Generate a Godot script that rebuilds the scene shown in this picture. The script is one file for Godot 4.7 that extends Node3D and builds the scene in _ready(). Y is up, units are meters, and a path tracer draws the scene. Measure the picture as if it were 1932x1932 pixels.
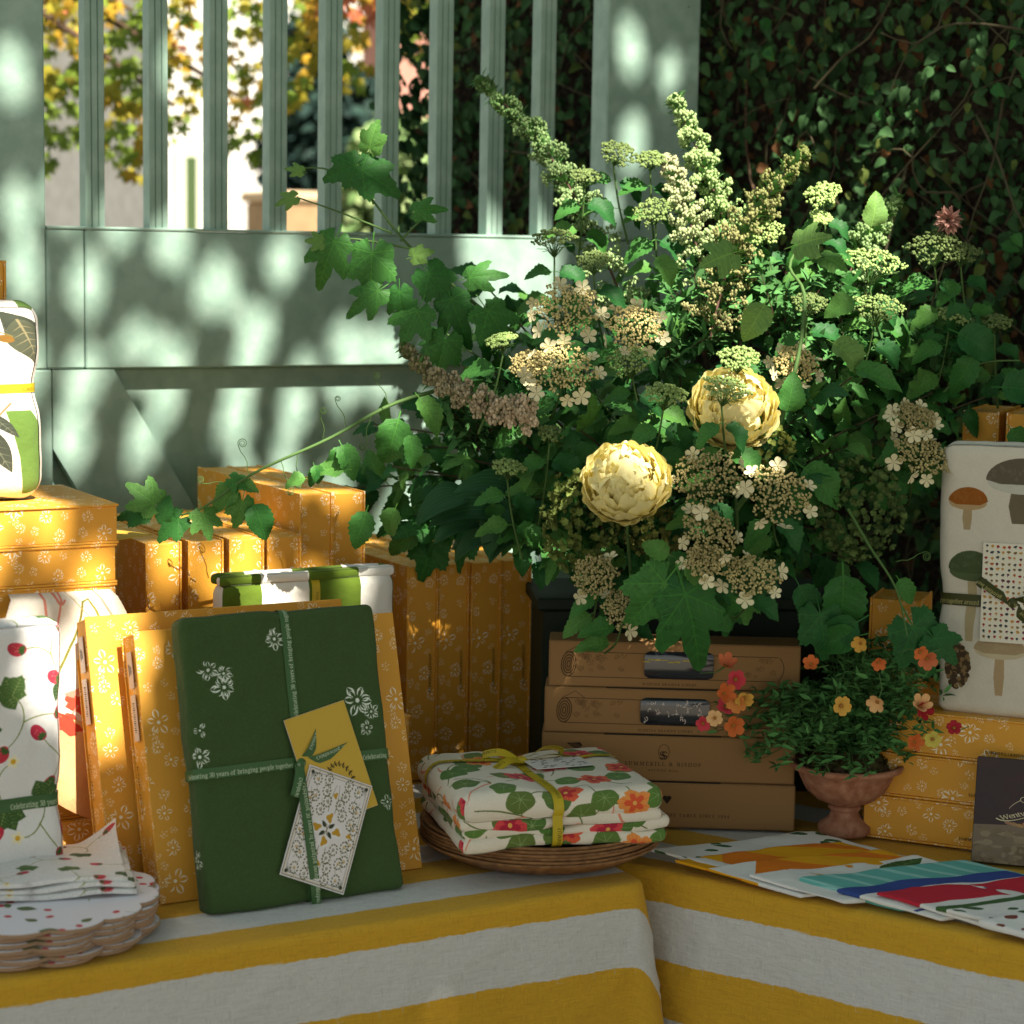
extends Node3D
# A market table in a garden: boxed and ribboned table linen, a big loose flower arrangement, a green gate and an ivy wall.

const F := 4000.0                       # focal length in units of a 1932 unit wide picture
const PITCH := deg_to_rad(7.0)
const ROLL := 0.017
const EYE := Vector3(0, 1.73, 0)
const TABLE := 0.75
const TL := deg_to_rad(29.2)            # turn of the left table, its boxes and the gate
const TK := deg_to_rad(-3.0)            # kraft boxes
const TY := deg_to_rad(-24.0)           # stack of boxes at the right
const TR := deg_to_rad(-35.0)           # right table
const GATE_C := -3.95
var CB: Basis
var SUN: Vector3
var M := {}
var T := {}
var taken := {}
var rng := RandomNumberGenerator.new()
var fn := FastNoiseLite.new()

# ------------------------------------------------------------------ places
func at(px: float, py: float, depth: float) -> Vector3:
	return EYE + CB * Vector3((px - 966.0) / F * depth, -(py - 966.0) / F * depth, -depth)

func dirn(th: float) -> Vector3: return Vector3(cos(th), 0, -sin(th))
func nrm(th: float) -> Vector3: return Vector3(sin(th), 0, cos(th))
func fr(th: float, u: float, y: float, c: float) -> Vector3: return dirn(th) * u + nrm(th) * c + Vector3(0, y, 0)
func lu(px: float, py: float, c: float, th: float) -> Vector2:
	var r := at(px, py, 1.0) - EYE
	var n := nrm(th)
	var p := EYE + r * ((c - n.dot(EYE)) / n.dot(r))
	return Vector2(dirn(th).dot(p), p.y)
func ony(px: float, py: float, y := TABLE) -> Vector3:
	var r := at(px, py, 1.0) - EYE
	return EYE + r * ((y - EYE.y) / r.y)

# ------------------------------------------------------------------ objects
func numbered(n: String) -> String:
	taken[n] = taken.get(n, -1) + 1
	return n if taken[n] == 0 else "%s_%03d" % [n, taken[n]]

func thing(n: String, label: String, cat: String, pos := Vector3.ZERO, turn := 0.0, group := "") -> Node3D:
	var o := Node3D.new()
	o.name = numbered(n)
	add_child(o, true)
	o.position = pos
	o.rotation.y = turn
	tag(o, label, cat, group)
	return o

func tag(o: Node, label: String, cat := "", group := "", kind := "") -> void:
	if label: o.set_meta("label", label)
	if cat: o.set_meta("category", cat)
	if group: o.set_meta("group", group)
	if kind: o.set_meta("kind", kind)

func part(n: String, mesh: Mesh, mat: Material, parent: Node3D, xf := Transform3D()) -> MeshInstance3D:
	var o := MeshInstance3D.new()
	o.name = n
	o.mesh = mesh
	o.material_override = mat
	o.transform = xf
	parent.add_child(o, true)
	return o

func solo(n: String, mesh: Mesh, mat: Material, label: String, cat: String, pos := Vector3.ZERO, turn := 0.0, group := "") -> MeshInstance3D:
	var o := part(numbered(n), mesh, mat, self)
	o.position = pos
	o.rotation.y = turn
	tag(o, label, cat, group)
	return o

func struct(n: String, mesh: Mesh, mat: Material, xf := Transform3D()) -> MeshInstance3D:
	var o := part(numbered(n), mesh, mat, self, xf)
	o.set_meta("kind", "structure")
	return o

func many(n: String, mesh: Mesh, mat: Material, parent: Node3D, xs: Array, cols: Array = []) -> MultiMeshInstance3D:
	var mm := MultiMesh.new()
	mm.transform_format = MultiMesh.TRANSFORM_3D
	mm.use_colors = cols.size() > 0
	mm.mesh = mesh
	mm.instance_count = xs.size()
	for i in xs.size():
		mm.set_instance_transform(i, xs[i])
		if cols.size() > 0: mm.set_instance_color(i, cols[i])
	var o := MultiMeshInstance3D.new()
	o.name = n
	o.multimesh = mm
	o.material_override = mat
	parent.add_child(o, true)
	o.set_meta("kind", "stuff")
	return o

# ------------------------------------------------------------------ materials
func mat(col: Color, rough := 0.8, tex: Texture2D = null, nm: Texture2D = null, nstr := 0.5, nscale := 0.0) -> StandardMaterial3D:
	var m := StandardMaterial3D.new()
	m.albedo_color = col
	m.roughness = rough
	m.metallic_specular = 0.4
	m.cull_mode = BaseMaterial3D.CULL_DISABLED
	if tex: m.albedo_texture = tex
	if nm:
		m.normal_enabled = true
		m.normal_texture = nm
		m.normal_scale = nstr
	if nscale > 0.0:
		m.uv1_triplanar = true
		m.uv1_scale = Vector3.ONE * nscale
	return m

func leafmat(col: Color, rough := 0.45, tex: Texture2D = null, glow := 0.35) -> StandardMaterial3D:
	var m := mat(col, rough + 0.08, tex)
	if tex and T.has("veinn"):
		m.normal_enabled = true
		m.normal_texture = T.veinn if tex == T.vein else (T.veinpalmn if tex == T.veinpalm else T.veinribn)
		m.normal_scale = 0.8
	m.metallic_specular = 0.28
	m.backlight_enabled = true
	m.backlight = Color(0.75, 1.0, 0.45) * glow
	return m

func noise_tex(freq: float, as_normal: bool, lo := Color.BLACK, hi := Color.WHITE, oct := 4, size := 512, bump := 4.0) -> NoiseTexture2D:
	var n := FastNoiseLite.new()
	n.noise_type = FastNoiseLite.TYPE_SIMPLEX_SMOOTH
	n.frequency = freq
	n.fractal_octaves = oct
	n.seed = int(freq * 1000.0) + oct
	var t := NoiseTexture2D.new()
	t.width = size
	t.height = size
	t.seamless = true
	t.noise = n
	if as_normal:
		t.as_normal_map = true
		t.bump_strength = bump
	else:
		var g := Gradient.new()
		g.set_color(0, lo)
		g.set_color(1, hi)
		g.set_offset(0, 0.25)
		g.set_offset(1, 0.75)
		t.color_ramp = g
	return t

func linear(r: float, g: float, b: float) -> Color: return Color(r, g, b).linear_to_srgb()

# ------------------------------------------------------------------ painting flat prints
class Pic:
	var im: Image
	var s := 2.0
	var w: int
	var h: int
	func _init(w_: int, h_: int, bg: Color, s_ := 2):
		w = w_
		h = h_
		s = s_
		im = Image.create(w * s_, h * s_, false, Image.FORMAT_RGB8)
		im.fill(bg)
	func poly(pts: PackedVector2Array, col: Color) -> void:
		var lo := 1e9
		var hi := -1e9
		var n := pts.size()
		for p in pts:
			lo = minf(lo, p.y)
			hi = maxf(hi, p.y)
		var W := im.get_width()
		for y in range(maxi(0, int(lo * s)), mini(im.get_height() - 1, int(hi * s)) + 1):
			var fy := (y + 0.5) / s
			var xs: Array[float] = []
			for i in n:
				var a := pts[i]
				var b := pts[(i + 1) % n]
				if (a.y <= fy) != (b.y <= fy):
					xs.append(a.x + (fy - a.y) / (b.y - a.y) * (b.x - a.x))
			xs.sort()
			for k in range(0, xs.size() - 1, 2):
				var x0 := maxi(0, int(round(xs[k] * s)))
				var x1 := mini(W, int(round(xs[k + 1] * s)))
				if x1 > x0: im.fill_rect(Rect2i(x0, y, x1 - x0, 1), col)
	func ell(c: Vector2, rx: float, ry: float, rot: float, col: Color, n := 18) -> void:
		var p := PackedVector2Array()
		for i in n:
			var a := TAU * i / n
			p.append(c + Vector2(cos(a) * rx, sin(a) * ry).rotated(rot))
		poly(p, col)
	func blob(c: Vector2, rx: float, ry: float, rot: float, col: Color, amp: float, lobes: int) -> void:
		var p := PackedVector2Array()
		for i in 48:
			var a := TAU * i / 48
			var k := 1.0 + amp * sin(a * lobes)
			p.append(c + Vector2(cos(a) * rx * k, sin(a) * ry * k).rotated(rot))
		poly(p, col)
	func line(pts: PackedVector2Array, w0: float, w1: float, col: Color) -> void:
		var l := PackedVector2Array()
		var r := PackedVector2Array()
		var n := pts.size()
		for i in n:
			var d := (pts[mini(i + 1, n - 1)] - pts[maxi(i - 1, 0)]).normalized().orthogonal() * lerpf(w0, w1, float(i) / (n - 1)) * 0.5
			l.append(pts[i] + d)
			r.append(pts[i] - d)
		r.reverse()
		l.append_array(r)
		poly(l, col)
	func curve(a: Vector2, b: Vector2, c: Vector2, w0: float, w1: float, col: Color) -> void:
		var p := PackedVector2Array()
		for i in 15:
			var t := i / 14.0
			p.append(a.lerp(b, t).lerp(b.lerp(c, t), t))
		line(p, w0, w1, col)
	func crescent(a: Vector2, b: Vector2, bulge: float, thick: float, col: Color) -> void:
		var p := PackedVector2Array()
		var n := (b - a).orthogonal()
		for i in 9:
			var t := i / 8.0
			p.append(a.lerp(b, t) + n * bulge * sin(PI * t))
		for i in 9:
			var t := 1.0 - i / 8.0
			p.append(a.lerp(b, t) + n * (bulge - thick * 1.0) * sin(PI * t))
		poly(p, col)
	func brushflower(c: Vector2, r: float, n: int, rot: float, col: Color, rg: RandomNumberGenerator) -> void:
		for i in n:
			var d := Vector2.from_angle(rot + TAU * i / n + rg.randf_range(-0.18, 0.18))
			var rr := r * rg.randf_range(0.75, 1.05)
			var a := c + d * r * 0.3
			var b := c + d * rr
			var o := d.orthogonal() * r * 0.08
			crescent(a + o, b, 0.30, 0.17, col)
			if rg.randf() < 0.8: crescent(a - o, b, -0.30, -0.17, col)
		ell(c, r * 0.14, r * 0.14, 0, col, 10)
	func leaf(a: Vector2, b: Vector2, wid: float, col: Color, vein: Color, serr := 0.0) -> void:
		var p := PackedVector2Array()
		var n := (b - a).orthogonal()
		for i in 25:
			var t := i / 24.0
			p.append(a.lerp(b, t) + n * wid * sin(PI * pow(t, 0.8)) * (1.0 + (serr if i % 2 else -serr)))
		for i in 25:
			var t := 1.0 - i / 24.0
			p.append(a.lerp(b, t) - n * wid * sin(PI * pow(t, 0.8)) * (1.0 + (serr if i % 2 else -serr)))
		poly(p, col)
		line(PackedVector2Array([a, a.lerp(b, 0.5), b]), (b - a).length() * 0.035, 0.4, vein)
		for k in 5:
			var t := 0.15 + k * 0.15
			var m := a.lerp(b, t)
			for sd in [-1.0, 1.0]:
				line(PackedVector2Array([m, m + n * wid * 0.8 * sd * sin(PI * pow(t, 0.8)) + (b - a) * 0.1]), (b - a).length() * 0.018, 0.4, vein)
	func text(str_: String, p: Vector2, size: float, col: Color, rot := 0.0, font: Font = null, spacing := 0.0) -> void:
		# p is the middle of the line, size the cap height in picture units; each letter is set apart by spacing
		var glyphs := []
		var total := 0.0
		for ch in str_:
			if ch == " ":
				total += size * 0.45 + spacing
				continue
			var tm := TextMesh.new()
			tm.text = ch
			tm.font = font
			tm.font_size = 64
			tm.pixel_size = 0.01
			tm.depth = 0.0
			tm.curve_step = 2.0
			var arr := tm.get_mesh_arrays()
			var vs: PackedVector3Array = arr[Mesh.ARRAY_VERTEX]
			var ix = arr[Mesh.ARRAY_INDEX]
			var lo := 1e9
			var hi := -1e9
			for v in vs:
				lo = minf(lo, v.x)
				hi = maxf(hi, v.x)
			var k := size / 0.46
			glyphs.append([vs, ix, total - lo * k, k])
			total += (hi - lo) * k + spacing + size * 0.1
		for g in glyphs:
			var vs: PackedVector3Array = g[0]
			var ix = g[1]
			var cnt: int = ix.size() if ix != null and ix.size() > 0 else vs.size()
			for i in range(0, cnt, 3):
				var q := PackedVector2Array()
				for j in 3:
					var v: Vector3 = vs[ix[i + j]] if cnt != vs.size() or (ix != null and ix.size() > 0) else vs[i + j]
					q.append(p + Vector2(v.x * g[3] + g[2] - total * 0.5, -v.y * g[3]).rotated(rot))
				poly(q, col)
	func slub(n: int, amt: float, sd: int) -> void:      # uneven yarns of linen
		var r := RandomNumberGenerator.new()
		r.seed = sd
		var W := im.get_width()
		var H := im.get_height()
		for k in n:
			var x := r.randi() % W
			var y := r.randi() % H
			var c := im.get_pixel(x, y)
			var f := 1.0 + r.randf_range(-amt, amt)
			var q := Color(c.r * f, c.g * f, c.b * f).clamp()
			if k % 2: im.fill_rect(Rect2i(x, y, r.randi_range(4, 16), 1), q)
			else: im.fill_rect(Rect2i(x, y, 1, r.randi_range(4, 16)), q)
	func tex() -> ImageTexture:
		if s != 1.0: im.resize(w, h, Image.INTERPOLATE_TRILINEAR if false else Image.INTERPOLATE_BILINEAR)
		im.generate_mipmaps()
		return ImageTexture.create_from_image(im)

# ------------------------------------------------------------------ meshes
func st_new(smooth := true) -> SurfaceTool:
	var st := SurfaceTool.new()
	st.begin(Mesh.PRIMITIVE_TRIANGLES)
	st.set_smooth_group(0 if smooth else -1)
	return st

func tri(st: SurfaceTool, a: Vector3, b: Vector3, c: Vector3, ua := Vector2.ZERO, ub := Vector2.ZERO, uc := Vector2.ZERO) -> void:
	st.set_uv(ua)
	st.add_vertex(a)
	st.set_uv(ub)
	st.add_vertex(b)
	st.set_uv(uc)
	st.add_vertex(c)

func quad(st: SurfaceTool, a: Vector3, b: Vector3, c: Vector3, d: Vector3, ua := Vector2.ZERO, ub := Vector2.ZERO, uc := Vector2.ZERO, ud := Vector2.ZERO) -> void:
	tri(st, a, b, c, ua, ub, uc)
	tri(st, a, c, d, ua, uc, ud)

func done(st: SurfaceTool) -> ArrayMesh:
	st.generate_normals()
	return st.commit()

func grid(st: SurfaceTool, P: Array, U: Array) -> void:      # rows of points and their uv
	for i in P.size() - 1:
		for j in P[i].size() - 1:
			quad(st, P[i][j], P[i][j + 1], P[i + 1][j + 1], P[i + 1][j], U[i][j], U[i][j + 1], U[i + 1][j + 1], U[i + 1][j])

# a box with chamfered edges; base at y = 0, centred in x and z unless o says otherwise; uv in tiles of `tile` metres
func box_mesh(w: float, h: float, d: float, bev := 0.0015, tile := 0.4, uo := Vector2.ZERO) -> ArrayMesh:
	var st := st_new(false)
	box_into(st, Vector3(0, h / 2, 0), Vector3(w, h, d), bev, tile, uo)
	return done(st)

func box_into(st: SurfaceTool, c: Vector3, sz: Vector3, bev := 0.0015, tile := 0.4, uo := Vector2.ZERO, xf := Transform3D()) -> void:
	var hs := sz / 2
	var b := minf(bev, minf(hs.x, minf(hs.y, hs.z)) * 0.5)
	var vert := func(ax: int, sg: float, a: float, bb: float) -> Vector3:
		var v := Vector3.ZERO
		v[ax] = sg * hs[ax]
		v[(ax + 1) % 3] = a * (hs[(ax + 1) % 3] - b)
		v[(ax + 2) % 3] = bb * (hs[(ax + 2) % 3] - b)
		return v
	var uvf := func(ax: int, v: Vector3) -> Vector2:
		if ax == 0: return Vector2(-v.z, -v.y - hs.y) / tile + uo + Vector2(0.37, 0.0)
		if ax == 1: return Vector2(v.x, v.z) / tile + uo + Vector2(0.11, 0.41)
		return Vector2(v.x + hs.x, -v.y - hs.y) / tile + uo
	for ax in 3:
		for sg in [-1.0, 1.0]:
			var q := []
			for k in [[-1.0, -1.0], [1.0, -1.0], [1.0, 1.0], [-1.0, 1.0]]: q.append(vert.call(ax, sg, k[0], k[1]))
			quad(st, xf * (c + q[0]), xf * (c + q[1]), xf * (c + q[2]), xf * (c + q[3]), uvf.call(ax, q[0]), uvf.call(ax, q[1]), uvf.call(ax, q[2]), uvf.call(ax, q[3]))
	if b <= 0.0: return
	for ax in 3:                                   # edges parallel to ax
		var a1 := (ax + 1) % 3
		var a2 := (ax + 2) % 3
		for s1 in [-1.0, 1.0]:
			for s2 in [-1.0, 1.0]:
				var q := []
				for k in [[-1.0, 0], [1.0, 0], [1.0, 1], [-1.0, 1]]:
					var v := Vector3.ZERO
					v[ax] = k[0] * (hs[ax] - b)
					v[a1] = s1 * (hs[a1] - (0.0 if k[1] == 0 else b))
					v[a2] = s2 * (hs[a2] - (b if k[1] == 0 else 0.0))
					q.append(v)
				quad(st, xf * (c + q[0]), xf * (c + q[1]), xf * (c + q[2]), xf * (c + q[3]), uvf.call(a1, q[0]), uvf.call(a1, q[1]), uvf.call(a1, q[2]), uvf.call(a1, q[3]))
	for sx in [-1.0, 1.0]:
		for sy in [-1.0, 1.0]:
			for sz_ in [-1.0, 1.0]:
				var g := Vector3(sx, sy, sz_)
				var q := []
				for k in 3:
					var v := g * (hs - Vector3.ONE * b)
					v[k] = g[k] * hs[k]
					q.append(v)
				tri(st, xf * (c + q[0]), xf * (c + q[1]), xf * (c + q[2]))

func tube(st: SurfaceTool, pts: Array, r0: float, r1: float, sides := 6) -> void:
	var n := pts.size()
	var rows := []
	var us := []
	var up := Vector3(0.31, 0.83, 0.46)
	for i in n:
		var d: Vector3 = (pts[mini(i + 1, n - 1)] - pts[maxi(i - 1, 0)]).normalized()
		var x := d.cross(up).normalized()
		if i > 0: x = (x if x.length() > 0.1 else Vector3.RIGHT)
		var y := d.cross(x).normalized()
		up = -y if (-y).dot(up) > 0 else y
		var r := lerpf(r0, r1, float(i) / (n - 1))
		var row := []
		var ur := []
		for k in sides + 1:
			var a := TAU * k / sides
			row.append(pts[i] + (x * cos(a) + y * sin(a)) * r)
			ur.append(Vector2(float(k) / sides, float(i) / n))
		rows.append(row)
		us.append(ur)
	grid(st, rows, us)

func tube_mesh(pts: Array, r0: float, r1: float, sides := 6) -> ArrayMesh:
	var st := st_new()
	tube(st, pts, r0, r1, sides)
	return done(st)

func spline(ps: Array, n: int) -> Array:
	var out := []
	var m := ps.size()
	for i in n:
		var f := float(i) / (n - 1) * (m - 1)
		var k := mini(int(f), m - 2)
		var p0: Vector3 = ps[maxi(k - 1, 0)]
		var p1: Vector3 = ps[k]
		var p2: Vector3 = ps[k + 1]
		var p3: Vector3 = ps[mini(k + 2, m - 1)]
		out.append(p1.cubic_interpolate(p2, p0, p3, f - k))
	return out

func lathe(prof: Array, sides := 40, wob := 0.0, flute := 0.0, nfl := 0) -> ArrayMesh:
	var st := st_new()
	var P := []
	var U := []
	for i in prof.size():
		var row := []
		var ur := []
		for k in sides + 1:
			var a := TAU * k / sides
			var r: float = prof[i].x
			r *= 1.0 + wob * fn.get_noise_2d(cos(a) * 40.0 + i * 3.0, sin(a) * 40.0)
			if nfl > 0: r *= 1.0 - flute * pow(absf(cos(a * nfl / 2.0)), 6.0)
			row.append(Vector3(cos(a) * r, prof[i].y, sin(a) * r))
			ur.append(Vector2(k * 3.0 / sides, float(i) / prof.size()))
		P.append(row)
		U.append(ur)
	grid(st, P, U)
	return done(st)

func facing(pos: Vector3, dir: Vector3, normal: Vector3, sc := 1.0) -> Transform3D:   # z along dir, y towards normal
	var z := dir.normalized()
	var x := normal.cross(z)
	x = x.normalized() if x.length() > 0.01 else z.cross(Vector3(0.9, 0.1, 0.4)).normalized()
	return Transform3D(Basis(x, z.cross(x), z) * Basis.from_scale(Vector3.ONE * sc), pos)

# simple leaf, length 1 along z (after its stalk), face up y
func ovate(W: float, fold: float, bend: float, serr: float, stalk := 0.25, wave := 0.0, nl := 13, peak := 0.75) -> ArrayMesh:
	var st := st_new()
	var P := []
	var U := []
	for i in nl + 1:
		var t := float(i) / nl
		var a := bend * t
		var c := Vector3(0, -sin(a * 0.5) * t, cos(a * 0.5) * t + stalk)
		var up := Vector3(0, cos(a), sin(a))
		var w := W * pow(sin(PI * pow(t, peak)), 0.85) * (1.0 + (serr if i % 2 else -serr))
		if i == 0: w = 0.012
		if i == nl: w = 0.002
		var row := []
		var ur := []
		for k in 5:
			var s := (k - 2) / 2.0
			row.append(c + Vector3(s * w, 0, 0) + up * (absf(s) * w * fold + wave * sin(t * 11.0 + s * 2.0) * absf(s) * w))
			ur.append(Vector2(s * w / W * 0.48 + 0.5, t))
		P.append(row)
		U.append(ur)
	grid(st, P, U)
	quad(st, Vector3(-0.012, 0, 0), Vector3(0.012, 0, 0), Vector3(0.012, 0, stalk + 0.05), Vector3(-0.012, 0, stalk + 0.05), Vector2(0.5, 0.1), Vector2(0.5, 0.1), Vector2(0.5, 0.1), Vector2(0.5, 0.1))
	return done(st)

# lobed leaf (maple, vine), about 1 long, stalk at the origin
func lobed(lens: Array, angs: Array, base: float, hw: float, droop: float, serr: float, stalk := 0.5, cup := 0.1) -> ArrayMesh:
	var st := st_new()
	var N := 64
	var rings := [0.0, 0.35, 0.7, 1.0]
	var P := []
	var U := []
	for i in N + 1:
		var th := lerpf(-2.75, 2.75, float(i) / N)
		var r := base * (1.0 - 0.3 * absf(th) / 2.75)
		for k in lens.size():
			for sg in [-1.0, 1.0]:
				var dl := absf(th - angs[k] * sg)
				if dl < hw: r = maxf(r, base * 0.9 + (lens[k] - base * 0.9) * pow(1.0 - dl / hw, 0.85))
		r *= 1.0 + (serr if i % 2 else -serr)
		var row := []
		var ur := []
		for q in rings:
			var x: float = sin(th) * r * q
			var z: float = cos(th) * r * q
			var rr: float = r * q
			row.append(Vector3(x, -droop * rr * rr + cup * absf(sin(th * 2.5)) * rr * 0.5, z + stalk))
			ur.append(Vector2(x * 0.5 + 0.5, 0.35 + z * 0.6))
		P.append(row)
		U.append(ur)
	grid(st, P, U)
	quad(st, Vector3(-0.014, 0, 0), Vector3(0.014, 0, 0), Vector3(0.014, 0, stalk), Vector3(-0.014, 0, stalk), Vector2(0.5, 0.36), Vector2(0.5, 0.36), Vector2(0.5, 0.36), Vector2(0.5, 0.36))
	return done(st)

func ball(r: float, seg := 7, rings := 4) -> SphereMesh:
	var s := SphereMesh.new()
	s.radius = r
	s.height = 2 * r
	s.radial_segments = seg
	s.rings = rings
	return s

# flower with n flat petals, radius 1, facing +y; pit pushes the centre down (trumpet)
func petalled(n: int, cup: float, gap: float, pit := 0.0, notch := 0.0) -> ArrayMesh:
	var st := st_new()
	for p in n:
		var P := []
		var U := []
		for i in 7:
			var t := [0.0, 0.3, 0.55, 0.75, 0.88, 0.96, 1.0][i] as float
			var row := []
			var ur := []
			for k in 5:
				var s := (k - 2) / 2.0
				var wid := PI / n * (1.0 - gap) * (1.0 if t < 0.55 else sqrt(maxf(0.0, 1.0 - pow((t - 0.55) / 0.47, 2.0))))
				var rr := t * (1.0 - 0.04 * s * s - notch * (1.0 - absf(s)) * t)
				var a := TAU * p / n + s * wid * (1.0 if t < 0.99 else 0.9)
				row.append(Vector3(cos(a) * rr, cup * t * t - pit * pow(1.0 - t, 2.0) + 0.05 * s * s, sin(a) * rr))
				ur.append(Vector2(s * 0.5 + 0.5, t))
			P.append(row)
			U.append(ur)
		grid(st, P, U)
	return done(st)

# ---------------------------------------------------------- a folded cloth: rounded slab that ribbons cinch
class Parcel:
	var w: float
	var h: float
	var t: float
	var r: float
	var cx := 9.0
	var cy := 9.0
	var cin := 0.0
	var nar := 0.0
	var wr := 0.0
	var bulge := 0.0
	var wav := 0.0
	var sd := 0.0
	var fnl: FastNoiseLite
	func pt(q: Vector3, off := 0.0) -> Vector3:
		var hs := Vector3(w, h, t) / 2
		var inn := Vector3(clampf(q.x, -hs.x + r, hs.x - r), clampf(q.y, -hs.y + r, hs.y - r), clampf(q.z, -hs.z + r, hs.z - r))
		var d := q - inn
		var nn := d.normalized() if d.length() > 1e-6 else Vector3.BACK
		var p := inn + nn * (r + off)
		var e := (1.0 - pow(absf(p.x) / hs.x, 2.0)) * (1.0 - pow(absf(p.y) / hs.y, 2.0))
		p.z *= 1.0 + bulge * maxf(e, 0.0)
		if cx < 5.0:
			var g := exp(-pow((p.x - cx) / 0.03, 2.0))
			p.z *= 1.0 - cin * g
			p.y *= 1.0 - nar * g
		if cy < 5.0:
			var g := exp(-pow((p.y - cy) / 0.035, 2.0))
			p.z *= 1.0 - cin * g
			p.x *= 1.0 - nar * g
		p.z += wav * (sin(p.x * 21.0 + sd * 2.0) + 0.6 * sin(p.x * 47.0 + p.y * 20.0 + sd) + 0.5 * sin(p.y * 26.0 + sd * 3.0))
		var f := 9.0
		var v := fnl.get_noise_3d(p.x * 100 * f / 10 + sd * 50, p.y * 100 * f / 10, p.z * 60)
		var cr := fnl.get_noise_3d(p.x * 420 + sd * 50, p.y * 300 + p.x * 160, p.z * 200)
		var cr2 := 1.0 - absf(fnl.get_noise_3d(p.x * 260 + 80, p.y * 330 - p.x * 120 + sd * 33, 7.0)) * 3.0
		p += nn * (v * wr + cr * wr * 0.34 + maxf(0.0, cr2) * wr * 0.22)
		p.x += fnl.get_noise_2d(p.y * 70 + sd * 31, sd) * wr * 1.5
		p.y += fnl.get_noise_2d(p.x * 60 + sd * 17, 40 + sd) * wr * 1.2
		return p

func parcel(w: float, h: float, t: float, o := {}) -> Parcel:
	var p := Parcel.new()
	p.w = w
	p.h = h
	p.t = t
	p.r = o.get("r", t * 0.48)
	p.cx = o.get("cx", 9.0)
	p.cy = o.get("cy", 9.0)
	p.cin = o.get("cin", 0.0)
	p.nar = o.get("nar", 0.0)
	p.wr = o.get("wr", 0.003)
	p.bulge = o.get("bulge", 0.0)
	p.wav = o.get("wav", 0.0)
	p.sd = o.get("sd", 0.0)
	p.fnl = fn
	return p

func parcel_mesh(p: Parcel, nx := 26, ny := 30, us := 1.0, uo := Vector2.ZERO) -> ArrayMesh:
	var st := st_new()
	parcel_into(st, p, nx, ny, us, uo)
	return done(st)

func parcel_into(st: SurfaceTool, p: Parcel, nx := 26, ny := 30, us := 1.0, uo := Vector2.ZERO, xf := Transform3D()) -> void:
	var m := maxf(p.w, p.h)
	var cosp := func(n: int, half: float) -> Array:
		var a := []
		for i in n + 1: a.append(-cos(PI * i / n) * half * 0.35 + (2.0 * i / n - 1.0) * half * 0.65)
		return a
	var xs: Array = cosp.call(nx, p.w / 2)
	var ys: Array = cosp.call(ny, p.h / 2)
	var zs: Array = cosp.call(6, p.t / 2)
	for sg in [1.0, -1.0]:
		var P := []
		var U := []
		for y in ys:
			var row := []
			var ur := []
			for x in xs:
				row.append(xf * p.pt(Vector3(x, y, sg * p.t / 2)))
				ur.append(Vector2(x / m + 0.5, 0.5 - y / m) * us + uo)
			P.append(row)
			U.append(ur)
		grid(st, P, U)
		P = []
		U = []
		for y in ys:
			var row := []
			var ur := []
			for z in zs:
				row.append(xf * p.pt(Vector3(sg * p.w / 2, y, z)))
				ur.append(Vector2((sg * (p.w / 2 + p.t / 2 - z)) / m + 0.5, 0.5 - y / m) * us + uo)
			P.append(row)
			U.append(ur)
		grid(st, P, U)
		P = []
		U = []
		for z in zs:
			var row := []
			var ur := []
			for x in xs:
				row.append(xf * p.pt(Vector3(x, sg * p.h / 2, z)))
				ur.append(Vector2(x / m + 0.5, 0.5 - sg * (p.h / 2 + p.t / 2 - z) / m) * us + uo)
			P.append(row)
			U.append(ur)
		grid(st, P, U)

# ribbon laid round a parcel: vertical (along y at x = k) or horizontal
func ribbon_mesh(p: Parcel, vertical: bool, k: float, rw: float, off := 0.0016) -> ArrayMesh:
	var st := st_new()
	var path := []
	var hl := (p.h if vertical else p.w) / 2
	for i in 5: path.append(Vector2(-hl, lerpf(-p.t / 2, p.t / 2, i / 5.0)))
	for i in 33: path.append(Vector2(lerpf(-hl, hl, i / 32.0), p.t / 2))
	for i in 5: path.append(Vector2(hl, lerpf(p.t / 2, -p.t / 2, (i + 1) / 5.0)))
	var P := []
	var U := []
	var len := 0.0
	for i in path.size():
		if i > 0: len += path[i].distance_to(path[i - 1])
		var row := []
		var ur := []
		for s in [-1.0, 0.0, 1.0]:
			var q := Vector3(k + s * rw / 2, path[i].x, path[i].y) if vertical else Vector3(path[i].x, k + s * rw / 2, path[i].y)
			row.append(p.pt(q, off))
			ur.append(Vector2(len / 0.30, 0.5 + s * (0.5 if vertical else -0.5)))
		P.append(row)
		U.append(ur)
	grid(st, P, U)
	return done(st)

# flat band through points, facing n
func strip_mesh(pts: Array, wdir: Vector3, w: float, ulen := 0.3) -> ArrayMesh:
	var st := st_new()
	var P := []
	var U := []
	var len := 0.0
	for i in pts.size():
		if i > 0: len += (pts[i] as Vector3).distance_to(pts[i - 1])
		P.append([pts[i] - wdir * w / 2, pts[i], pts[i] + wdir * w / 2])
		U.append([Vector2(len / ulen, 0), Vector2(len / ulen, 0.5), Vector2(len / ulen, 1)])
	grid(st, P, U)
	return done(st)

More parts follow.
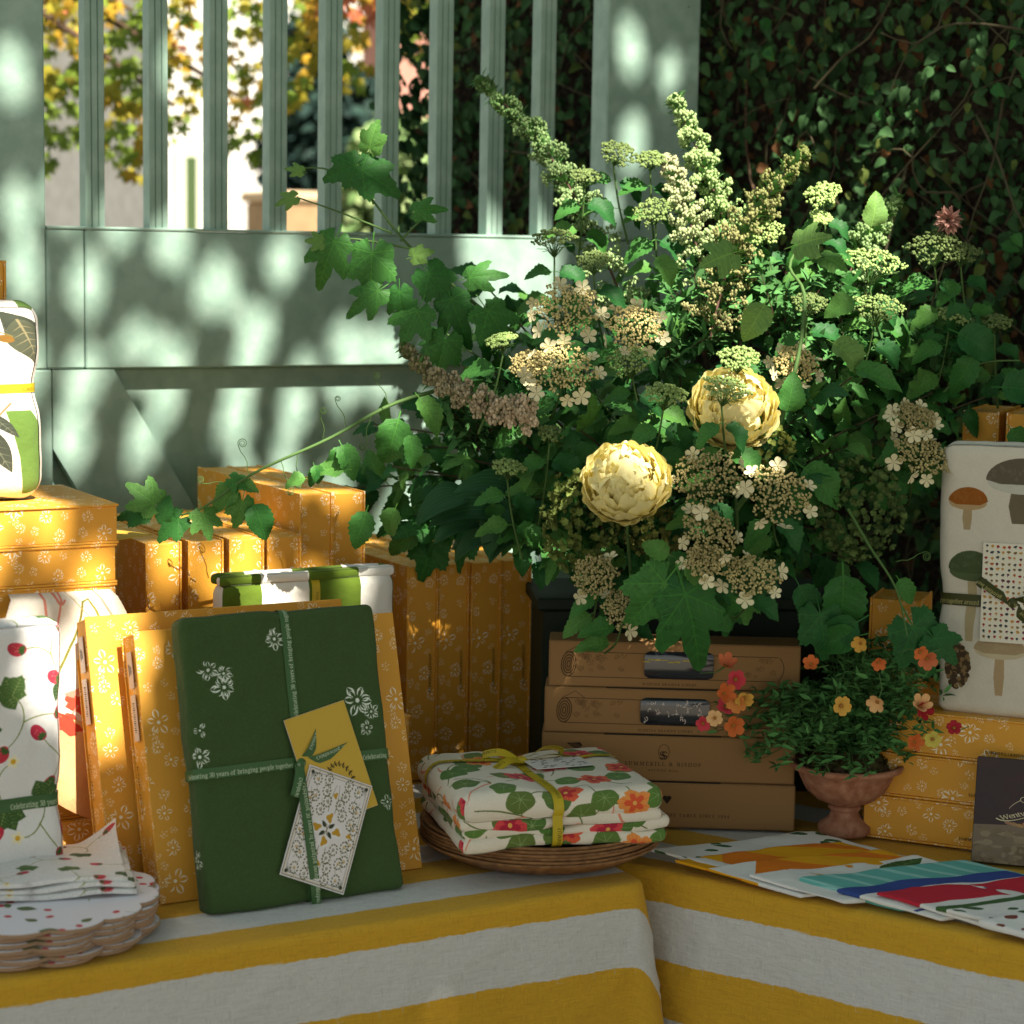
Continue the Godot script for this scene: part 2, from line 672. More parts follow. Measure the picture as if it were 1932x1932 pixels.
# ================================================================== the scene
func _ready() -> void:
	rng.seed = 71
	fn.seed = 5
	fn.frequency = 0.02
	fn.noise_type = FastNoiseLite.TYPE_SIMPLEX_SMOOTH
	fn.fractal_octaves = 3
	CB = Basis(Vector3.RIGHT, -PITCH) * Basis(Vector3.BACK, ROLL)
	var cam := Camera3D.new()
	cam.name = "camera"
	cam.transform = Transform3D(CB, EYE)
	cam.near = 0.05
	cam.far = 600.0
	cam.fov = rad_to_deg(2.0 * atan(966.0 / F))
	var ca := CameraAttributesPhysical.new()
	ca.frustum_focal_length = 12.0 / (966.0 / F)
	ca.exposure_aperture = 2.6
	ca.frustum_focus_distance = 3.5
	ca.frustum_far = 600.0
	cam.attributes = ca
	add_child(cam)
	cam.current = true
	var env := Environment.new()
	env.background_mode = Environment.BG_SKY
	var sky := Sky.new()
	var psm := ProceduralSkyMaterial.new()
	psm.sky_top_color = Color(0.62, 0.67, 0.68)
	psm.sky_horizon_color = Color(0.91, 0.90, 0.85)
	psm.ground_horizon_color = Color(0.62, 0.62, 0.56)
	psm.ground_bottom_color = Color(0.30, 0.29, 0.26)
	psm.sky_curve = 0.12
	psm.sun_angle_max = 1.0
	sky.sky_material = psm
	env.sky = sky
	env.background_energy_multiplier = 0.56
	env.tonemap_mode = Environment.TONE_MAPPER_LINEAR
	env.tonemap_exposure = 2.6
	env.sdfgi_enabled = true
	env.ssao_enabled = true
	env.ssil_enabled = true
	var we := WorldEnvironment.new()
	we.environment = env
	add_child(we)
	var az := deg_to_rad(32.0)
	var el := deg_to_rad(50.0)
	SUN = Vector3(sin(az) * cos(el), sin(el), cos(az) * cos(el))
	var sun := DirectionalLight3D.new()
	sun.name = "sun"
	sun.light_energy = 1.6
	sun.light_color = Color(1.0, 0.965, 0.90)
	sun.light_angular_distance = 0.53
	sun.shadow_enabled = true
	add_child(sun)
	sun.look_at_from_position(SUN * 20.0, Vector3.ZERO, Vector3.UP)

	make_textures()
	make_materials()
	make_setting()
	make_gate()
	make_ivy()
	make_background()
	make_shade_tree()
	make_tables()
	make_boxes()
	make_left_goods()
	make_middle_goods()
	make_right_goods()
	make_arrangement()

func serif() -> SystemFont:
	var f := SystemFont.new()
	f.font_names = PackedStringArray(["Droid Serif"])
	return f
func sans() -> SystemFont:
	var f := SystemFont.new()
	f.font_names = PackedStringArray(["Droid Sans"])
	return f

# ------------------------------------------------------------------ prints
func make_textures() -> void:
	var r := RandomNumberGenerator.new()
	r.seed = 12
	var p := Pic.new(1024, 1024, Color8(227, 163, 58))
	var ink := Color8(252, 238, 216)
	var spots := []
	for k in 900:
		var c := Vector2(r.randf() * 1024, r.randf() * 1024)
		var rad: float = [22.0, 32.0, 54.0, 42.0][r.randi() % 4]
		var ok := true
		for q in spots:
			var dv: Vector2 = Vector2(wrapf(c.x - q.x, -512, 512), wrapf(c.y - q.y, -512, 512))
			if dv.length() < (rad + q.z) * 0.93: ok = false
		if not ok: continue
		spots.append(Vector3(c.x, c.y, rad))
		var nn: int = [5, 6, 7, 8][r.randi() % 4] if rad > 22 else 5
		var sd := r.randi()
		for ox in [-1024, 0, 1024]:
			for oy in [-1024, 0, 1024]:
				var cc := c + Vector2(ox, oy)
				if cc.x < -60 or cc.y < -60 or cc.x > 1084 or cc.y > 1084: continue
				var r2 := RandomNumberGenerator.new()
				r2.seed = sd
				var rot := r2.randf() * TAU
				if rad > 46:
					p.brushflower(cc, rad, nn, rot, ink, r2)
					p.brushflower(cc + Vector2.from_angle(rot) * rad * 0.95, rad * 0.5, 5, rot, ink, r2)
				else:
					p.brushflower(cc, rad * r2.randf_range(0.8, 1.0), nn, rot, ink, r2)
	T.box = p.tex()
	# dark green cloth with a few white sprigs
	p = Pic.new(1024, 1024, Color8(60, 84, 42))
	ink = Color8(226, 232, 222)
	for q in [[200, 175, 44, 5], [258, 192, 34, 6], [255, 240, 50, 7], [150, 380, 30, 3], [140, 470, 46, 5], [465, 85, 44, 7], [770, 330, 62, 6], [820, 375, 34, 5], [795, 430, 34, 5], [850, 700, 30, 4], [905, 560, 30, 5], [60, 820, 40, 6]]:
		r.seed = int(q[0] + q[1])
		p.brushflower(Vector2(q[0] * 0.97 + 30, q[1] + 15), q[2], q[3], r.randf() * 6, ink, r)
		p.brushflower(Vector2(q[0] * 0.97 + 30, q[1] + 15), q[2] * 0.82, q[3], r.randf() * 6, ink, r)
	p.slub(60000, 0.28, 3)
	T.greencloth = p.tex()
	T.straw = strawberry(1024, 22, r)
	T.strawnap = strawberry(512, 9, r, 34)
	T.nast = nasturtium(1024, r, 24)
	T.drape = drape_print(r)
	T.mush = mushrooms()
	T.bird = bird_print()
	# green and white stripes
	p = Pic.new(512, 64, Color8(232, 230, 222), 2)
	for x in [[-10, 118], [255, 400]]: p.poly(PackedVector2Array([Vector2(x[0], 0), Vector2(x[1], 0), Vector2(x[1] + 4, 64), Vector2(x[0] + 4, 64)]), Color8(88, 112, 28))
	T.stripe = p.tex()
	# ribbons
	p = Pic.new(1024, 48, Color8(196, 172, 40), 2)
	p.text("SUMMERILL & BISHOP", Vector2(330, 33), 19, Color8(40, 38, 14), 0, sans(), 5)
	p.ell(Vector2(690, 24), 15, 20, 0, Color8(40, 38, 14))
	p.ell(Vector2(690, 24), 12, 17, 0, Color8(196, 172, 40))
	p.text("S", Vector2(690, 34), 21, Color8(40, 38, 14), 0, serif())
	p.text("NOTTING HILL", Vector2(870, 31), 14, Color8(40, 38, 14), 0, sans(), 4)
	T.ribbon_y = p.tex()
	p = Pic.new(1024, 48, Color8(64, 100, 56), 2)
	p.text("Celebrating 30 years of bringing people together around the table", Vector2(512, 32), 19, Color8(214, 222, 196), 0, serif(), 0)
	T.ribbon_g = p.tex()
	p = Pic.new(1024, 48, Color8(62, 66, 26), 2)
	p.text("Bringing people together around the table", Vector2(330, 32), 18, Color8(196, 184, 120), 0, serif(), 0)
	p.text("SUMMERILL & BISHOP", Vector2(810, 32), 17, Color8(196, 184, 120), 0, sans(), 4)
	T.ribbon_o = p.tex()
	# cards
	p = Pic.new(256, 360, Color8(206, 170, 66), 2)
	for k in 22:
		var a := TAU * k / 22.0
		var c := Vector2(140, 255) + Vector2(cos(a) * 52, sin(a) * 66)
		var d := Vector2(-sin(a), cos(a) * 1.2)
		p.line(PackedVector2Array([c, c + d * 20]), 2, 1, Color8(60, 52, 24))
		for s in [-1.0, 1.0]: p.leaf(c + d * 8, c + d * 14 + d.orthogonal() * 10 * s, 0.25, Color8(60, 52, 24), Color8(60, 52, 24))
	p.text("S", Vector2(140, 268), 34, Color8(60, 52, 24), 0, serif())
	T.card_yellow = p.tex()
	T.card_white = ornate_card()
	T.card_mush = mushroom_card(r)
	# scalloped place mats: white with tiny berries
	p = Pic.new(512, 512, Color8(226, 222, 228), 2)
	r.seed = 8
	for k in 120:
		var c := Vector2(r.randf() * 512, r.randf() * 512)
		if k % 3 == 0: p.leaf(c, c + Vector2.from_angle(r.randf() * TAU) * r.randf_range(22, 40), 0.3, Color8(78, 96, 52), Color8(130, 140, 90))
		elif k % 3 == 1: p.ell(c, 8, 6, r.randf() * 3, Color8(190, 52, 66))
		else: p.line(PackedVector2Array([c, c + Vector2(r.randf_range(-20, 20), r.randf_range(-20, 20))]), 2, 1.5, Color8(120, 140, 84))
	T.mats = p.tex()
	T.kraft_roll = kraft_print(0, r)
	T.kraft_name = kraft_print(1, r)
	T.kraft_line = kraft_print(2, r)
	T.kraft_case = kraft_print(3, r)
	# puzzle box
	p = Pic.new(512, 700, Color8(52, 34, 36), 2)
	r.seed = 5
	for k in 60: p.ell(Vector2(r.randf() * 512, r.randf() * 330), r.randf_range(20, 70), r.randf_range(10, 30), r.randf() * 3, Color8(50 + r.randi() % 14, 32 + r.randi() % 8, 34 + r.randi() % 8))
	p.poly(PackedVector2Array([Vector2(0, 452), Vector2(180, 436), Vector2(512, 440), Vector2(512, 700), Vector2(0, 700)]), Color8(120, 104, 84))
	for k in 160:
		var g := r.randi() % 40
		p.ell(Vector2(r.randf() * 512, r.randf_range(470, 700)), r.randf_range(8, 26), r.randf_range(6, 22), 0, Color8(108 + g, 92 + g, 66 + g))
	for k in 14: p.ell(Vector2(150 + k * 26, 425 + (k % 3) * 6), 18, 12, 0.4, Color8(150 + (k % 4) * 10, 112 + (k % 3) * 10, 84))
	var cr := Color8(226, 214, 170)
	var script := SystemFont.new()
	script.font_names = PackedStringArray(["Droid Serif"])
	script.font_italic = true
	p.text("Wentw", Vector2(172, 372), 30, cr, -0.42, script, -4)
	p.curve(Vector2(96, 400), Vector2(150, 450), Vector2(330, 300), 7, 2, cr)
	p.curve(Vector2(150, 330), Vector2(190, 230), Vector2(400, 190), 2, 6, cr)
	p.ell(Vector2(215, 262), 20, 20, 0, cr)
	p.ell(Vector2(215, 262), 17, 17, 0, Color8(52, 34, 36))
	T.puzzle = p.tex()
	# veins
	p = Pic.new(256, 512, Color(0.86, 0.86, 0.86), 2)
	for k in 260: p.ell(Vector2(r.randf() * 256, r.randf() * 512), 12, 8, r.randf() * 3, Color(1, 1, 1) * r.randf_range(0.78, 0.94))
	for k in 9:
		for s in [-1.0, 1.0]:
			var y := 40 + k * 50
			p.curve(Vector2(128, y), Vector2(128 + s * 60, y + 24), Vector2(128 + s * 118, y + 74), 5, 1.5, Color(1, 1, 0.92))
	p.line(PackedVector2Array([Vector2(128, 0), Vector2(128, 512)]), 8, 4, Color(1, 1, 0.9))
	T.vein = p.tex()
	p = Pic.new(512, 512, Color(0.86, 0.86, 0.86), 2)
	for k in 300: p.ell(Vector2(r.randf() * 512, r.randf() * 512), 14, 10, r.randf() * 3, Color(1, 1, 1) * r.randf_range(0.78, 0.94))
	var o := Vector2(256, 512 * 0.35)
	for a in [0.0, 0.87, -0.87, 1.8, -1.8]:
		var d: Vector2 = Vector2(sin(a) * 0.5, cos(a) * 0.6) * 512
		p.line(PackedVector2Array([o, o + d]), 7, 2, Color(1, 1, 0.9))
		for k in 6:
			for s in [-1.0, 1.0]:
				var m := o + d * (0.15 + k * 0.12)
				p.line(PackedVector2Array([m, m + (d.rotated(0.75 * s)).normalized() * 62]), 3.5, 1, Color(1, 1, 0.93))
	T.veinpalm = p.tex()
	p = Pic.new(256, 512, Color(0.86, 0.86, 0.86), 2)
	for k in 11:
		var s := (k - 5) / 5.0
		p.curve(Vector2(128, 0), Vector2(128 + s * 190, 200), Vector2(128 + s * 20, 512), 6, 2, Color(1, 1, 0.95))
	T.veinrib = p.tex()
	for k in ["vein", "veinpalm", "veinrib"]:
		var im: Image = (T[k] as ImageTexture).get_image().duplicate()
		im.clear_mipmaps()
		im.resize(im.get_width() / 2, im.get_height() / 2)
		im.convert(Image.FORMAT_RGBA8)
		im.bump_map_to_normal_map(5.0)
		T[k + "n"] = ImageTexture.create_from_image(im)
	T.weave = noise_tex(0.09, true, Color.BLACK, Color.WHITE, 3, 512, 3.0)
	T.crease = noise_tex(0.012, true, Color.BLACK, Color.WHITE, 5, 1024, 6.0)
	T.paper = noise_tex(0.25, true, Color.BLACK, Color.WHITE, 2, 512, 1.2)
	T.kraftgrain = noise_tex(0.3, false, Color8(136, 102, 62), Color8(160, 122, 78), 3, 512)
	T.clay = noise_tex(0.03, false, Color8(150, 96, 70), Color8(186, 136, 108), 5, 512)
	T.bark = noise_tex(0.05, false, Color8(58, 44, 34), Color8(108, 86, 66), 5, 512)
	T.wood = noise_tex(0.02, false, Color8(112, 78, 48), Color8(158, 116, 76), 5, 512)
	T.paint = noise_tex(0.02, false, Color8(144, 174, 160), Color8(160, 188, 174), 4, 512)
	T.paintn = noise_tex(0.06, true, Color.BLACK, Color.WHITE, 4, 512, 2.0)
	T.stone = noise_tex(0.04, false, Color8(110, 104, 96), Color8(146, 138, 126), 5, 512)
	T.darkstone = noise_tex(0.05, false, Color8(34, 26, 20), Color8(66, 54, 42), 5, 512)
	T.plaster = noise_tex(0.03, false, Color8(206, 202, 196), Color8(224, 221, 216), 4, 512)

func strawberry(size: int, n: int, r: RandomNumberGenerator, sd := 21) -> ImageTexture:
	var p := Pic.new(size, size, Color8(226, 224, 222), 2)
	r.seed = sd
	var k := size / 1024.0
	var stem := Color8(128, 140, 76)
	var gr := [Color8(62, 92, 44), Color8(74, 104, 50), Color8(54, 82, 44)]
	for i in n:
		var c := Vector2(fmod(i * 0.381966 + 0.08, 1.0), (i + 0.5) / n) * size
		var a := r.randf() * TAU
		for j in 3:
			var e := c + Vector2.from_angle(a + j * 2.1 + r.randf_range(-0.3, 0.3)) * r.randf_range(80, 130) * k
			p.curve(c, c.lerp(e, 0.5) + (e - c).orthogonal() * r.randf_range(-0.4, 0.4), e, 5 * k, 3 * k, stem)
			var d := (e - c).normalized()
			if j == 0:
				for s in [-0.8, 0.0, 0.8]: p.leaf(e, e + d.rotated(s) * 78 * k, 0.42, gr[(i + j) % 3], Color8(150, 166, 104), 0.09)
			elif j == 1 or i % 3 > 0:
				var b := Color8(178 + r.randi() % 20, 46 + r.randi() % 16, 70)
				p.blob(e + d * 22 * k, 34 * k, 24 * k, d.angle(), b, 0.04, 3)
				for q in 9: p.ell(e + d * r.randf_range(2, 40) * k + d.orthogonal() * r.randf_range(-14, 14) * k, 2.2 * k, 1.5 * k, 0, Color8(232, 150, 130), 6)
				for s in [-1.4, -0.7, 0.0, 0.7, 1.4]: p.leaf(e - d * 4 * k, e + d.rotated(s) * 20 * k, 0.25, gr[0], gr[1])
			else:
				for q in 5: p.ell(e + Vector2.from_angle(q * TAU / 5) * 13 * k, 11 * k, 8 * k, q * TAU / 5, Color8(238, 228, 190))
				p.ell(e, 9 * k, 9 * k, 0, Color8(214, 164, 40))
	p.slub(40000, 0.10, 7)
	return p.tex()

func nasturtium(size: int, r: RandomNumberGenerator, n: int) -> ImageTexture:
	var p := Pic.new(size, size, Color8(232, 222, 204), 2)
	r.seed = 44
	var stem := [Color8(96, 112, 54), Color8(226, 140, 112)]
	var cs := []
	for i in n: cs.append(Vector2(fmod(i * 0.618 + 0.1, 1.0), (i + 0.5) / n) * size)
	for i in n:
		var c: Vector2 = cs[i]
		for j in 3:
			var e := c + Vector2(r.randf_range(-190, 190), r.randf_range(-150, 150))
			p.curve(c, c.lerp(e, 0.5) + (e - c).orthogonal() * r.randf_range(-0.7, 0.7), e, 11 if j == 1 else 6, 4, stem[1 if j == 1 else 0])
	for i in n:
		var c: Vector2 = cs[i]
		for j in 2:
			var e := c + Vector2(r.randf_range(-110, 110), r.randf_range(-90, 90))
			p.blob(e, 56, 46, r.randf() * 3, Color8(84 + r.randi() % 20, 118 + r.randi() % 14, 58), 0.05, 5)
			for q in 7: p.line(PackedVector2Array([e, e + Vector2.from_angle(q * TAU / 7) * 42]), 3, 1, Color8(140, 164, 104))
		if i % 5 != 3:
			var hot := i % 3
			var c1: Color = [Color8(226, 98, 62), Color8(222, 76, 78), Color8(238, 150, 74)][hot]
			var c2: Color = [Color8(196, 48, 52), Color8(184, 40, 66), Color8(226, 90, 52)][hot]
			for q in 5:
				var d := Vector2.from_angle(q * TAU / 5 + i)
				p.blob(c + d * 30, 34, 26, d.angle(), c1, 0.07, 6)
			for q in 5:
				var d := Vector2.from_angle(q * TAU / 5 + i)
				p.ell(c + d * 22, 18, 11, d.angle(), c2)
				for s in [-0.3, 0.0, 0.3]: p.line(PackedVector2Array([c, c + d.rotated(s) * 52]), 3, 1, c2)
			p.ell(c, 8, 8, 0, Color8(236, 180, 90))
	p.slub(40000, 0.10, 7)
	return p.tex()

func drape_print(r: RandomNumberGenerator) -> ImageTexture:
	var p := Pic.new(512, 1024, Color8(232, 222, 208), 2)
	var pink := Color8(224, 140, 120)
	var ol := Color8(122, 120, 50)
	p.curve(Vector2(150, 0), Vector2(170, 120), Vector2(160, 330), 14, 9, pink)
	p.curve(Vector2(250, -10), Vector2(190, 190), Vector2(165, 340), 10, 6, pink)
	p.curve(Vector2(215, 0), Vector2(215, 90), Vector2(255, 40), 16, 10, pink)
	p.line(PackedVector2Array([Vector2(200, 380), Vector2(250, 240), Vector2(310, 110), Vector2(335, 50), Vector2(365, 40), Vector2(385, 90), Vector2(392, 200), Vector2(380, 330)]), 8, 13, ol)
	p.curve(Vector2(392, 200), Vector2(410, 280), Vector2(430, 340), 10, 7, ol)
	p.line(PackedVector2Array([Vector2(220, 470), Vector2(280, 420), Vector2(320, 270), Vector2(340, 150), Vector2(365, 140), Vector2(375, 200), Vector2(360, 330)]), 26, 12, pink)
	p.curve(Vector2(420, 0), Vector2(450, 160), Vector2(512, 300), 12, 16, pink)
	p.curve(Vector2(270, 0), Vector2(330, 100), Vector2(420, 190), 5, 4, Color8(190, 170, 120))
	for q in [[250, 500], [215, 590], [400, 560], [330, 470]]:
		for i in 5: p.blob(Vector2(q[0], q[1]) + Vector2.from_angle(i * TAU / 5) * 20, 24, 18, i * TAU / 5, Color8(216, 74, 52), 0.08, 5)
		p.line(PackedVector2Array([Vector2(q[0], q[1]), Vector2(q[0] - 30, q[1] + 70)]), 6, 4, pink)
	p.poly(PackedVector2Array([Vector2(0, 585), Vector2(512, 560), Vector2(512, 1024), Vector2(0, 1024)]), Color8(226, 176, 122))
	for i in 5: p.blob(Vector2(205, 610) + Vector2.from_angle(i * TAU / 5) * 22, 26, 20, i * TAU / 5, Color8(206, 66, 46), 0.08, 5)
	p.slub(40000, 0.10, 7)
	return p.tex()

func mushrooms() -> ImageTexture:
	var p := Pic.new(1024, 1024, Color8(210, 203, 186), 2)
	# [x, y, cap rx, cap ry, stem w, stem h, cap, under, stem colours]
	for m in [[105, 212, 72, 52, 34, 108, Color8(146, 84, 24), Color8(178, 150, 108), Color8(168, 146, 110)], [302, 128, 136, 84, 84, 160, Color8(96, 88, 72), Color8(192, 190, 176), Color8(108, 98, 78)], [125, 470, 88, 72, 38, 270, Color8(70, 84, 52), Color8(82, 96, 62), Color8(176, 160, 122)], [240, 766, 97, 52, 38, 170, Color8(166, 146, 110), Color8(196, 182, 150), Color8(176, 150, 112)], [640, 420, 130, 90, 60, 200, Color8(150, 60, 40), Color8(200, 180, 150), Color8(186, 166, 130)], [800, 760, 150, 90, 60, 220, Color8(120, 96, 60), Color8(200, 180, 150), Color8(186, 166, 130)]]:
		var c := Vector2(m[0], m[1])
		p.poly(PackedVector2Array([c + Vector2(-m[4] * 0.42, 10), c + Vector2(m[4] * 0.42, 10), c + Vector2(m[4] * 0.5, m[5] * 0.6), c + Vector2(m[4] * 0.36, m[5]), c + Vector2(-m[4] * 0.36, m[5]), c + Vector2(-m[4] * 0.55, m[5] * 0.6)]), m[8])
		p.ell(c + Vector2(0, 8), m[2] * 0.96, m[3] * 0.5, 0, m[7], 30)
		var q := PackedVector2Array()
		for i in 25:
			var a := PI + PI * i / 24.0
			q.append(c + Vector2(cos(a) * m[2], sin(a) * m[3]))
		q.append(c + Vector2(m[2] * 0.6, 14))
		q.append(c + Vector2(-m[2] * 0.6, 14))
		p.poly(q, m[6])
		for k in 40:
			var a := rng.randf() * PI + PI
			var rr := sqrt(rng.randf()) * 0.92
			p.ell(c + Vector2(cos(a) * m[2] * rr, sin(a) * m[3] * rr), 10, 6, rng.randf() * 3, (m[6] as Color).lightened(rng.randf() * 0.07), 8)
	for k in 260:                                  # morel
		var a := rng.randf() * TAU
		var rr := sqrt(rng.randf())
		p.ell(Vector2(82, 836) + Vector2(cos(a) * 44, sin(a) * 82) * rr, 9, 9, 0, Color8(74, 58, 40) if k % 3 else Color8(132, 108, 72), 8)
	p.slub(40000, 0.10, 7)
	return p.tex()

func bird_print() -> ImageTexture:
	var p := Pic.new(512, 1024, Color8(232, 224, 214), 2)
	var dk := Color8(60, 66, 54)
	p.poly(PackedVector2Array([Vector2(400, 560), Vector2(470, 560), Vector2(512, 640), Vector2(512, 1024), Vector2(440, 1024), Vector2(430, 800)]), Color8(92, 122, 52))
	for q in [[280, 640, 400, 760], [220, 720, 330, 980], [330, 620, 410, 880], [180, 760, 380, 900], [250, 300, 380, 240], [240, 820, 300, 1010], [350, 560, 430, 700]]: p.leaf(Vector2(q[0], q[1]), Vector2(q[2], q[3]), 0.13, dk, Color8(100, 104, 86))
	p.curve(Vector2(200, 980), Vector2(300, 700), Vector2(420, 520), 12, 8, Color8(150, 116, 84))
	p.poly(PackedVector2Array([Vector2(380, 30), Vector2(500, 110), Vector2(512, 330), Vector2(450, 250), Vector2(400, 180)]), dk)
	p.leaf(Vector2(430, 90), Vector2(500, 320), 0.25, Color8(80, 84, 66), Color8(140, 130, 96))
	p.ell(Vector2(400, 190), 26, 18, 0.6, Color8(132, 96, 40))
	p.curve(Vector2(300, 140), Vector2(360, 130), Vector2(420, 180), 8, 4, Color8(128, 116, 60))
	p.slub(20000, 0.10, 7)
	return p.tex()

func ornate_card() -> ImageTexture:
	var p := Pic.new(400, 580, Color8(228, 222, 222), 2)
	var gd := Color8(196, 150, 40)
	var dk := Color8(58, 62, 44)
	var ol := Color8(112, 108, 66)
	for e in [[8, dk, 3.0], [14, gd, 2.0], [24, dk, 2.0]]:
		var i: float = e[0]
		var q := [Vector2(i, i), Vector2(400 - i, i), Vector2(400 - i, 580 - i), Vector2(i, 580 - i), Vector2(i, i)]
		for k in 4: p.line(PackedVector2Array([q[k], q[k + 1]]), e[2], e[2], e[1])
	for sx in [-1.0, 1.0]:
		for sy in [-1.0, 1.0]:
			var o := Vector2(200 + sx * 172, 290 + sy * 262)
			for k in 6: p.line(PackedVector2Array([o, o + Vector2(-sx, 0).rotated(sx * sy * k * 0.3) * 40]), 3, 1, dk)
			p.ell(o, 10, 10, 0, dk)
			for c in [Vector2(70, 90), Vector2(130, 60), Vector2(60, 190), Vector2(120, 150), Vector2(130, 235), Vector2(64, 250), Vector2(150, 130), Vector2(40, 140), Vector2(160, 40)]:
				var m := Vector2(200 + sx * c.x, 290 + sy * c.y)
				for k in 10:
					var a := TAU * k / 10
					var e := m + Vector2.from_angle(a) * Vector2(20, 26)
					p.leaf(e, e + Vector2.from_angle(a + 1.3 * sx) * 15, 0.28, ol, dk)
				p.ell(m, 8, 8, 0, gd if c.x > 110 else ol)
				p.ell(m, 4, 4, 0, Color8(228, 222, 222))
				p.curve(m, m + Vector2(-sx * 20, 40), m + Vector2(sx * 6, 56 * sy), 3, 1.5, ol)
			p.curve(Vector2(200, 290), Vector2(200 + sx * 40, 290 + sy * 120), Vector2(200 + sx * 8, 290 + sy * 235), 4, 2, ol)
	for s in [Vector2(0, 1), Vector2(0, -1), Vector2(1, 0), Vector2(-1, 0)]:
		var c: Vector2 = Vector2(200, 290) + s * 62
		p.ell(c, 34, 34, 0, Color8(232, 228, 228))
		p.blob(c, 24, 18, s.angle(), gd, 0.25, 3)
		p.leaf(Vector2(200, 290) + s.rotated(0.78) * 14, Vector2(200, 290) + s.rotated(0.78) * 56, 0.25, dk, dk)
		p.blob(Vector2(200, 290) + s * Vector2(140, 180), 16, 12, s.angle(), gd, 0.25, 3)
	return p.tex()

func mushroom_card(r: RandomNumberGenerator) -> ImageTexture:
	var p := Pic.new(300, 560, Color8(226, 220, 200), 2)
	var cols := [Color8(156, 40, 46), Color8(180, 92, 44), Color8(60, 66, 62), Color8(120, 96, 52), Color8(96, 52, 70), Color8(190, 140, 60), Color8(40, 60, 70)]
	for y in 17:
		for x in 9:
			var c := Vector2(20 + x * 32 + r.randf_range(-3, 3), 18 + y * 32 + r.randf_range(-4, 4))
			var col: Color = cols[r.randi() % 7]
			var rot := r.randf_range(-0.5, 0.5)
			p.line(PackedVector2Array([c, c + Vector2(0, 13).rotated(rot)]), 4, 3, Color8(176, 148, 108) if r.randf() < 0.6 else col)
			p.ell(c, r.randf_range(7, 12), r.randf_range(5, 8), rot, col)
	return p.tex()

func kraft_print(kind: int, r: RandomNumberGenerator) -> ImageTexture:
	var p := Pic.new(1024, 187, Color8(150, 113, 70), 2)
	var dk := Color8(44, 28, 16)
	r.seed = 3
	if kind == 0 or kind == 3:
		for k in 4: 
			p.ell(Vector2(75, 95), 32 - k * 8, 56 - k * 13, 0.08, dk, 26)
			p.ell(Vector2(75, 95), 29 - k * 8, 52 - k * 13, 0.08, Color8(140, 104, 62), 26)
		p.line(PackedVector2Array([Vector2(80, 39), Vector2(940, 45)]), 2.5, 2.5, dk)
		p.line(PackedVector2Array([Vector2(75, 150), Vector2(930, 152)]), 2.5, 2.5, dk)
		p.curve(Vector2(945, 45), Vector2(985, 95), Vector2(940, 152), 2.5, 2.5, dk)
		p.line(PackedVector2Array([Vector2(62, 42), Vector2(120, 8), Vector2(160, 40)]), 2, 2, dk)
		for k in 26:
			var x := r.randf_range(120, 310) if k < 17 else r.randf_range(800, 930)
			p.brushflower(Vector2(x, r.randf_range(52, 138)), r.randf_range(9, 19), 5 + k % 3, r.randf() * 6, Color8(82, 58, 32), r)
		p.text("SCENTED DRAWER LINERS", Vector2(495, 176), 10, dk, 0, serif(), 2)
	elif kind == 1:
		p.ell(Vector2(495, 62), 23, 34, 0, dk, 30)
		p.ell(Vector2(495, 62), 21, 32, 0, Color8(150, 113, 70), 30)
		p.text("S", Vector2(491, 80), 36, dk, 0, serif())
		p.text("S", Vector2(500, 80), 36, dk, 0, serif())
		p.text("SUMMERILL & BISHOP", Vector2(495, 118), 16, dk, 0, serif(), 4)
		p.text("NOTTING HILL", Vector2(495, 146), 9, dk, 0, serif(), 3)
		p.poly(PackedVector2Array([Vector2(95, 34), Vector2(150, 30), Vector2(160, 44), Vector2(140, 60), Vector2(120, 52)]), dk)
		p.ell(Vector2(130, 44), 26, 9, 0.2, Color8(90, 64, 38))
	else:
		var h := Vector2(510, 66)
		p.ell(h + Vector2(-8, -6), 10, 9, 0, dk)
		p.ell(h + Vector2(8, -6), 10, 9, 0, dk)
		p.poly(PackedVector2Array([h + Vector2(-17.5, -2), h + Vector2(0, 22), h + Vector2(17.5, -2)]), dk)
		p.text("TOGETHER AROUND THE TABLE SINCE 1994", Vector2(520, 138), 13, dk, 0, serif(), 3)
	return p.tex()

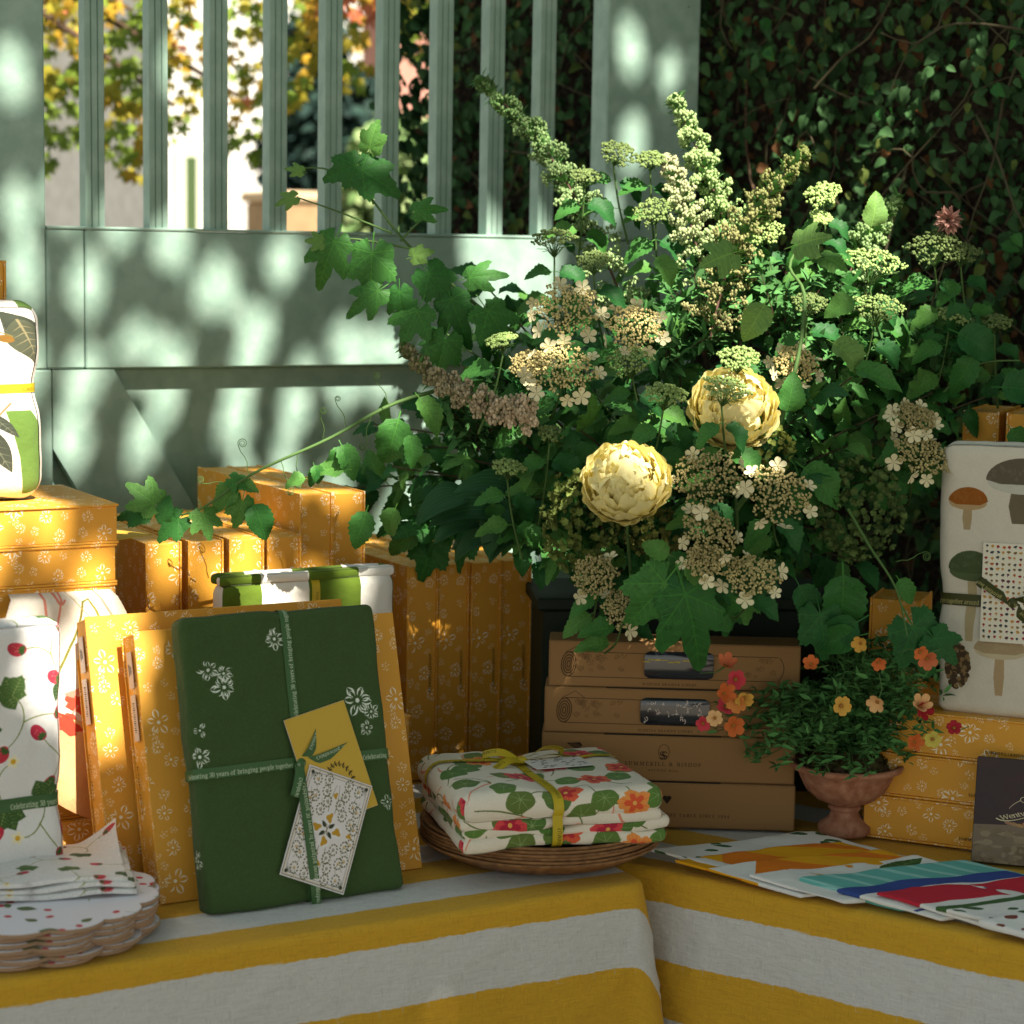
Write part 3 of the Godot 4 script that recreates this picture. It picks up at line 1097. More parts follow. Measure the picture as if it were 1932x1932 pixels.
# ------------------------------------------------------------------ materials
func make_materials() -> void:
	M.box = mat(Color.WHITE, 0.55, T.box, T.paper, 0.35)
	M.boxedge = mat(Color8(184, 112, 26), 0.6)
	M.kraft = mat(Color.WHITE, 0.8, T.kraftgrain, null, 0.0, 3.0)
	M.kraft_roll = mat(Color.WHITE, 0.8, T.kraft_roll)
	M.kraft_name = mat(Color.WHITE, 0.8, T.kraft_name)
	M.kraft_case = mat(Color.WHITE, 0.8, T.kraft_case)
	M.kraft_line = mat(Color.WHITE, 0.8, T.kraft_line)
	M.black = mat(Color8(28, 26, 24), 0.7)
	M.film = mat(Color8(34, 38, 44), 0.12)
	M.film.metallic_specular = 0.7
	for k in ["straw", "strawnap", "nast", "drape", "mush", "bird", "stripe", "greencloth"]:
		M[k] = mat(Color.WHITE, 0.92, T[k], T.crease, 0.5)
		M[k].rim_enabled = true
		M[k].rim = 0.15
	M.greencloth.normal_scale = 1.0
	M.ribbon_y = mat(Color.WHITE, 0.5, T.ribbon_y)
	M.ribbon_g = mat(Color.WHITE, 0.5, T.ribbon_g)
	M.ribbon_o = mat(Color.WHITE, 0.5, T.ribbon_o)
	M.card_yellow = mat(Color.WHITE, 0.8, T.card_yellow)
	M.card_white = mat(Color.WHITE, 0.7, T.card_white)
	M.card_mush = mat(Color.WHITE, 0.7, T.card_mush)
	M.paper = mat(Color8(226, 220, 214), 0.8)
	M.sticker = mat(Color8(222, 206, 196), 0.7)
	M.mats = mat(Color.WHITE, 0.7, T.mats)
	M.cork = mat(Color8(164, 134, 108), 0.9, null, T.weave, 0.4)
	M.cork.uv1_triplanar = true
	M.puzzle = mat(Color.WHITE, 0.4, T.puzzle)
	M.wood = mat(Color.WHITE, 0.6, T.wood, T.weave, 0.2, 4.0)
	M.clay = mat(Color.WHITE, 0.9, T.clay, T.weave, 0.4, 3.0)
	M.paint = mat(Color.WHITE, 0.5, T.paint, T.paintn, 0.10, 1.5)
	M.bark = mat(Color.WHITE, 0.9, T.bark, T.paintn, 1.0, 4.0)
	M.stone = mat(Color.WHITE, 0.9, T.stone, T.paintn, 0.8, 1.2)
	M.darkstone = mat(Color.WHITE, 0.95, T.darkstone, T.paintn, 1.0, 2.0)
	M.plaster = mat(Color.WHITE, 0.9, T.plaster, T.paintn, 0.5, 0.4)
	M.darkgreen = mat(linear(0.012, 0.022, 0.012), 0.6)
	M.steel = mat(Color8(46, 44, 42), 0.45)
	var cl := mat(Color.WHITE, 0.95, null, T.crease, 0.55)
	cl.vertex_color_use_as_albedo = true
	cl.uv1_triplanar = true
	cl.uv1_scale = Vector3.ONE * 3.0
	cl.rim_enabled = true
	cl.rim = 0.12
	M.cloth = cl
	# greens
	var g := [[0.028, 0.116, 0.024], [0.046, 0.155, 0.032], [0.021, 0.096, 0.025], [0.075, 0.192, 0.040], [0.125, 0.24, 0.06]]
	for i in 5:
		M["leaf%d" % i] = leafmat(linear(g[i][0] * 1.5, g[i][1] * 1.5, g[i][2] * 1.5), 0.42, T.vein)
		M["palm%d" % i] = leafmat(linear(g[i][0] * 1.5, g[i][1] * 1.5, g[i][2] * 1.5), 0.42, T.veinpalm)
	M.rib = leafmat(linear(0.035, 0.125, 0.045), 0.35, T.veinrib)
	M.stem = leafmat(linear(0.09, 0.17, 0.05), 0.5, null, 0.1)
	M.stemdark = mat(linear(0.09, 0.075, 0.04), 0.7)
	M.stemred = mat(linear(0.12, 0.06, 0.045), 0.7)
	M.tint = leafmat(Color.WHITE, 0.6, null, 0.25)
	M.tint.vertex_color_use_as_albedo = true
	M.petal = leafmat(linear(0.92, 0.85, 0.44), 0.6, null, 0.5)
	M.petal.backlight = Color(1, 0.92, 0.55) * 0.7
	M.petalin = leafmat(linear(0.90, 0.74, 0.26), 0.6, null, 0.5)
	M.petalin.backlight = Color(1, 0.7, 0.2) * 0.55
	M.cream = leafmat(linear(0.72, 0.66, 0.42), 0.7, null, 0.2)
	M.white = leafmat(linear(0.74, 0.76, 0.60), 0.7, null, 0.35)

# ------------------------------------------------------------------ ground, sky lies in the environment
func make_setting() -> void:
	var st := st_new(false)
	quad(st, Vector3(-300, 0, -300), Vector3(300, 0, -300), Vector3(300, 0, 300), Vector3(-300, 0, 300))
	struct("ground", done(st), M.stone)

# ------------------------------------------------------------------ the green gate
func make_gate() -> void:
	var g := thing("garden_gate", "tall sage green painted gate of upright pickets above solid boards", "gate", fr(TL, 0, 0, GATE_C), TL)
	var c := GATE_C
	# local x is u, z is 0 at the front plane
	var ys := lu(500, 440, c, TL).y                 # top of the boards
	var yr := lu(500, 692, c, TL).y                 # underside of the wide board
	var top := 2.75
	var u_post := lu(1140, 200, c, TL).x
	var u_end := lu(1312, 200, c, TL).x
	var u_l := lu(85, 300, c, TL).x
	var slab := func(n: String, u0: float, u1: float, y0: float, y1: float, z0: float, z1: float) -> void:
		var st := st_new(false)
		box_into(st, Vector3((u0 + u1) / 2, (y0 + y1) / 2, (z0 + z1) / 2), Vector3(u1 - u0, y1 - y0, z1 - z0), 0.003)
		part(n, done(st), M.paint, g)
	var u_seam := lu(161, 600, c, TL).x
	slab.call("stile", u_l - 1.3, u_l - 0.0, yr, top, -0.05, 0.0)
	slab.call("wide_board", u_l + 0.001, u_seam - 0.0008, yr + 0.001, ys, -0.045, -0.0006)
	slab.call("wide_board", u_seam + 0.0008, u_end - 0.02, yr, ys, -0.06, 0.0)
	slab.call("sill_cap", u_l + 0.002, u_post, ys + 0.0005, ys + 0.006, -0.05, 0.002)
	slab.call("post", u_post, u_end, ys + 0.0005, top, -0.055, 0.012)
	slab.call("post", u_end - 0.0192, u_end, 0.02, ys - 0.0005, -0.055, 0.011)
	slab.call("top_rail", u_l + 0.001, u_post - 0.001, top - 0.12, top - 0.001, -0.045, -0.002)
	var us := lu(100, 850, c, TL).x
	slab.call("stile", u_l - 1.3, us, 0.02, yr - 0.001, -0.05, -0.0004)
	slab.call("panel", us + 0.001, u_end - 0.021, 0.02, yr - 0.002, -0.075, -0.040)
	# diagonal brace from the corner under the wide board
	var a := lu(215, 694, c, TL)
	var b := lu(330, 890, c, TL)
	var d := (b - a).normalized()
	var a2 := Vector2(us + 0.001, lu(100, 848, c, TL).y)
	var L := 1.7
	var q := [Vector2(us + 0.001, yr - 0.0015), Vector2(a.x, yr - 0.0015), a + d * L, a2 + d * (L - 0.2), a2]
	var st := st_new(false)
	for i in 5:
		var p0: Vector2 = q[i]
		var p1: Vector2 = q[(i + 1) % 5]
		quad(st, Vector3(p0.x, p0.y, -0.001), Vector3(p1.x, p1.y, -0.001), Vector3(p1.x, p1.y, -0.040), Vector3(p0.x, p0.y, -0.040))
	for i in [1, 2, 3]: tri(st, Vector3(q[0].x, q[0].y, -0.001), Vector3(q[i].x, q[i].y, -0.001), Vector3(q[i + 1].x, q[i + 1].y, -0.001))
	part("brace", done(st), M.paint, g)
	# pickets with two grooves on the front
	var hw := 0.019
	var prof := [Vector2(-hw, -0.036), Vector2(-hw, -0.001), Vector2(-hw + 0.001, 0), Vector2(-0.008, 0), Vector2(-0.0065, -0.004), Vector2(-0.005, 0), Vector2(0.005, 0), Vector2(0.0065, -0.004), Vector2(0.008, 0), Vector2(hw - 0.001, 0), Vector2(hw, -0.001), Vector2(hw, -0.036)]
	st = st_new(false)
	for i in prof.size():
		var p0: Vector2 = prof[i]
		var p1: Vector2 = prof[(i + 1) % prof.size()]
		quad(st, Vector3(p0.x, 0, p0.y), Vector3(p1.x, 0, p1.y), Vector3(p1.x, top - 0.12 - ys - 0.007, p1.y), Vector3(p0.x, top - 0.12 - ys - 0.007, p0.y))
	var pm := done(st)
	for px in [154, 274, 387, 499, 603, 710, 811, 908, 1004]:
		var u := lu(px + 3, 438, c - 0.02, TL).x
		part("picket", pm, M.paint, g, Transform3D(Basis(), Vector3(u + hw, ys + 0.006, -0.004)))

# ------------------------------------------------------------------ ivy wall
func make_ivy() -> void:
	var uend := lu(1312, 200, GATE_C, TL).x
	var o := fr(TL, uend + 0.01, 0, GATE_C)
	var ang := deg_to_rad(-40.0)
	var d := dirn(ang)
	var n := nrm(ang)
	var wall := thing("garden_wall", "old masonry wall grown over by dark climbing ivy", "wall", o, ang)
	var st := st_new(false)
	box_into(st, Vector3(0.69, 1.5, -0.28), Vector3(3.1, 3.0, 0.3), 0.01)
	part("masonry", done(st), M.darkstone, wall)
	var iv := thing("ivy", "dark green climbing ivy with brown twigs covering the wall", "ivy", o, ang)
	st = st_new()
	for k in 560:
		var p := Vector3(rng.randf_range(-0.75, 1.9), rng.randf_range(0.4, 2.8), rng.randf_range(-0.11, -0.02))
		var pts := []
		var dv := Vector3(rng.randf_range(-1, 1), rng.randf_range(-1.0, 1.0), 0.1) * rng.randf_range(0.05, 0.14)
		for i in 5:
			pts.append(p)
			p += dv + Vector3(rng.randf_range(-0.03, 0.03), rng.randf_range(-0.04, 0.03), rng.randf_range(-0.02, 0.02))
		tube(st, spline(pts, 9), 0.0035, 0.0012, 4)
	var tw := part("twigs", done(st), M.stemdark, iv)
	tw.set_meta("kind", "stuff")
	for e in [[0.3, 1.2, 0.1, 2.2], [0.9, 1.2, 1.0, 2.8], [1.25, 1.2, 1.05, 2.6]]:
		part("stem", tube_mesh(spline([Vector3(e[0], e[1], -0.05), Vector3(lerpf(e[0], e[2], 0.3) + 0.05, lerpf(e[1], e[3], 0.35), -0.02), Vector3(lerpf(e[0], e[2], 0.7) - 0.04, lerpf(e[1], e[3], 0.7), -0.03), Vector3(e[2], e[3], -0.04)], 16), 0.005, 0.0025, 6), M.bark, iv)
	var lm := ovate(0.33, 0.3, 0.7, 0.02, 0.2, 0.14, 6, 0.62)
	var xs := []
	var cs := []
	var big := []
	for k in 30000:
		var x := rng.randf_range(-0.88, 1.95)
		var y := rng.randf_range(0.3, 2.9)
		if y < 1.2 and rng.randf() < 0.5: continue
		var lift := fn.get_noise_2d(x * 130, y * 130) * 0.10
		if fn.get_noise_2d(x * 190 + 300, y * 190) < -0.14 and rng.randf() < 0.5: continue
		var z := rng.randf_range(-0.13, 0.02) + lift
		var sc := rng.randf_range(0.018, 0.040)
		var dr := Vector3(rng.randf_range(-0.7, 0.7), -1.0 + rng.randf_range(-0.2, 0.9), rng.randf_range(-0.2, 0.6))
		var nn := Vector3(rng.randf_range(-0.7, 0.7), rng.randf_range(-0.1, 0.9), 1.0)
		var xf := facing(Vector3(x, y, z), dr, nn, sc)
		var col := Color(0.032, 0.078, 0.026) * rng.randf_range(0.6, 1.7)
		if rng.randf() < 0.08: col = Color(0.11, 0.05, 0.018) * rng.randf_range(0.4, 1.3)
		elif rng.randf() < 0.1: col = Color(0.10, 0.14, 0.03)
		if z > 0.02 and big.size() < 260 and col.g > col.r and y > 1.35 and x > 0.02: big.append(xf)
		else:
			xs.append(xf)
			cs.append(col)
	# end of the wall beyond the gate
	for k in 1500:
		var y := rng.randf_range(1.2, 2.9)
		var dr := Vector3(rng.randf_range(-0.5, 0.9), -1.0, rng.randf_range(-0.6, 0.6))
		xs.append(facing(Vector3(-0.87 + rng.randf_range(-0.09, 0.03), y, rng.randf_range(-0.4, 0.05)), dr, Vector3(-1, rng.randf_range(0, 0.8), rng.randf_range(-0.6, 0.6)), rng.randf_range(0.03, 0.055)))
		cs.append(Color(0.03, 0.075, 0.026) * rng.randf_range(0.6, 1.8))
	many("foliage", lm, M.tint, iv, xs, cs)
	for i in big.size(): part("leaf", lm, M["leaf%d" % [0, 2, 2, 1][i % 4]], iv, big[i])

# ------------------------------------------------------------------ what is seen between the pickets
func house(label: String, cx: Vector3, w: float, d: float, h: float, m: Material, wins: Array, roof: Material) -> void:
	var o := thing("house", label, "house", cx, TL)
	var st := st_new(false)
	box_into(st, Vector3(w / 2, h / 2, -d / 2), Vector3(w, h, d), 0.01)
	part("wall", done(st), m, o)
	st = st_new(false)
	quad(st, Vector3(-0.4, h, 0.4), Vector3(w + 0.4, h, 0.4), Vector3(w + 0.4, h + 2, -d / 2), Vector3(-0.4, h + 2, -d / 2))
	quad(st, Vector3(-0.4, h, -d - 0.4), Vector3(w + 0.4, h, -d - 0.4), Vector3(w + 0.4, h + 2, -d / 2), Vector3(-0.4, h + 2, -d / 2))
	part("roof", done(st), roof, o)
	for k in wins:
		st = st_new(false)
		box_into(st, Vector3(k[0], k[1], 0.02), Vector3(k[2] + 0.12, k[3] + 0.12, 0.08), 0.01)
		var f := part("window", done(st), M.white, o)
		st = st_new(false)
		box_into(st, Vector3(k[0], k[1], 0.065), Vector3(k[2], k[3], 0.02), 0.002)
		part("pane", done(st), mat(Color8(74, 92, 60), 0.15), f)

func crown(o: Node3D, n: String, cen: Vector3, rad: Vector3, cnt: int, mesh: Mesh, sc: Vector2, cols: Array) -> void:
	var xs := []
	var cs := []
	for k in cnt:
		var v := Vector3(rng.randfn(), rng.randfn(), rng.randfn()).normalized() * pow(rng.randf(), 0.4)
		var p := v * rad
		var nz := fn.get_noise_3d(p.x * 40 + cen.x * 9, p.y * 40, p.z * 40)
		if nz < -0.12: continue
		xs.append(facing(cen + p * (1.0 + nz * 0.4), Vector3(rng.randf_range(-1, 1), rng.randf_range(-1.2, 0.3), rng.randf_range(-1, 1)), Vector3(rng.randf_range(-0.6, 0.6), 1, rng.randf_range(-0.4, 0.8)), rng.randf_range(sc.x, sc.y)))
		var c: Color = cols[rng.randi() % cols.size()]
		cs.append(c * rng.randf_range(0.7, 1.35))
	many(n, mesh, M.tint, o, xs, cs)

func make_background() -> void:
	var p := at(290, 500, 13.0)
	house("white rendered house behind the gate, its corner facing the camera", Vector3(p.x, 0, p.z), 1.4, 8.0, 5.4, M.plaster, [[0.22, lu(326, 372, nrm(TL).dot(p), TL).y, 0.07, 0.5]], mat(Color8(120, 90, 76), 0.9))
	p = at(745, 300, 26.0)
	house("small pink house far behind the pale bush", Vector3(p.x, 0, p.z), 5.0, 5.0, 4.9, mat(Color8(214, 160, 146), 0.9, T.plaster, null, 0, 0.5), [[1.6, 3.4, 0.8, 1.0]], mat(Color8(140, 80, 66), 0.9))
	var lm := ovate(0.4, 0.2, 0.4, 0.0, 0.1, 0.0, 4, 0.7)
	var star := lobed([1.0, 0.9, 0.55], [0.0, 0.85, 1.7], 0.35, 0.42, 0.2, 0.0, 0.4, 0.0)
	# dark tree
	var b := at(612, 300, 12.0)
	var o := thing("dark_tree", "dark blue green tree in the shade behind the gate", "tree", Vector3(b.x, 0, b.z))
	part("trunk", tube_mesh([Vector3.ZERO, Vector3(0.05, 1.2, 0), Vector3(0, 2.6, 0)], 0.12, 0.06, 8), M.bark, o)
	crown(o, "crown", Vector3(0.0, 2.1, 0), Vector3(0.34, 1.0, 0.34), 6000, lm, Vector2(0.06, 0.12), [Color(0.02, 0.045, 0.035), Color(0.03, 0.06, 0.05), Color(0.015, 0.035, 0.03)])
	b = at(742, 330, 10.0)
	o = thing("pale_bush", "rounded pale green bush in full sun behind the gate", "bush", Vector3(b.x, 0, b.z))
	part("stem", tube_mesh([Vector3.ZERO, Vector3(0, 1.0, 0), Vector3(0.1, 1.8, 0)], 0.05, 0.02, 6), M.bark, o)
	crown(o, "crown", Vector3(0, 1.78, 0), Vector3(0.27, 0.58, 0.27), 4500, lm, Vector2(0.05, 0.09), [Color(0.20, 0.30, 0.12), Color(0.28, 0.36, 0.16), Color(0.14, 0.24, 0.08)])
	b = at(580, 400, 10.0)
	var wl := thing("boundary_wall", "low tan coloured garden wall beyond the gate", "wall", Vector3(b.x, 0, b.z), TL)
	part("masonry", box_mesh(0.5, b.y + 0.04, 0.3, 0.01), mat(Color8(196, 166, 128), 0.9, T.plaster, null, 0, 0.6), wl)
	part("coping", box_mesh(0.54, 0.05, 0.34, 0.01), mat(Color8(206, 180, 146), 0.9), wl, Transform3D(Basis(), Vector3(0, b.y + 0.041, 0)))
	# maple with turning leaves
	var tp := at(-420, 300, 7.0)
	o = thing("maple_tree", "maple tree with green, gold and red leaves hanging behind the pickets", "tree", Vector3(tp.x, 0, tp.z))
	var t0 := Vector3(tp.x, 0, tp.z)
	part("trunk", tube_mesh(spline([Vector3.ZERO, Vector3(0.05, 1.2, 0), Vector3(0.1, 2.4, -0.1), Vector3(0.3, 3.4, 0)], 12), 0.09, 0.05, 8), M.bark, o)
	for e in [[250, 20], [480, -20], [720, -40], [330, 200], [450, 180]]:
		var q := at(e[0], e[1], 6.6) - t0
		part("limb", tube_mesh(spline([Vector3(0.15, 2.6, 0), q * 0.5 + Vector3(0, 1.5, 0), q], 12), 0.03, 0.006, 5), M.bark, o)
	var xs := []
	var cs := []
	for k in 5200:
		var px := rng.randf_range(-120, 860)
		var py := rng.randf_range(-260, 330)
		var low := 285.0 + 40 * sin(px * 0.03) + 25 * sin(px * 0.011)
		if px > 500: low = 130.0 + 45 * sin(px * 0.05) + (50.0 if px > 545 and px < 590 else 0.0) - (70.0 if px > 700 else 0.0)
		if px > 800: low = 60
		if py > low: continue
		var w := fn.get_noise_2d(px * 0.9, py * 0.9)
		if px > 330 and px < 500 and rng.randf() < 0.45: continue
		if w < -0.16 and rng.randf() < 0.8: continue
		var pos := at(px, py, rng.randf_range(6.0, 7.2)) - t0
		xs.append(facing(pos, Vector3(rng.randf_range(-0.8, 0.8), -1, rng.randf_range(-0.5, 0.5)), Vector3(rng.randf_range(-0.6, 0.6), 0.5, 1), rng.randf_range(0.022, 0.04)))
		var hot := fn.get_noise_2d(px * 0.35 + 400, py * 0.35) + (0.25 if px > 500 else 0.0) + rng.randf_range(-0.2, 0.2)
		var c := Color(0.16, 0.24, 0.03)
		if hot > 0.60: c = Color(0.55, 0.16, 0.08)
		elif hot > 0.30: c = Color(0.50, 0.30, 0.03)
		elif hot > 0.02: c = Color(0.34, 0.29, 0.03)
		cs.append(c * rng.randf_range(0.7, 1.25))
	many("foliage", star, M.tint, o, xs, cs)

# ------------------------------------------------------------------ the tree whose shade falls on the stall (above and behind the camera)
func make_shade_tree() -> void:
	var e1 := Vector3(SUN.z, 0, -SUN.x).normalized()
	var e2 := (Vector3.UP - SUN * SUN.y).normalized()
	var base := Vector3(5.5, 0, 2.5)
	var o := thing("shade_tree", "spreading garden tree above the stall that dapples the sunlight", "tree", base)
	part("trunk", tube_mesh(spline([Vector3.ZERO, Vector3(-0.1, 1.5, 0), Vector3(-0.3, 3.4, -0.2), Vector3(-0.8, 5.0, -0.6)], 14), 0.2, 0.1, 10), M.bark, o)
	for e in [Vector3(-3, 6.2, -1.5), Vector3(-6, 6.0, -2.2), Vector3(-4.5, 7.0, 0.5), Vector3(-2, 5.6, -2.6), Vector3(-7.5, 6.8, 0)]:
		part("limb", tube_mesh(spline([Vector3(-0.6, 4.4, -0.4), e * 0.55 + Vector3(0, 2.6, 0), e], 14), 0.07, 0.012, 6), M.bark, o)
	# openings in the crown: [picture x, y, depth, radius, openness]
	var holes := []
	var add := func(p: Vector3, r: float, open: float) -> void: holes.append([p.dot(e1), p.dot(e2), r, open])
	for q in [[30, 560, 4.1, 0.10, 0.62], [90, 640, 4.1, 0.11, 0.62], [220, 600, 4.15, 0.12, 0.6], [190, 760, 4.15, 0.13, 0.6], [330, 640, 4.2, 0.11, 0.5], [420, 720, 4.25, 0.11, 0.5], [520, 640, 4.25, 0.10, 0.45], [600, 700, 4.3, 0.09, 0.45], [300, 820, 4.2, 0.1, 0.45], [470, 830, 4.25, 0.1, 0.6], [610, 800, 4.3, 0.1, 0.6], [380, 500, 4.2, 0.05, 0.5], [480, 520, 4.2, 0.05, 0.5], [20, 260, 4.0, 0.05, 0.5], [60, 420, 4.0, 0.06, 0.6], [180, 480, 4.1, 0.06, 0.7], [185, 30, 4.1, 0.035, 0.6], [300, 200, 4.15, 0.03, 0.5], [410, 60, 4.2, 0.03, 0.5], [300, 380, 4.1, 0.04, 0.5], [930, 400, 4.4, 0.05, 0.8], [1020, 400, 4.45, 0.04, 0.8], [1010, 500, 4.5, 0.07, 0.95], [960, 520, 4.45, 0.05, 0.9], [1190, 120, 4.55, 0.04, 0.6], [1180, 210, 4.55, 0.05, 0.7], [1250, 250, 4.55, 0.04, 0.6], [1160, 90, 4.55, 0.03, 0.6], [1200, 330, 4.55, 0.05, 0.6], [1280, 60, 4.55, 0.02, 0.6],
			[60, 960, 3.2, 0.09, 0.5], [160, 1000, 3.2, 0.09, 0.5], [120, 1080, 3.15, 0.07, 0.6], [300, 1010, 3.5, 0.09, 0.55], [420, 1060, 3.5, 0.08, 0.5], [500, 1010, 3.6, 0.07, 0.5], [600, 960, 3.7, 0.09, 0.5], [450, 910, 3.8, 0.09, 0.65], [640, 1080, 3.6, 0.04, 0.5], [850, 1085, 3.85, 0.025, 0.7], [800, 1020, 3.9, 0.05, 0.6], [120, 1170, 3.15, 0.08, 0.8], [230, 1180, 3.15, 0.07, 0.8], [170, 1260, 3.1, 0.07, 0.7], [30, 640, 3.3, 0.08, 0.8], [30, 760, 3.3, 0.08, 0.8], [60, 880, 3.3, 0.07, 0.8], [590, 1150, 3.55, 0.03, 0.6],
			[1110, 400, 3.9, 0.09, 0.85], [1150, 500, 3.85, 0.06, 0.6], [1310, 330, 3.9, 0.09, 0.9], [1350, 430, 3.85, 0.10, 0.9], [1300, 540, 3.85, 0.08, 0.8], [1420, 520, 3.8, 0.10, 0.8], [1520, 470, 3.8, 0.10, 0.9], [1500, 580, 3.75, 0.10, 0.8], [1620, 520, 3.75, 0.09, 0.85], [1680, 560, 3.75, 0.07, 0.7], [1570, 380, 3.8, 0.05, 0.9], [1660, 430, 3.8, 0.06, 0.8], [1240, 640, 3.7, 0.05, 0.5], [1070, 600, 3.65, 0.06, 0.6], [1060, 690, 3.6, 0.06, 0.5], [880, 750, 3.6, 0.05, 0.7], [1165, 870, 3.40, 0.055, 0.85], [1195, 915, 3.40, 0.045, 0.85], [1385, 745, 3.46, 0.07, 0.85], [1400, 790, 3.5, 0.07, 0.8], [1310, 740, 3.5, 0.05, 0.7], [1190, 690, 3.6, 0.05, 0.6], [1480, 690, 3.6, 0.06, 0.5], [1350, 900, 3.45, 0.06, 0.3], [700, 560, 3.8, 0.06, 0.5], [1240, 470, 3.85, 0.07, 0.7], [1180, 560, 3.8, 0.07, 0.7], [1330, 620, 3.75, 0.07, 0.7], [1450, 640, 3.75, 0.08, 0.7], [1560, 640, 3.7, 0.08, 0.7], [1260, 560, 3.8, 0.07, 0.7], [1100, 540, 3.75, 0.06, 0.7], [1000, 600, 3.75, 0.06, 0.6], [920, 560, 3.8, 0.05, 0.6], [1640, 660, 3.7, 0.07, 0.6], [1720, 480, 3.75, 0.06, 0.6], [1020, 320, 4.0, 0.06, 0.7], [960, 230, 4.0, 0.05, 0.6], [1430, 360, 3.8, 0.05, 0.7], [1300, 240, 3.9, 0.07, 0.9], [560, 910, 3.7, 0.05, 0.6], [640, 880, 3.7, 0.05, 0.6], [900, 860, 3.6, 0.05, 0.4],
			[1780, 60, 4.2, 0.05, 0.8], [1840, 40, 4.2, 0.04, 0.8], [1820, 110, 4.2, 0.04, 0.6], [1580, 110, 4.4, 0.05, 0.8], [1800, 200, 4.1, 0.06, 0.5], [1860, 180, 4.1, 0.05, 0.45], [1550, 150, 4.4, 0.03, 0.4]]:
		var wide: bool = q[2] < 4.0 and q[2] > 3.55 and q[0] > 1050 and q[4] > 0.55
		add.call(at(q[0], q[1], q[2]), q[3] * (1.35 if wide else 1.0), q[4])
	# each opening is a cluster of small gaps between the leaves
	var cells := {}
	var gaps := []
	for h in holes:
		var full: bool = h[3] > 0.78
		var cnt := 1 if full else maxi(2, int(round(h[3] * 6.0 * h[2] * h[2] / 0.0017)))
		for j in cnt:
			var off: Vector2 = Vector2.ZERO if full else Vector2.from_angle(rng.randf() * TAU) * h[2] * sqrt(rng.randf())
			var gr: float = h[2] * 0.9 if full else minf(h[2], rng.randf_range(0.020, 0.034))
			var c: Vector2 = Vector2(h[0], h[1]) + off
			var free := true
			if not full:
				for g in gaps:
					if g.distance_to(c) < 0.088 - 0.012 * rng.randf() * h[3]: free = false
			if not free: continue
			gaps.append(c)
			for ix in range(-2, 3):
				for iy in range(-2, 3):
					var key := Vector2i(floori(c.x / 0.1) + ix, floori(c.y / 0.1) + iy)
					if not cells.has(key): cells[key] = []
					cells[key].append(Vector3(c.x, c.y, gr))
	var lm := ovate(0.42, 0.15, 0.3, 0.0, 0.05, 0.0, 4, 0.7)
	var xs := []
	var cs := []
	for k in 76000:
		var near := k % 2 == 0
		var a := rng.randf_range(0.5, 3.5) if near else rng.randf_range(-2.2, 5.4)
		var b := rng.randf_range(1.8, 4.5) if near else rng.randf_range(0.2, 6.0)
		if not near and a > 0.6 and a < 3.4 and b > 1.9 and b < 4.4: continue
		var sc := rng.randf_range(0.045, 0.08) if near else rng.randf_range(0.13, 0.22)
		var da := rng.randf() * TAU
		var shut := true
		var key := Vector2i(floori(a / 0.1), floori(b / 0.1))
		if cells.has(key):
			for g in cells[key]:
				if Vector2(a - g.x, b - g.y).length() < g.z + sc * 0.36: shut = false
		if not shut: continue
		var d := e1 * cos(da) + e2 * sin(da) + SUN * rng.randf_range(-0.4, 0.4)
		var pos := SUN * (4.9 + rng.randf_range(-0.35, 0.35)) + e1 * a + e2 * b - base - d.normalized() * sc * 0.5
		xs.append(facing(pos, d, SUN + Vector3(rng.randf_range(-0.5, 0.5), 0.3, rng.randf_range(-0.5, 0.5)), sc))
		cs.append(Color(0.05, 0.12, 0.03) * rng.randf_range(0.7, 1.3))
	many("crown", lm, M.tint, o, xs, cs)

# ================================================================== tables
func stripe_tex() -> ImageTexture:
	# two stripes of 9.25 cm across the height; fuzzy woven edge, slubs in the yarn
	var w := 512
	var im := Image.create(w, w, false, Image.FORMAT_RGB8)
	var ye := Color8(208, 160, 44)
	var wh := Color8(206, 204, 200)
	im.fill(wh)
	for x in w:
		var e := int(3.0 * sin(x * TAU / w * 5.0) + 1.5 * sin(x * TAU / w * 23.0) + rng.randi_range(-1, 1))
		im.fill_rect(Rect2i(x, 128 + e, 1, 256), ye)
	for k in 5200:
		var x := rng.randi() % w
		var y := rng.randi() % w
		var c := im.get_pixel(x, y)
		var f := rng.randf_range(0.90, 1.07)
		if rng.randf() < 0.6: im.fill_rect(Rect2i(x, y, rng.randi_range(8, 44), 1), Color(c.r * f, c.g * f, c.b * f).clamp())
		else: im.fill_rect(Rect2i(x, y, 1, mini(rng.randi_range(6, 30), (384 if y >= 128 and y < 384 else (128 if y < 128 else 512)) - y)), Color(c.r * f, c.g * f, c.b * f).clamp())
	im.generate_mipmaps()
	return ImageTexture.create_from_image(im)

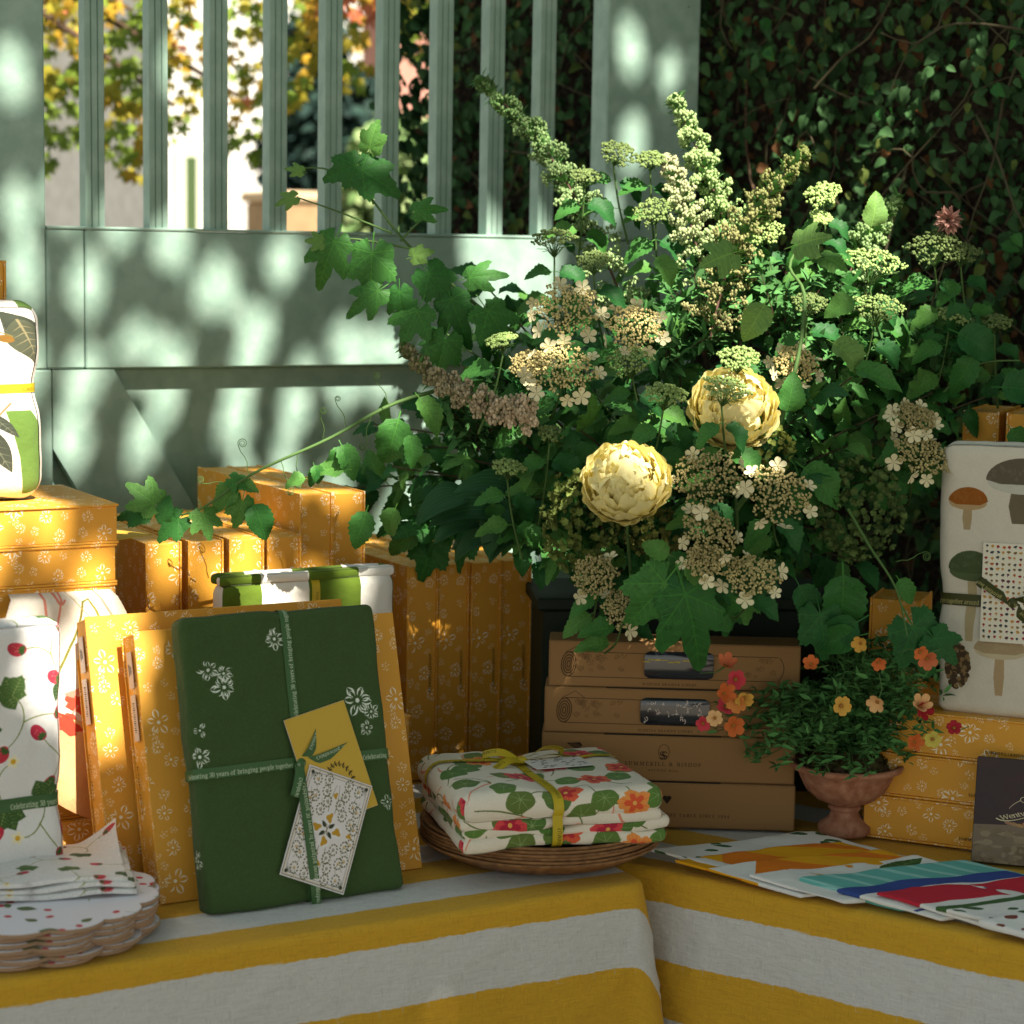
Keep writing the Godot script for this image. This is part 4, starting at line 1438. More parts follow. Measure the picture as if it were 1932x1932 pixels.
func cloth_mesh(u0: float, u1: float, edge: float, depth: float, y: float, v0: float, drop: float, ripple: float, left_side: bool) -> ArrayMesh:
	var st := st_new()
	var rc := 0.035
	var path := []                                  # [u, c, outward angle, running length]
	var len := 0.0
	if left_side:
		for i in 24:
			path.append([u0, edge - rc - depth * 0.6 * (23 - i) / 23.0, -PI / 2, 0.0])
		for i in 9: path.append([u0 + rc - rc * cos(PI / 2 * i / 8.0), edge - rc + rc * sin(PI / 2 * i / 8.0), -PI / 2 + PI / 2 * i / 8.0, 0.0])
	var n := 190
	for i in n + 1:
		path.append([lerpf(u0 + (rc if left_side else 0.0), u1 - rc, float(i) / n), edge, 0.0, 0.0])
	for i in 10: path.append([u1 - rc + rc * sin(PI / 2 * (i + 1) / 10.0), edge - rc + rc * cos(PI / 2 * (i + 1) / 10.0), PI / 2 * (i + 1) / 10.0, 0.0])
	for i in 24: path.append([u1, edge - rc - depth * 0.6 * (i + 1) / 24.0, PI / 2, 0.0])
	for i in path.size():
		if i > 0: len += Vector2(path[i][0] - path[i - 1][0], path[i][1] - path[i - 1][1]).length() + absf(path[i][2] - path[i - 1][2]) * 0.12
		path[i][3] = len
	var ss := [-0.034, -0.02, -0.012]
	for k in 6: ss.append(-0.012 + 0.024 * (k + 1) / 6.0)
	for k in 60: ss.append(0.012 + (drop - 0.012) * (k + 1) / 60.0)
	var P := []
	var U := []
	for s in ss:
		var row := []
		var ur := []
		for q in path:
			var o := Vector2(sin(q[2]), cos(q[2]))
			var out := 0.0
			var yy := 0.0
			var rf := 0.0155
			if s < -0.012: out = s + 0.004
			elif s <= 0.012:
				var a: float = (s + 0.012) / 0.024 * PI / 2
				out = -0.008 - 0.0 + rf * sin(a) - 0.0
				yy = -rf * (1.0 - cos(a))
			else:
				out = rf - 0.008
				yy = -rf - (s - 0.012)
			var dn: float = maxf(0.0, s - 0.012)
			var wave := sin(q[3] * 13.0 + 1.3) * 0.6 + sin(q[3] * 29.0) * 0.3 + fn.get_noise_2d(q[3] * 60, dn * 25) * 1.2
			out += dn * 0.05 + ripple * wave * minf(dn * 3.0, 1.0)
			var cor := absf(sin(2.0 * q[2])) 
			out += cor * dn * 0.14
			out += (0.0035 * fn.get_noise_2d(q[3] * 420 + 50, dn * 260) + 0.004 * maxf(0.0, 1.0 - 7.0 * absf(fn.get_noise_2d(q[3] * 110 + 900, dn * 120 + q[3] * 60)))) * minf(dn * 12.0, 1.0)
			yy -= 0.0015 * wave * (0.0 if s < 0 else 1.0)
			row.append(Vector3(q[0] + o.x * out, y + yy, q[1] + o.y * out))
			var v: float = (q[1] - edge) + (s if absf(q[2]) < 0.01 else s * cos(q[2]))
			ur.append(Vector2(q[3] / 0.37, (v - v0) / 0.185 * 0.5 + 0.125 + 0.004 * fn.get_noise_2d(q[3] * 90, s * 40)))
		P.append(row)
		U.append(ur)
	# v is in half tiles: one tile of the picture is one white and one yellow stripe
	for row in U:
		for i in row.size(): row[i] = Vector2(row[i].x, row[i].y * 2.0)
	grid(st, P, U)
	P = []
	U = []
	for i in 41:
		var row := []
		var ur := []
		for j in 61:
			var u := lerpf(u0 + (0.03 if left_side else 0.0), u1 - 0.03, j / 60.0)
			var c := lerpf(edge - 0.029, edge - depth, i / 40.0)
			row.append(Vector3(u, y + 0.0015 * fn.get_noise_2d(u * 80, c * 80) * (0.0 if i == 0 else 1.0), c))
			ur.append(Vector2(u / 0.37, (c - edge - v0) / 0.185 + 0.25 + 0.004 * fn.get_noise_2d(u * 90, 7)))
		P.append(row)
		U.append(ur)
	grid(st, P, U)
	return done(st)

func make_tables() -> void:
	T.tcloth = stripe_tex()
	M.tcloth = mat(Color.WHITE, 0.95, T.tcloth, T.crease, 0.9)
	M.tcloth.rim_enabled = true
	M.tcloth.rim = 0.1
	solo("tablecloth", cloth_mesh(-0.2, 1.775, -2.72, 1.15, TABLE, -0.0605, 0.72, 0.006, false), M.tcloth, "yellow and white striped linen tablecloth hanging over the left table", "tablecloth", Vector3.ZERO, TL)
	solo("tablecloth", cloth_mesh(-2.25, -0.55, -2.863, 1.15, TABLE - 0.004, -0.045, 0.72, 0.006, true), M.tcloth, "yellow and white striped linen tablecloth on the right table under the folded napkins", "tablecloth", Vector3.ZERO, TR)

# ================================================================== boxes
var box_text: TextMesh
var stack_top := 1.3
# the yellow printed box: lies flat, printed spine to the front (z = 0), base y = 0, L wide
func yellow_box(label: String, pos: Vector3, basis: Basis, L := 0.405, D := 0.30, TH := 0.064, uo := Vector2.ZERO, name_on := true, group := "yellow printed linen boxes") -> Node3D:
	if absf(basis.x.y) > 0.7: pos -= basis.y * TH / 2       # a box on its end is placed by the middle of its spine
	var o := thing("linen_box", label, "box", pos, 0, group)
	o.basis = basis
	var st := st_new(false)
	box_into(st, Vector3(0, TH / 2, -D / 2 - 0.001), Vector3(L - 0.005, TH - 0.0074, D - 0.004), 0.001, 0.4, uo)
	part("case", done(st), M.box, o)
	for k in 2:
		st = st_new(false)
		box_into(st, Vector3(0, 0.0018 if k == 0 else TH - 0.0018, -D / 2), Vector3(L, 0.0036, D), 0.0008, 0.4, uo + Vector2(0.2, 0.3))
		part("cover", done(st), M.box, o)
	if name_on:
		part("lettering", box_text, M.black, o, Transform3D(Basis(), Vector3(0.0, TH * 0.23, -0.0012)))
	return o

func upright(th: float, lean := 0.0) -> Basis:    # lying -> standing on its end, spine to the front
	return Basis(Vector3.UP, th) * Basis(Vector3.RIGHT, -lean) * Basis(Vector3.BACK, PI / 2)

func panel(w: float, h: float) -> ArrayMesh:      # flat print, centred, facing z
	var st := st_new(false)
	quad(st, Vector3(-w / 2, -h / 2, 0), Vector3(w / 2, -h / 2, 0), Vector3(w / 2, h / 2, 0), Vector3(-w / 2, h / 2, 0), Vector2(0, 1), Vector2(1, 1), Vector2(1, 0), Vector2(0, 0))
	return done(st)

func sheet(w: float, h: float, t: float) -> ArrayMesh:   # card with thickness, print on the front
	var st := st_new(false)
	box_into(st, Vector3(0, 0, -t / 2), Vector3(w, h, t), 0.0, 1.0)
	return done(st)

func make_boxes() -> void:
	box_text = TextMesh.new()
	var fv := FontVariation.new()
	fv.base_font = sans()
	fv.spacing_glyph = 2
	box_text.font = fv
	box_text.text = "SUMMERILL&BISHOP"
	box_text.font_size = 18
	box_text.pixel_size = 0.00036
	box_text.depth = 0.0003
	box_text.curve_step = 2.0
	var H := 0.405
	# four tall boxes at the middle, spines to the front
	var nm := ["first of the four tall standing boxes from the left, lid corner lifted", "second of the four tall standing boxes, a sun fleck on its spine", "third of the four tall standing boxes from the left", "rightmost of the four tall standing boxes, next to the brown cartons"]
	for k in 4:
		var b := yellow_box("yellow floral box, " + nm[k], fr(TL, 1.736 + k * 0.0668, TABLE + H / 2 + (0.003 if k == 0 else 0.0), -3.436 - 0.004 * (k % 2)), upright(TL), H, 0.44, 0.064, Vector2(0.05, 0.55))
		b.position.y = TABLE + H / 2 + 0.001
	# row of four behind the leaning boxes, raised on boxes lying flat
	var c4 := -3.35
	var y4 := lu(340, 1022, c4, TL).y - H
	var nm2 := ["leftmost of the four boxes standing behind the leaning ones", "second of the four boxes standing behind the leaning ones", "third of the four boxes behind the leaning ones, under the vine leaves", "rightmost of the four behind the leaning ones, beside the taller pair"]
	yellow_box("yellow floral box lying flat under the row of four standing boxes", fr(TL, lu(420, 1020, c4, TL).x, TABLE + 0.001, c4), Basis(Vector3.UP, TL), 0.36, 0.30, y4 - TABLE - 0.003, Vector2(0.4, 0.1), false)
	for k in 4:
		yellow_box("yellow floral box, " + nm2[k], fr(TL, lu(309 + [0, 81, 157, 229][k], 1020, c4, TL).x, y4 + H / 2, c4 - 0.003 * (k % 2)), upright(TL), H, 0.42, 0.064, Vector2(0.3, 0.72), k > 0)
	# taller pair
	var c5 := -3.40
	var y5 := lu(612, 930, c5, TL).y - H
	yellow_box("yellow floral box lying flat beneath the pair of tall boxes", fr(TL, lu(629, 930, c5, TL).x, TABLE + 0.001, c5 - 0.02), Basis(Vector3.UP, TL), 0.13, 0.40, y5 - TABLE - 0.003, Vector2(0.7, 0.1), false)
	for k in 2:
		yellow_box("yellow floral box, " + ["left one of the raised pair with vine leaves on top", "right one of the raised pair with vine leaves on top"][k], fr(TL, lu(597 + k * 62, 930, c5, TL).x, y5 + H / 2, c5), upright(TL), H, 0.50, 0.064, Vector2(0.62, 0.35), false)
	# stack at the left
	var nm3 := ["bottom box", "second box from the bottom", "third box from the bottom", "fourth box from the bottom", "fifth box from the bottom", "sixth box from the bottom", "third box from the top", "second box from the top", "topmost box"]
	var yy := TABLE + 0.001
	var c6 := -3.225
	var u6 := lu(221, 950, c6, TL).x - H / 2
	var pitch := (lu(221, 950, c6, TL).y - yy) / 9.0
	stack_top = yy + pitch * 9.0
	for k in 9:
		var d := 0.0 if k > 6 else -0.012 * ((k * 7) % 3)
		yellow_box("yellow floral box, " + nm3[k] + " of the flat stack at the far left", fr(TL, u6 + (0.003 if k == 8 else 0.0), yy, c6 + d), Basis(Vector3.UP, TL), H, 0.30, pitch - 0.0007, Vector2(0.13, 0.86) if k > 6 else Vector2(0.3 * k, 0.2), k < 7)
		yy += pitch
	yellow_box("yellow floral box standing at the far left edge behind the bird print parcel", fr(TL, lu(12, 520, -3.40, TL).x - 0.1175, yy + 0.19, -3.40), upright(TL), 0.38, 0.12, 0.235, Vector2(0.2, 0.2), false)
	# sheet of paper sticking out of the stack
	solo("paper_sheet", box_mesh(0.09, 0.0016, 0.11, 0.0003), M.card_yellow, "yellow paper sheet sticking out beside the top box of the left stack", "paper", fr(TL, u6 + H / 2 + 0.02, yy - pitch - 0.0002, c6 - 0.10), TL + 0.5)
	# two boxes leaning back, broad side to the front
	var lean := deg_to_rad(16.5)
	for k in 2:
		var c := -2.935 - 0.068 * k
		var l := lu(303, 1697, -2.935, TL).x - 0.047 * k
		var r := lu(797, 1618, -2.935, TL).x - 0.05 * k
		var o := thing("linen_box", ["yellow floral box leaning back behind the dark green parcel, two stickers on its edge", "yellow floral box leaning behind another, its stickered edge farthest left"][k], "box", fr(TL, (l + r) / 2, TABLE + 0.002, c - 0.02 * k), 0, "yellow boxes leaning back")
		o.basis = Basis(Vector3.UP, TL) * Basis(Vector3.RIGHT, -lean)
		var w := r - l
		var hh := 0.412 + 0.012 * k
		var st := st_new(false)
		box_into(st, Vector3(0.001, hh / 2, -0.032), Vector3(w - 0.004, hh - 0.005, 0.056), 0.001, 0.4, Vector2(0.33 * k + 0.14, 0.21))
		part("case", done(st), M.box, o)
		for s in [0.0, -0.0604]:
			st = st_new(false)
			box_into(st, Vector3(0, hh / 2, s - 0.0018), Vector3(w, hh, 0.0036), 0.0008, 0.4, Vector2(0.1, 0.4 + 0.2 * k))
			part("cover", done(st), M.box, o)
		var turn := Basis(Vector3.UP, -PI / 2)
		for q in [[0.028, 0.084], [0.094, 0.165]]:
			var h2: float = q[1] - q[0]
			var s := part("sticker", sheet(0.022, h2, 0.0006), M.sticker, o, Transform3D(turn, Vector3(-w / 2 - 0.0004, hh - (q[0] + q[1]) / 2, -0.032)))
			if q[0] > 0.05:
				st = st_new(false)
				for j in 14: box_into(st, Vector3(0, -0.022 + j * 0.0034, 0.0003), Vector3(0.008, [0.0008, 0.0016, 0.0011][j % 3], 0.0002), 0.0)
				part("barcode", done(st), M.black, s)
			else:
				st = st_new(false)
				for j in 4: box_into(st, Vector3(-0.006 + j * 0.0035, 0, 0.0003), Vector3(0.0008, 0.02 - 0.003 * j, 0.0002), 0.0)
				part("print_line", done(st), M.black, s)
		part("lettering", box_text, M.black, o, Transform3D(turn * Basis(Vector3.BACK, -PI / 2), Vector3(-w / 2 + 0.0006, hh * 0.42, -0.045)))
	# brown cartons
	var kx := [[0.0, 0.0, "kraft_line", "brown carton with a printed heart, lowest of the stack"], [-0.001, 0.006, "kraft_name", "brown carton printed with a double S emblem, second from the bottom"], [0.001, 0.012, "kraft_case", "brown carton with a dark window and drawn roll, second from the top"], [0.006, 0.018, "kraft_roll", "brown carton with a dark window and drawn roll, topmost of the stack"]]
	for k in 4:
		var e: Array = kx[k]
		var h := 0.0792
		var w := 0.436 - 0.002 * k
		var o := thing("carton", e[3], "carton", fr(TK, 0.089 + e[0], TABLE + 0.001 + k * 0.0798, -3.565 - e[1]), TK + [0.0, 0.004, -0.003, 0.008][k], "stacked brown cartons")
		part("case", box_mesh(w, h, 0.085, 0.0018), M.kraft, o, Transform3D(Basis(), Vector3(0, 0, -0.0425)))
		part("print", panel(w - 0.006, h - 0.006), M[e[2]], o, Transform3D(Basis(), Vector3(0, h / 2, 0.0006)))
		if k < 2 or true:
			var st := st_new(false)
			box_into(st, Vector3(-0.01, h + 0.0002, -0.006), Vector3(0.20, 0.001, 0.010), 0.0)
			if k < 3: part("slot", done(st), M.black, o)
		if k >= 2:
			part("window", round_window(0.118, 0.047, 0.009), M.film, o, Transform3D(Basis(), Vector3(0.008, h * 0.52, 0.0009)))
			var st := st_new(false)
			for j in 26:
				var px := rng.randf_range(-0.05, 0.05)
				var py := rng.randf_range(-0.016, 0.016)
				for i in 3:
					var a := rng.randf() * TAU
					box_into(st, Vector3(0, 0, 0), Vector3(0.0045, 0.0009, 0.0003), 0.0, 1.0, Vector2.ZERO, Transform3D(Basis(Vector3.BACK, a), Vector3(0.008 + px + cos(a) * 0.003, h * 0.52 + py + sin(a) * 0.003, 0.0044 + 0.0012 - absf(py) * 0.06)))
			if k == 3:
				st = st_new(false)
				for j in 9: box_into(st, Vector3(-0.048 + j * 0.011 + rng.randf_range(-0.003, 0.003), h * 0.52 + 0.008 + rng.randf_range(-0.0025, 0.0025), 0.0052), Vector3(rng.randf_range(0.008, 0.016), rng.randf_range(0.0008, 0.0024), 0.0004), 0.0)
				part("liner_print", done(st), M.ribbon_y, o)
			if k == 2: part("liner_print", done(st), M.sticker, o)
	# stack at the right, spines to the front
	var c := nrm(TY).dot(Vector3(0.604, 0, -3.524))
	var ny := ["lowest of the three flat boxes behind the clay urn", "middle of the three flat boxes behind the clay urn", "top of the three flat boxes at the right, under the mushroom parcel"]
	for k in 3:
		yellow_box("yellow floral box, " + ny[k], fr(TY, -0.881 + 0.2025 + [0.0, 0.012, 0.035][k], TABLE + 0.001 + k * 0.0745, c - 0.006 * k), Basis(Vector3.UP, TY), H, 0.30, 0.0738, Vector2(0.5, 0.1 * k))
	# behind the mushroom parcel and the urn
	var q := at(1849, 835, 3.78)
	yellow_box("yellow floral box standing at the right behind the mushroom parcel, left of two", Vector3(q.x, 1.46 - 0.2, q.z), upright(TY), H, 0.2, 0.064, Vector2(0.62, 0.35), false)
	q = at(1931, 835, 3.74)
	yellow_box("yellow floral box standing at the right behind the mushroom parcel, cut by the frame", Vector3(q.x, 1.46 - 0.2, q.z), upright(TY), H, 0.2, 0.064, Vector2(0.62, 0.35), false)
	q = at(1690, 1130, 3.70)
	yellow_box("yellow floral box standing upright behind the potted orange flowers", Vector3(q.x, q.y - 0.2025, q.z), upright(deg_to_rad(-20)), H, 0.12, 0.09, Vector2(0.1, 0.35), false)
	q = at(1850, 1460, 3.76)
	yellow_box("yellow floral box on end holding up the two boxes at the right edge", Vector3(q.x + 0.02, TABLE + 0.1535, q.z), upright(TY), 0.305, 0.2, 0.15, Vector2(0.62, 0.35), false)

func round_window(w: float, h: float, r: float) -> ArrayMesh:
	var st := st_new()
	var P := []
	var U := []
	for i in 15:
		var f := i / 14.0 * 2.0 - 1.0
		var y := f * h / 2
		var ins := 0.0
		if absf(y) > h / 2 - r: ins = r - sqrt(maxf(0.0, r * r - pow(absf(y) - (h / 2 - r), 2.0)))
		var row := []
		var ur := []
		for j in 2:
			row.append(Vector3((j * 2 - 1) * (w / 2 - ins), y, 0.0042 * sqrt(maxf(0.0, 1.0 - f * f * 0.98))))
			ur.append(Vector2(j, i / 14.0))
		P.append(row)
		U.append(ur)
	grid(st, P, U)
	return done(st)

# ================================================================== goods on the left table
func bow(o: Node3D, m: Material, pos: Vector3, sz: float, rw: float, tails: Array, loops: Array, n := Vector3.BACK) -> void:
	var xf := Transform3D(Basis(), pos)
	for l in loops:                                 # l: angle of the loop, length
		var d := Vector3(cos(l[0]), sin(l[0]), 0)
		var s := d.rotated(Vector3.BACK, PI / 2)
		var pts := spline([Vector3.ZERO, d * l[1] * 0.5 + Vector3(0, 0, 0.012), d * l[1] + Vector3(0, 0, 0.010), d * l[1] * 0.9 + s * 0.004 + Vector3(0, 0, 0.001), d * l[1] * 0.4 + s * 0.003, Vector3(0, 0, 0.001)], 20)
		part("bow_loop", strip_mesh(pts, (s * 0.8 + Vector3.BACK * 0.5).normalized(), rw), m, o, xf)
	for l in tails:
		var d := Vector3(cos(l[0]), sin(l[0]), 0)
		var s := d.rotated(Vector3.BACK, PI / 2)
		var pts := spline([Vector3.ZERO, d * l[1] * 0.4 + Vector3(0, 0, 0.007), d * l[1] + s * 0.008 + Vector3(0, 0, 0.003)], 12)
		part("bow_tail", strip_mesh(pts, (s + Vector3.BACK * 0.25).normalized(), rw), m, o, xf)
	part("knot", ball(rw * 0.55, 10, 6), m, o, Transform3D(Basis.from_scale(Vector3(1, 1, 0.6)), pos + Vector3(0, 0, 0.004)))

func local_px(px: float, py: float, xf: Transform3D, z: float) -> Vector3:
	var a := xf.affine_inverse()
	var o := a * EYE
	var d := a.basis * (at(px, py, 1.0) - EYE)
	return o + d * ((z - o.z) / d.z)

func card_at(n: String, label: String, xf: Transform3D, z: float, w: float, h: float, m: Material, tl: Vector2, tr_: Vector2, bl: Vector2) -> void:
	var a := local_px(tl.x, tl.y, xf, z)
	var b := local_px(tr_.x, tr_.y, xf, z)
	var c := local_px(bl.x, bl.y, xf, z)
	var x := (b - a).normalized()
	var y := Vector3.BACK.cross(x)
	var cen := (b + c) / 2
	var o := thing(n, label, "card")
	o.transform = xf * Transform3D(Basis(x, y, Vector3.BACK), cen)
	part("card", sheet(w, h, 0.0012), M.paper, o)
	part("print", panel(w - 0.0006, h - 0.0006), m, o, Transform3D(Basis(), Vector3(0, 0, 0.0004)))

func make_left_goods() -> void:
	# bird print parcel on the left stack
	var y0 := stack_top
	var P := parcel(0.30, 0.315, 0.075, {"cy": 0.02, "cin": 0.25, "nar": 0.06, "wr": 0.004, "sd": 1.0})
	var o := thing("linen_parcel", "white cloth parcel with dark leaf print and green edge, yellow ribbon, on the flat stack", "parcel", fr(TL, lu(75, 900, -3.34, TL).x - 0.152, y0 + 0.159, -3.34), TL)
	part("folded_cloth", parcel_mesh(P, 44, 50, 1.0), M.bird, o)
	part("ribbon", ribbon_mesh(P, false, 0.02, 0.014), M.ribbon_y, o)
	# draped nasturtium cloth hanging from the stack
	var ytop := lu(120, 1113, -3.215, TL).y
	var ulo := lu(22, 1115, -3.215, TL).x
	var uhi := lu(208, 1110, -3.215, TL).x
	var st := st_new()
	for back in 2:
		var A := []
		var U := []
		for i in 27:
			var t := i / 26.0
			var row := []
			var ur := []
			for j in 19:
				var s := j / 18.0
				var ul := lerpf(ulo, ulo - 0.035, minf(t * 3, 1)) 
				var ur_ := uhi + 0.085 * pow(minf(t * 1.6, 1.0), 0.8)
				var u := lerpf(ul, ur_, s)
				var len := 0.24 + 0.14 * sin(PI * pow(s, 0.9) * 0.62)
				var yq := ytop - t * len
				var bul := 0.014 + 0.02 * sin(minf(t * 4, 1.0) * PI / 2) + 0.007 * sin(s * 13.0 + t * 2) * t + 0.006 * fn.get_noise_2d(s * 90, t * 90)
				if i == 0: bul = -0.02
				row.append(Vector3(u, yq, -3.222 + bul - 0.003 * back))
				ur.append(Vector2(s, t * 0.98))
			A.append(row)
			U.append(ur)
		grid(st, A, U)
	solo("draped_cloth", done(st), M.drape, "white cloth with pink and olive stems hanging from the flat stack at the left", "cloth", Vector3.ZERO, TL)
	# strawberry parcel
	P = parcel(0.33, 0.425, 0.07, {"cy": -0.055, "cin": 0.3, "nar": 0.035, "wr": 0.008, "sd": 3.0, "r": 0.02})
	o = thing("linen_parcel", "folded white cloth printed with strawberries, tied with green ribbon, standing at the left edge", "parcel", fr(TL, lu(120, 1400, -2.98, TL).x - 0.163, TABLE + 0.216, -3.015), TL)
	part("folded_cloth", parcel_mesh(P, 50, 60, 1.0), M.straw, o)
	part("ribbon", ribbon_mesh(P, false, -0.055, 0.02), M.ribbon_g, o)
	# scalloped place mats
	var cen := ony(50, 1755)
	for k in 7:
		var b := thing("place_mat", "scalloped cork backed place mat with berry print, " + ["lowest of the stack", "second from the bottom", "third from the bottom", "middle of the stack", "third from the top", "second from the top", "topmost of the stack under the folded napkins"][k], "place mat", Vector3(cen.x + rng.randf_range(-0.006, 0.006), TABLE + 0.002 + k * 0.0079, cen.z + rng.randf_range(-0.006, 0.006)), rng.randf_range(-0.07, 0.07) + 0.2, "stack of scalloped place mats")
		part("cork_base", scallop(0.188, 0.0055, 0.0), M.cork, b)
		part("printed_top", scallop(0.1865, 0.0012, 0.0055), M.mats, b)
	var ty := TABLE + 0.0585
	# strawberry napkins on the mats
	for k in 3:
		P = parcel(0.30 - 0.006 * k, 0.20 - 0.004 * k, 0.009, {"wr": 0.0035, "wav": 0.0012, "sd": 5.0 + k, "r": 0.004})
		var q := ony(52, 1662, ty)
		var n := part(numbered("napkin"), curled(P, 0.034 if k == 2 else 0.003, 26, 20), M.strawnap, self)
		tag(n, "folded white napkin with strawberry print, " + ["lowest on the place mats", "middle one on the place mats", "topmost on the place mats, its corner curled up"][k], "napkin", "strawberry napkins on the place mats")
		n.transform = Transform3D(Basis(Vector3.UP, TL - 0.23 + 0.02 * k), Vector3(q.x - 0.004 * k, ty + 0.0055 + k * 0.0085, q.z))
	# striped parcel behind the leaning boxes
	P = parcel(0.33, 0.25, 0.055, {"cx": 0.012, "cin": 0.18, "nar": 0.01, "wr": 0.003, "sd": 7.0})
	o = thing("linen_parcel", "folded green and white striped cloth with a yellow ribbon behind the leaning boxes", "parcel", fr(TL, lu(580, 1105, -3.27, TL).x, 1.056, -3.285), TL)
	part("folded_cloth", parcel_mesh(P, 44, 36, 1.0), M.stripe, o)
	for k in 2:
		var P2 := parcel(0.326, 0.02, 0.018, {"wr": 0.002, "sd": 8.0 + k})
		part("fold", parcel_mesh(P2, 20, 6, 1.0, Vector2(0.06 * k, 0)), M.stripe, o, Transform3D(Basis(), Vector3(0, 0.122, 0.012 - 0.022 * k)))
	part("ribbon", ribbon_mesh(P, true, 0.012, 0.015), M.ribbon_y, o)
	yellow_box("yellow floral box lying behind the leaning boxes, holding up the striped parcel", fr(TL, 1.47, TABLE + 0.001, -3.245), Basis(Vector3.UP, TL), 0.30, 0.08, 0.174, Vector2(0.9, 0.1), false)

	# dark green parcel in front
	P = parcel(0.322, 0.445, 0.05, {"cx": 0.005, "cy": -0.03, "cin": 0.14, "nar": 0.012, "wr": 0.006, "wav": 0.0014, "bulge": 0.10, "sd": 11.0, "r": 0.011})
	var bl := lu(396, 1727, -2.845, TL)
	var br := lu(770, 1668, -2.845, TL)
	var lean := deg_to_rad(17.5)
	o = thing("linen_parcel", "dark green linen parcel with white sprigs, tied crosswise with green ribbon, leaning at the front", "parcel", Vector3.ZERO)
	var B := Basis(Vector3.UP, TL) * Basis(Vector3.RIGHT, -lean)
	o.transform = Transform3D(B, fr(TL, (bl.x + br.x) / 2, TABLE + 0.003, -2.845) + B * Vector3(0, 0.2225, -0.025))
	part("folded_cloth", parcel_mesh(P, 60, 76, 1.0), M.greencloth, o)
	var xf := o.transform
	var kx := local_px(566, 1440, xf, 0.026)
	P.cx = kx.x
	P.cy = kx.y
	part("ribbon", ribbon_mesh(P, true, kx.x, 0.0155, 0.002), M.ribbon_g, o)
	part("ribbon", ribbon_mesh(P, false, kx.y, 0.0165, 0.004), M.ribbon_g, o)
	bow(o, M.ribbon_g, Vector3(kx.x, kx.y, 0.027), 1, 0.014, [[0.78, 0.058], [0.12, 0.085]], [[-1.95, 0.052]])
	card_at("gift_card", "plain yellow card with a small drawn wreath tucked under the green ribbon", xf, 0.0315, 0.105, 0.17, M.card_yellow, Vector2(530, 1355), Vector2(655, 1312), Vector2(594, 1570))
	card_at("gift_card", "white card with ornate leaf pattern and gold border hanging over the yellow card", xf, 0.0345, 0.108, 0.172, M.card_white, Vector2(570, 1433), Vector2(700, 1478), Vector2(530, 1655))
	# the ribbon runs over the cards
	var a := local_px(566, 1445, xf, 0.037)
	var c := local_px(600, 1697, xf, 0.037)
	part("ribbon", strip_mesh(spline([a + Vector3(0, 0, -0.003), (a + c) / 2, c + Vector3(0, 0, -0.006), c + Vector3(0.001, -0.006, -0.03)], 14), Vector3.RIGHT, 0.0155), M.ribbon_g, o)

func scallop(R: float, t: float, y: float) -> ArrayMesh:
	var st := st_new(false)
	var N := 144
	var prev := []
	for k in N + 1:
		var a := TAU * k / N
		var r := R * (0.90 + 0.10 * pow(absf(sin(a * 6.5)), 0.55))
		var e := Vector3(cos(a), 0, sin(a))
		var cur := [Vector3(0, y + t, 0), e * (r - 0.0012) + Vector3(0, y + t, 0), e * r + Vector3(0, y + t * 0.7, 0), e * r + Vector3(0, y + t * 0.2, 0), e * (r - 0.001) + Vector3(0, y, 0), Vector3(0, y, 0)]
		if k > 0:
			for i in 5: quad(st, prev[i], prev[i + 1], cur[i + 1], cur[i], _uvp(prev[i]), _uvp(prev[i + 1]), _uvp(cur[i + 1]), _uvp(cur[i]))
		prev = cur
	return done(st)
func _uvp(p: Vector3) -> Vector2: return Vector2(p.x, p.z) / 0.40 + Vector2(0.5, 0.5)

func curled(P: Parcel, up: float, nx: int, ny: int) -> ArrayMesh:     # lies flat, the far right corner rises and rolls over
	var st := st_new()
	for sg in [1.0, -1.0]:
		var A := []
		var U := []
		for j in ny + 1:
			var row := []
			var ur := []
			for i in nx + 1:
				var x := (float(i) / nx - 0.5) * P.w
				var y := (float(j) / ny - 0.5) * P.h
				var q := P.pt(Vector3(x, y, sg * P.t / 2))
				var k := maxf(0.0, x / P.w + 0.3 * y / P.h - 0.46)
				q.z += up * pow(k / 0.19, 1.3) * 1.0
				q.x += up * 0.15 * pow(k / 0.19, 3.0)
				q.z += 0.004 * sin(x * 40 + y * 15) * (0.3 + absf(x) * 2)
				row.append(Vector3(q.x, q.z, -q.y))
				ur.append(Vector2(x / P.w + 0.5, 0.5 - y / P.w))
			A.append(row)
			U.append(ur)
		grid(st, A, U)
	# rim
	for e in 4:
		var A := [[], []]
		var U := [[], []]
		for i in 25:
			var f := i / 24.0 - 0.5
			for s in 2:
				var sg := 1.0 if s == 0 else -1.0
				var x := f * P.w if e < 2 else (0.5 if e == 2 else -0.5) * P.w
				var y := f * P.h if e >= 2 else (0.5 if e == 0 else -0.5) * P.h
				var q := P.pt(Vector3(x, y, sg * P.t / 2))
				var k := maxf(0.0, x / P.w + 0.3 * y / P.h - 0.46)
				q.z += up * pow(k / 0.19, 1.3)
				q.x += up * 0.15 * pow(k / 0.19, 3.0)
				q.z += 0.004 * sin(x * 40 + y * 15) * (0.3 + absf(x) * 2)
				A[s].append(Vector3(q.x, q.z, -q.y))
				U[s].append(Vector2(x / P.w + 0.5, 0.5 - y / P.w + 0.02 * s))
		grid(st, A, U)
	return done(st)

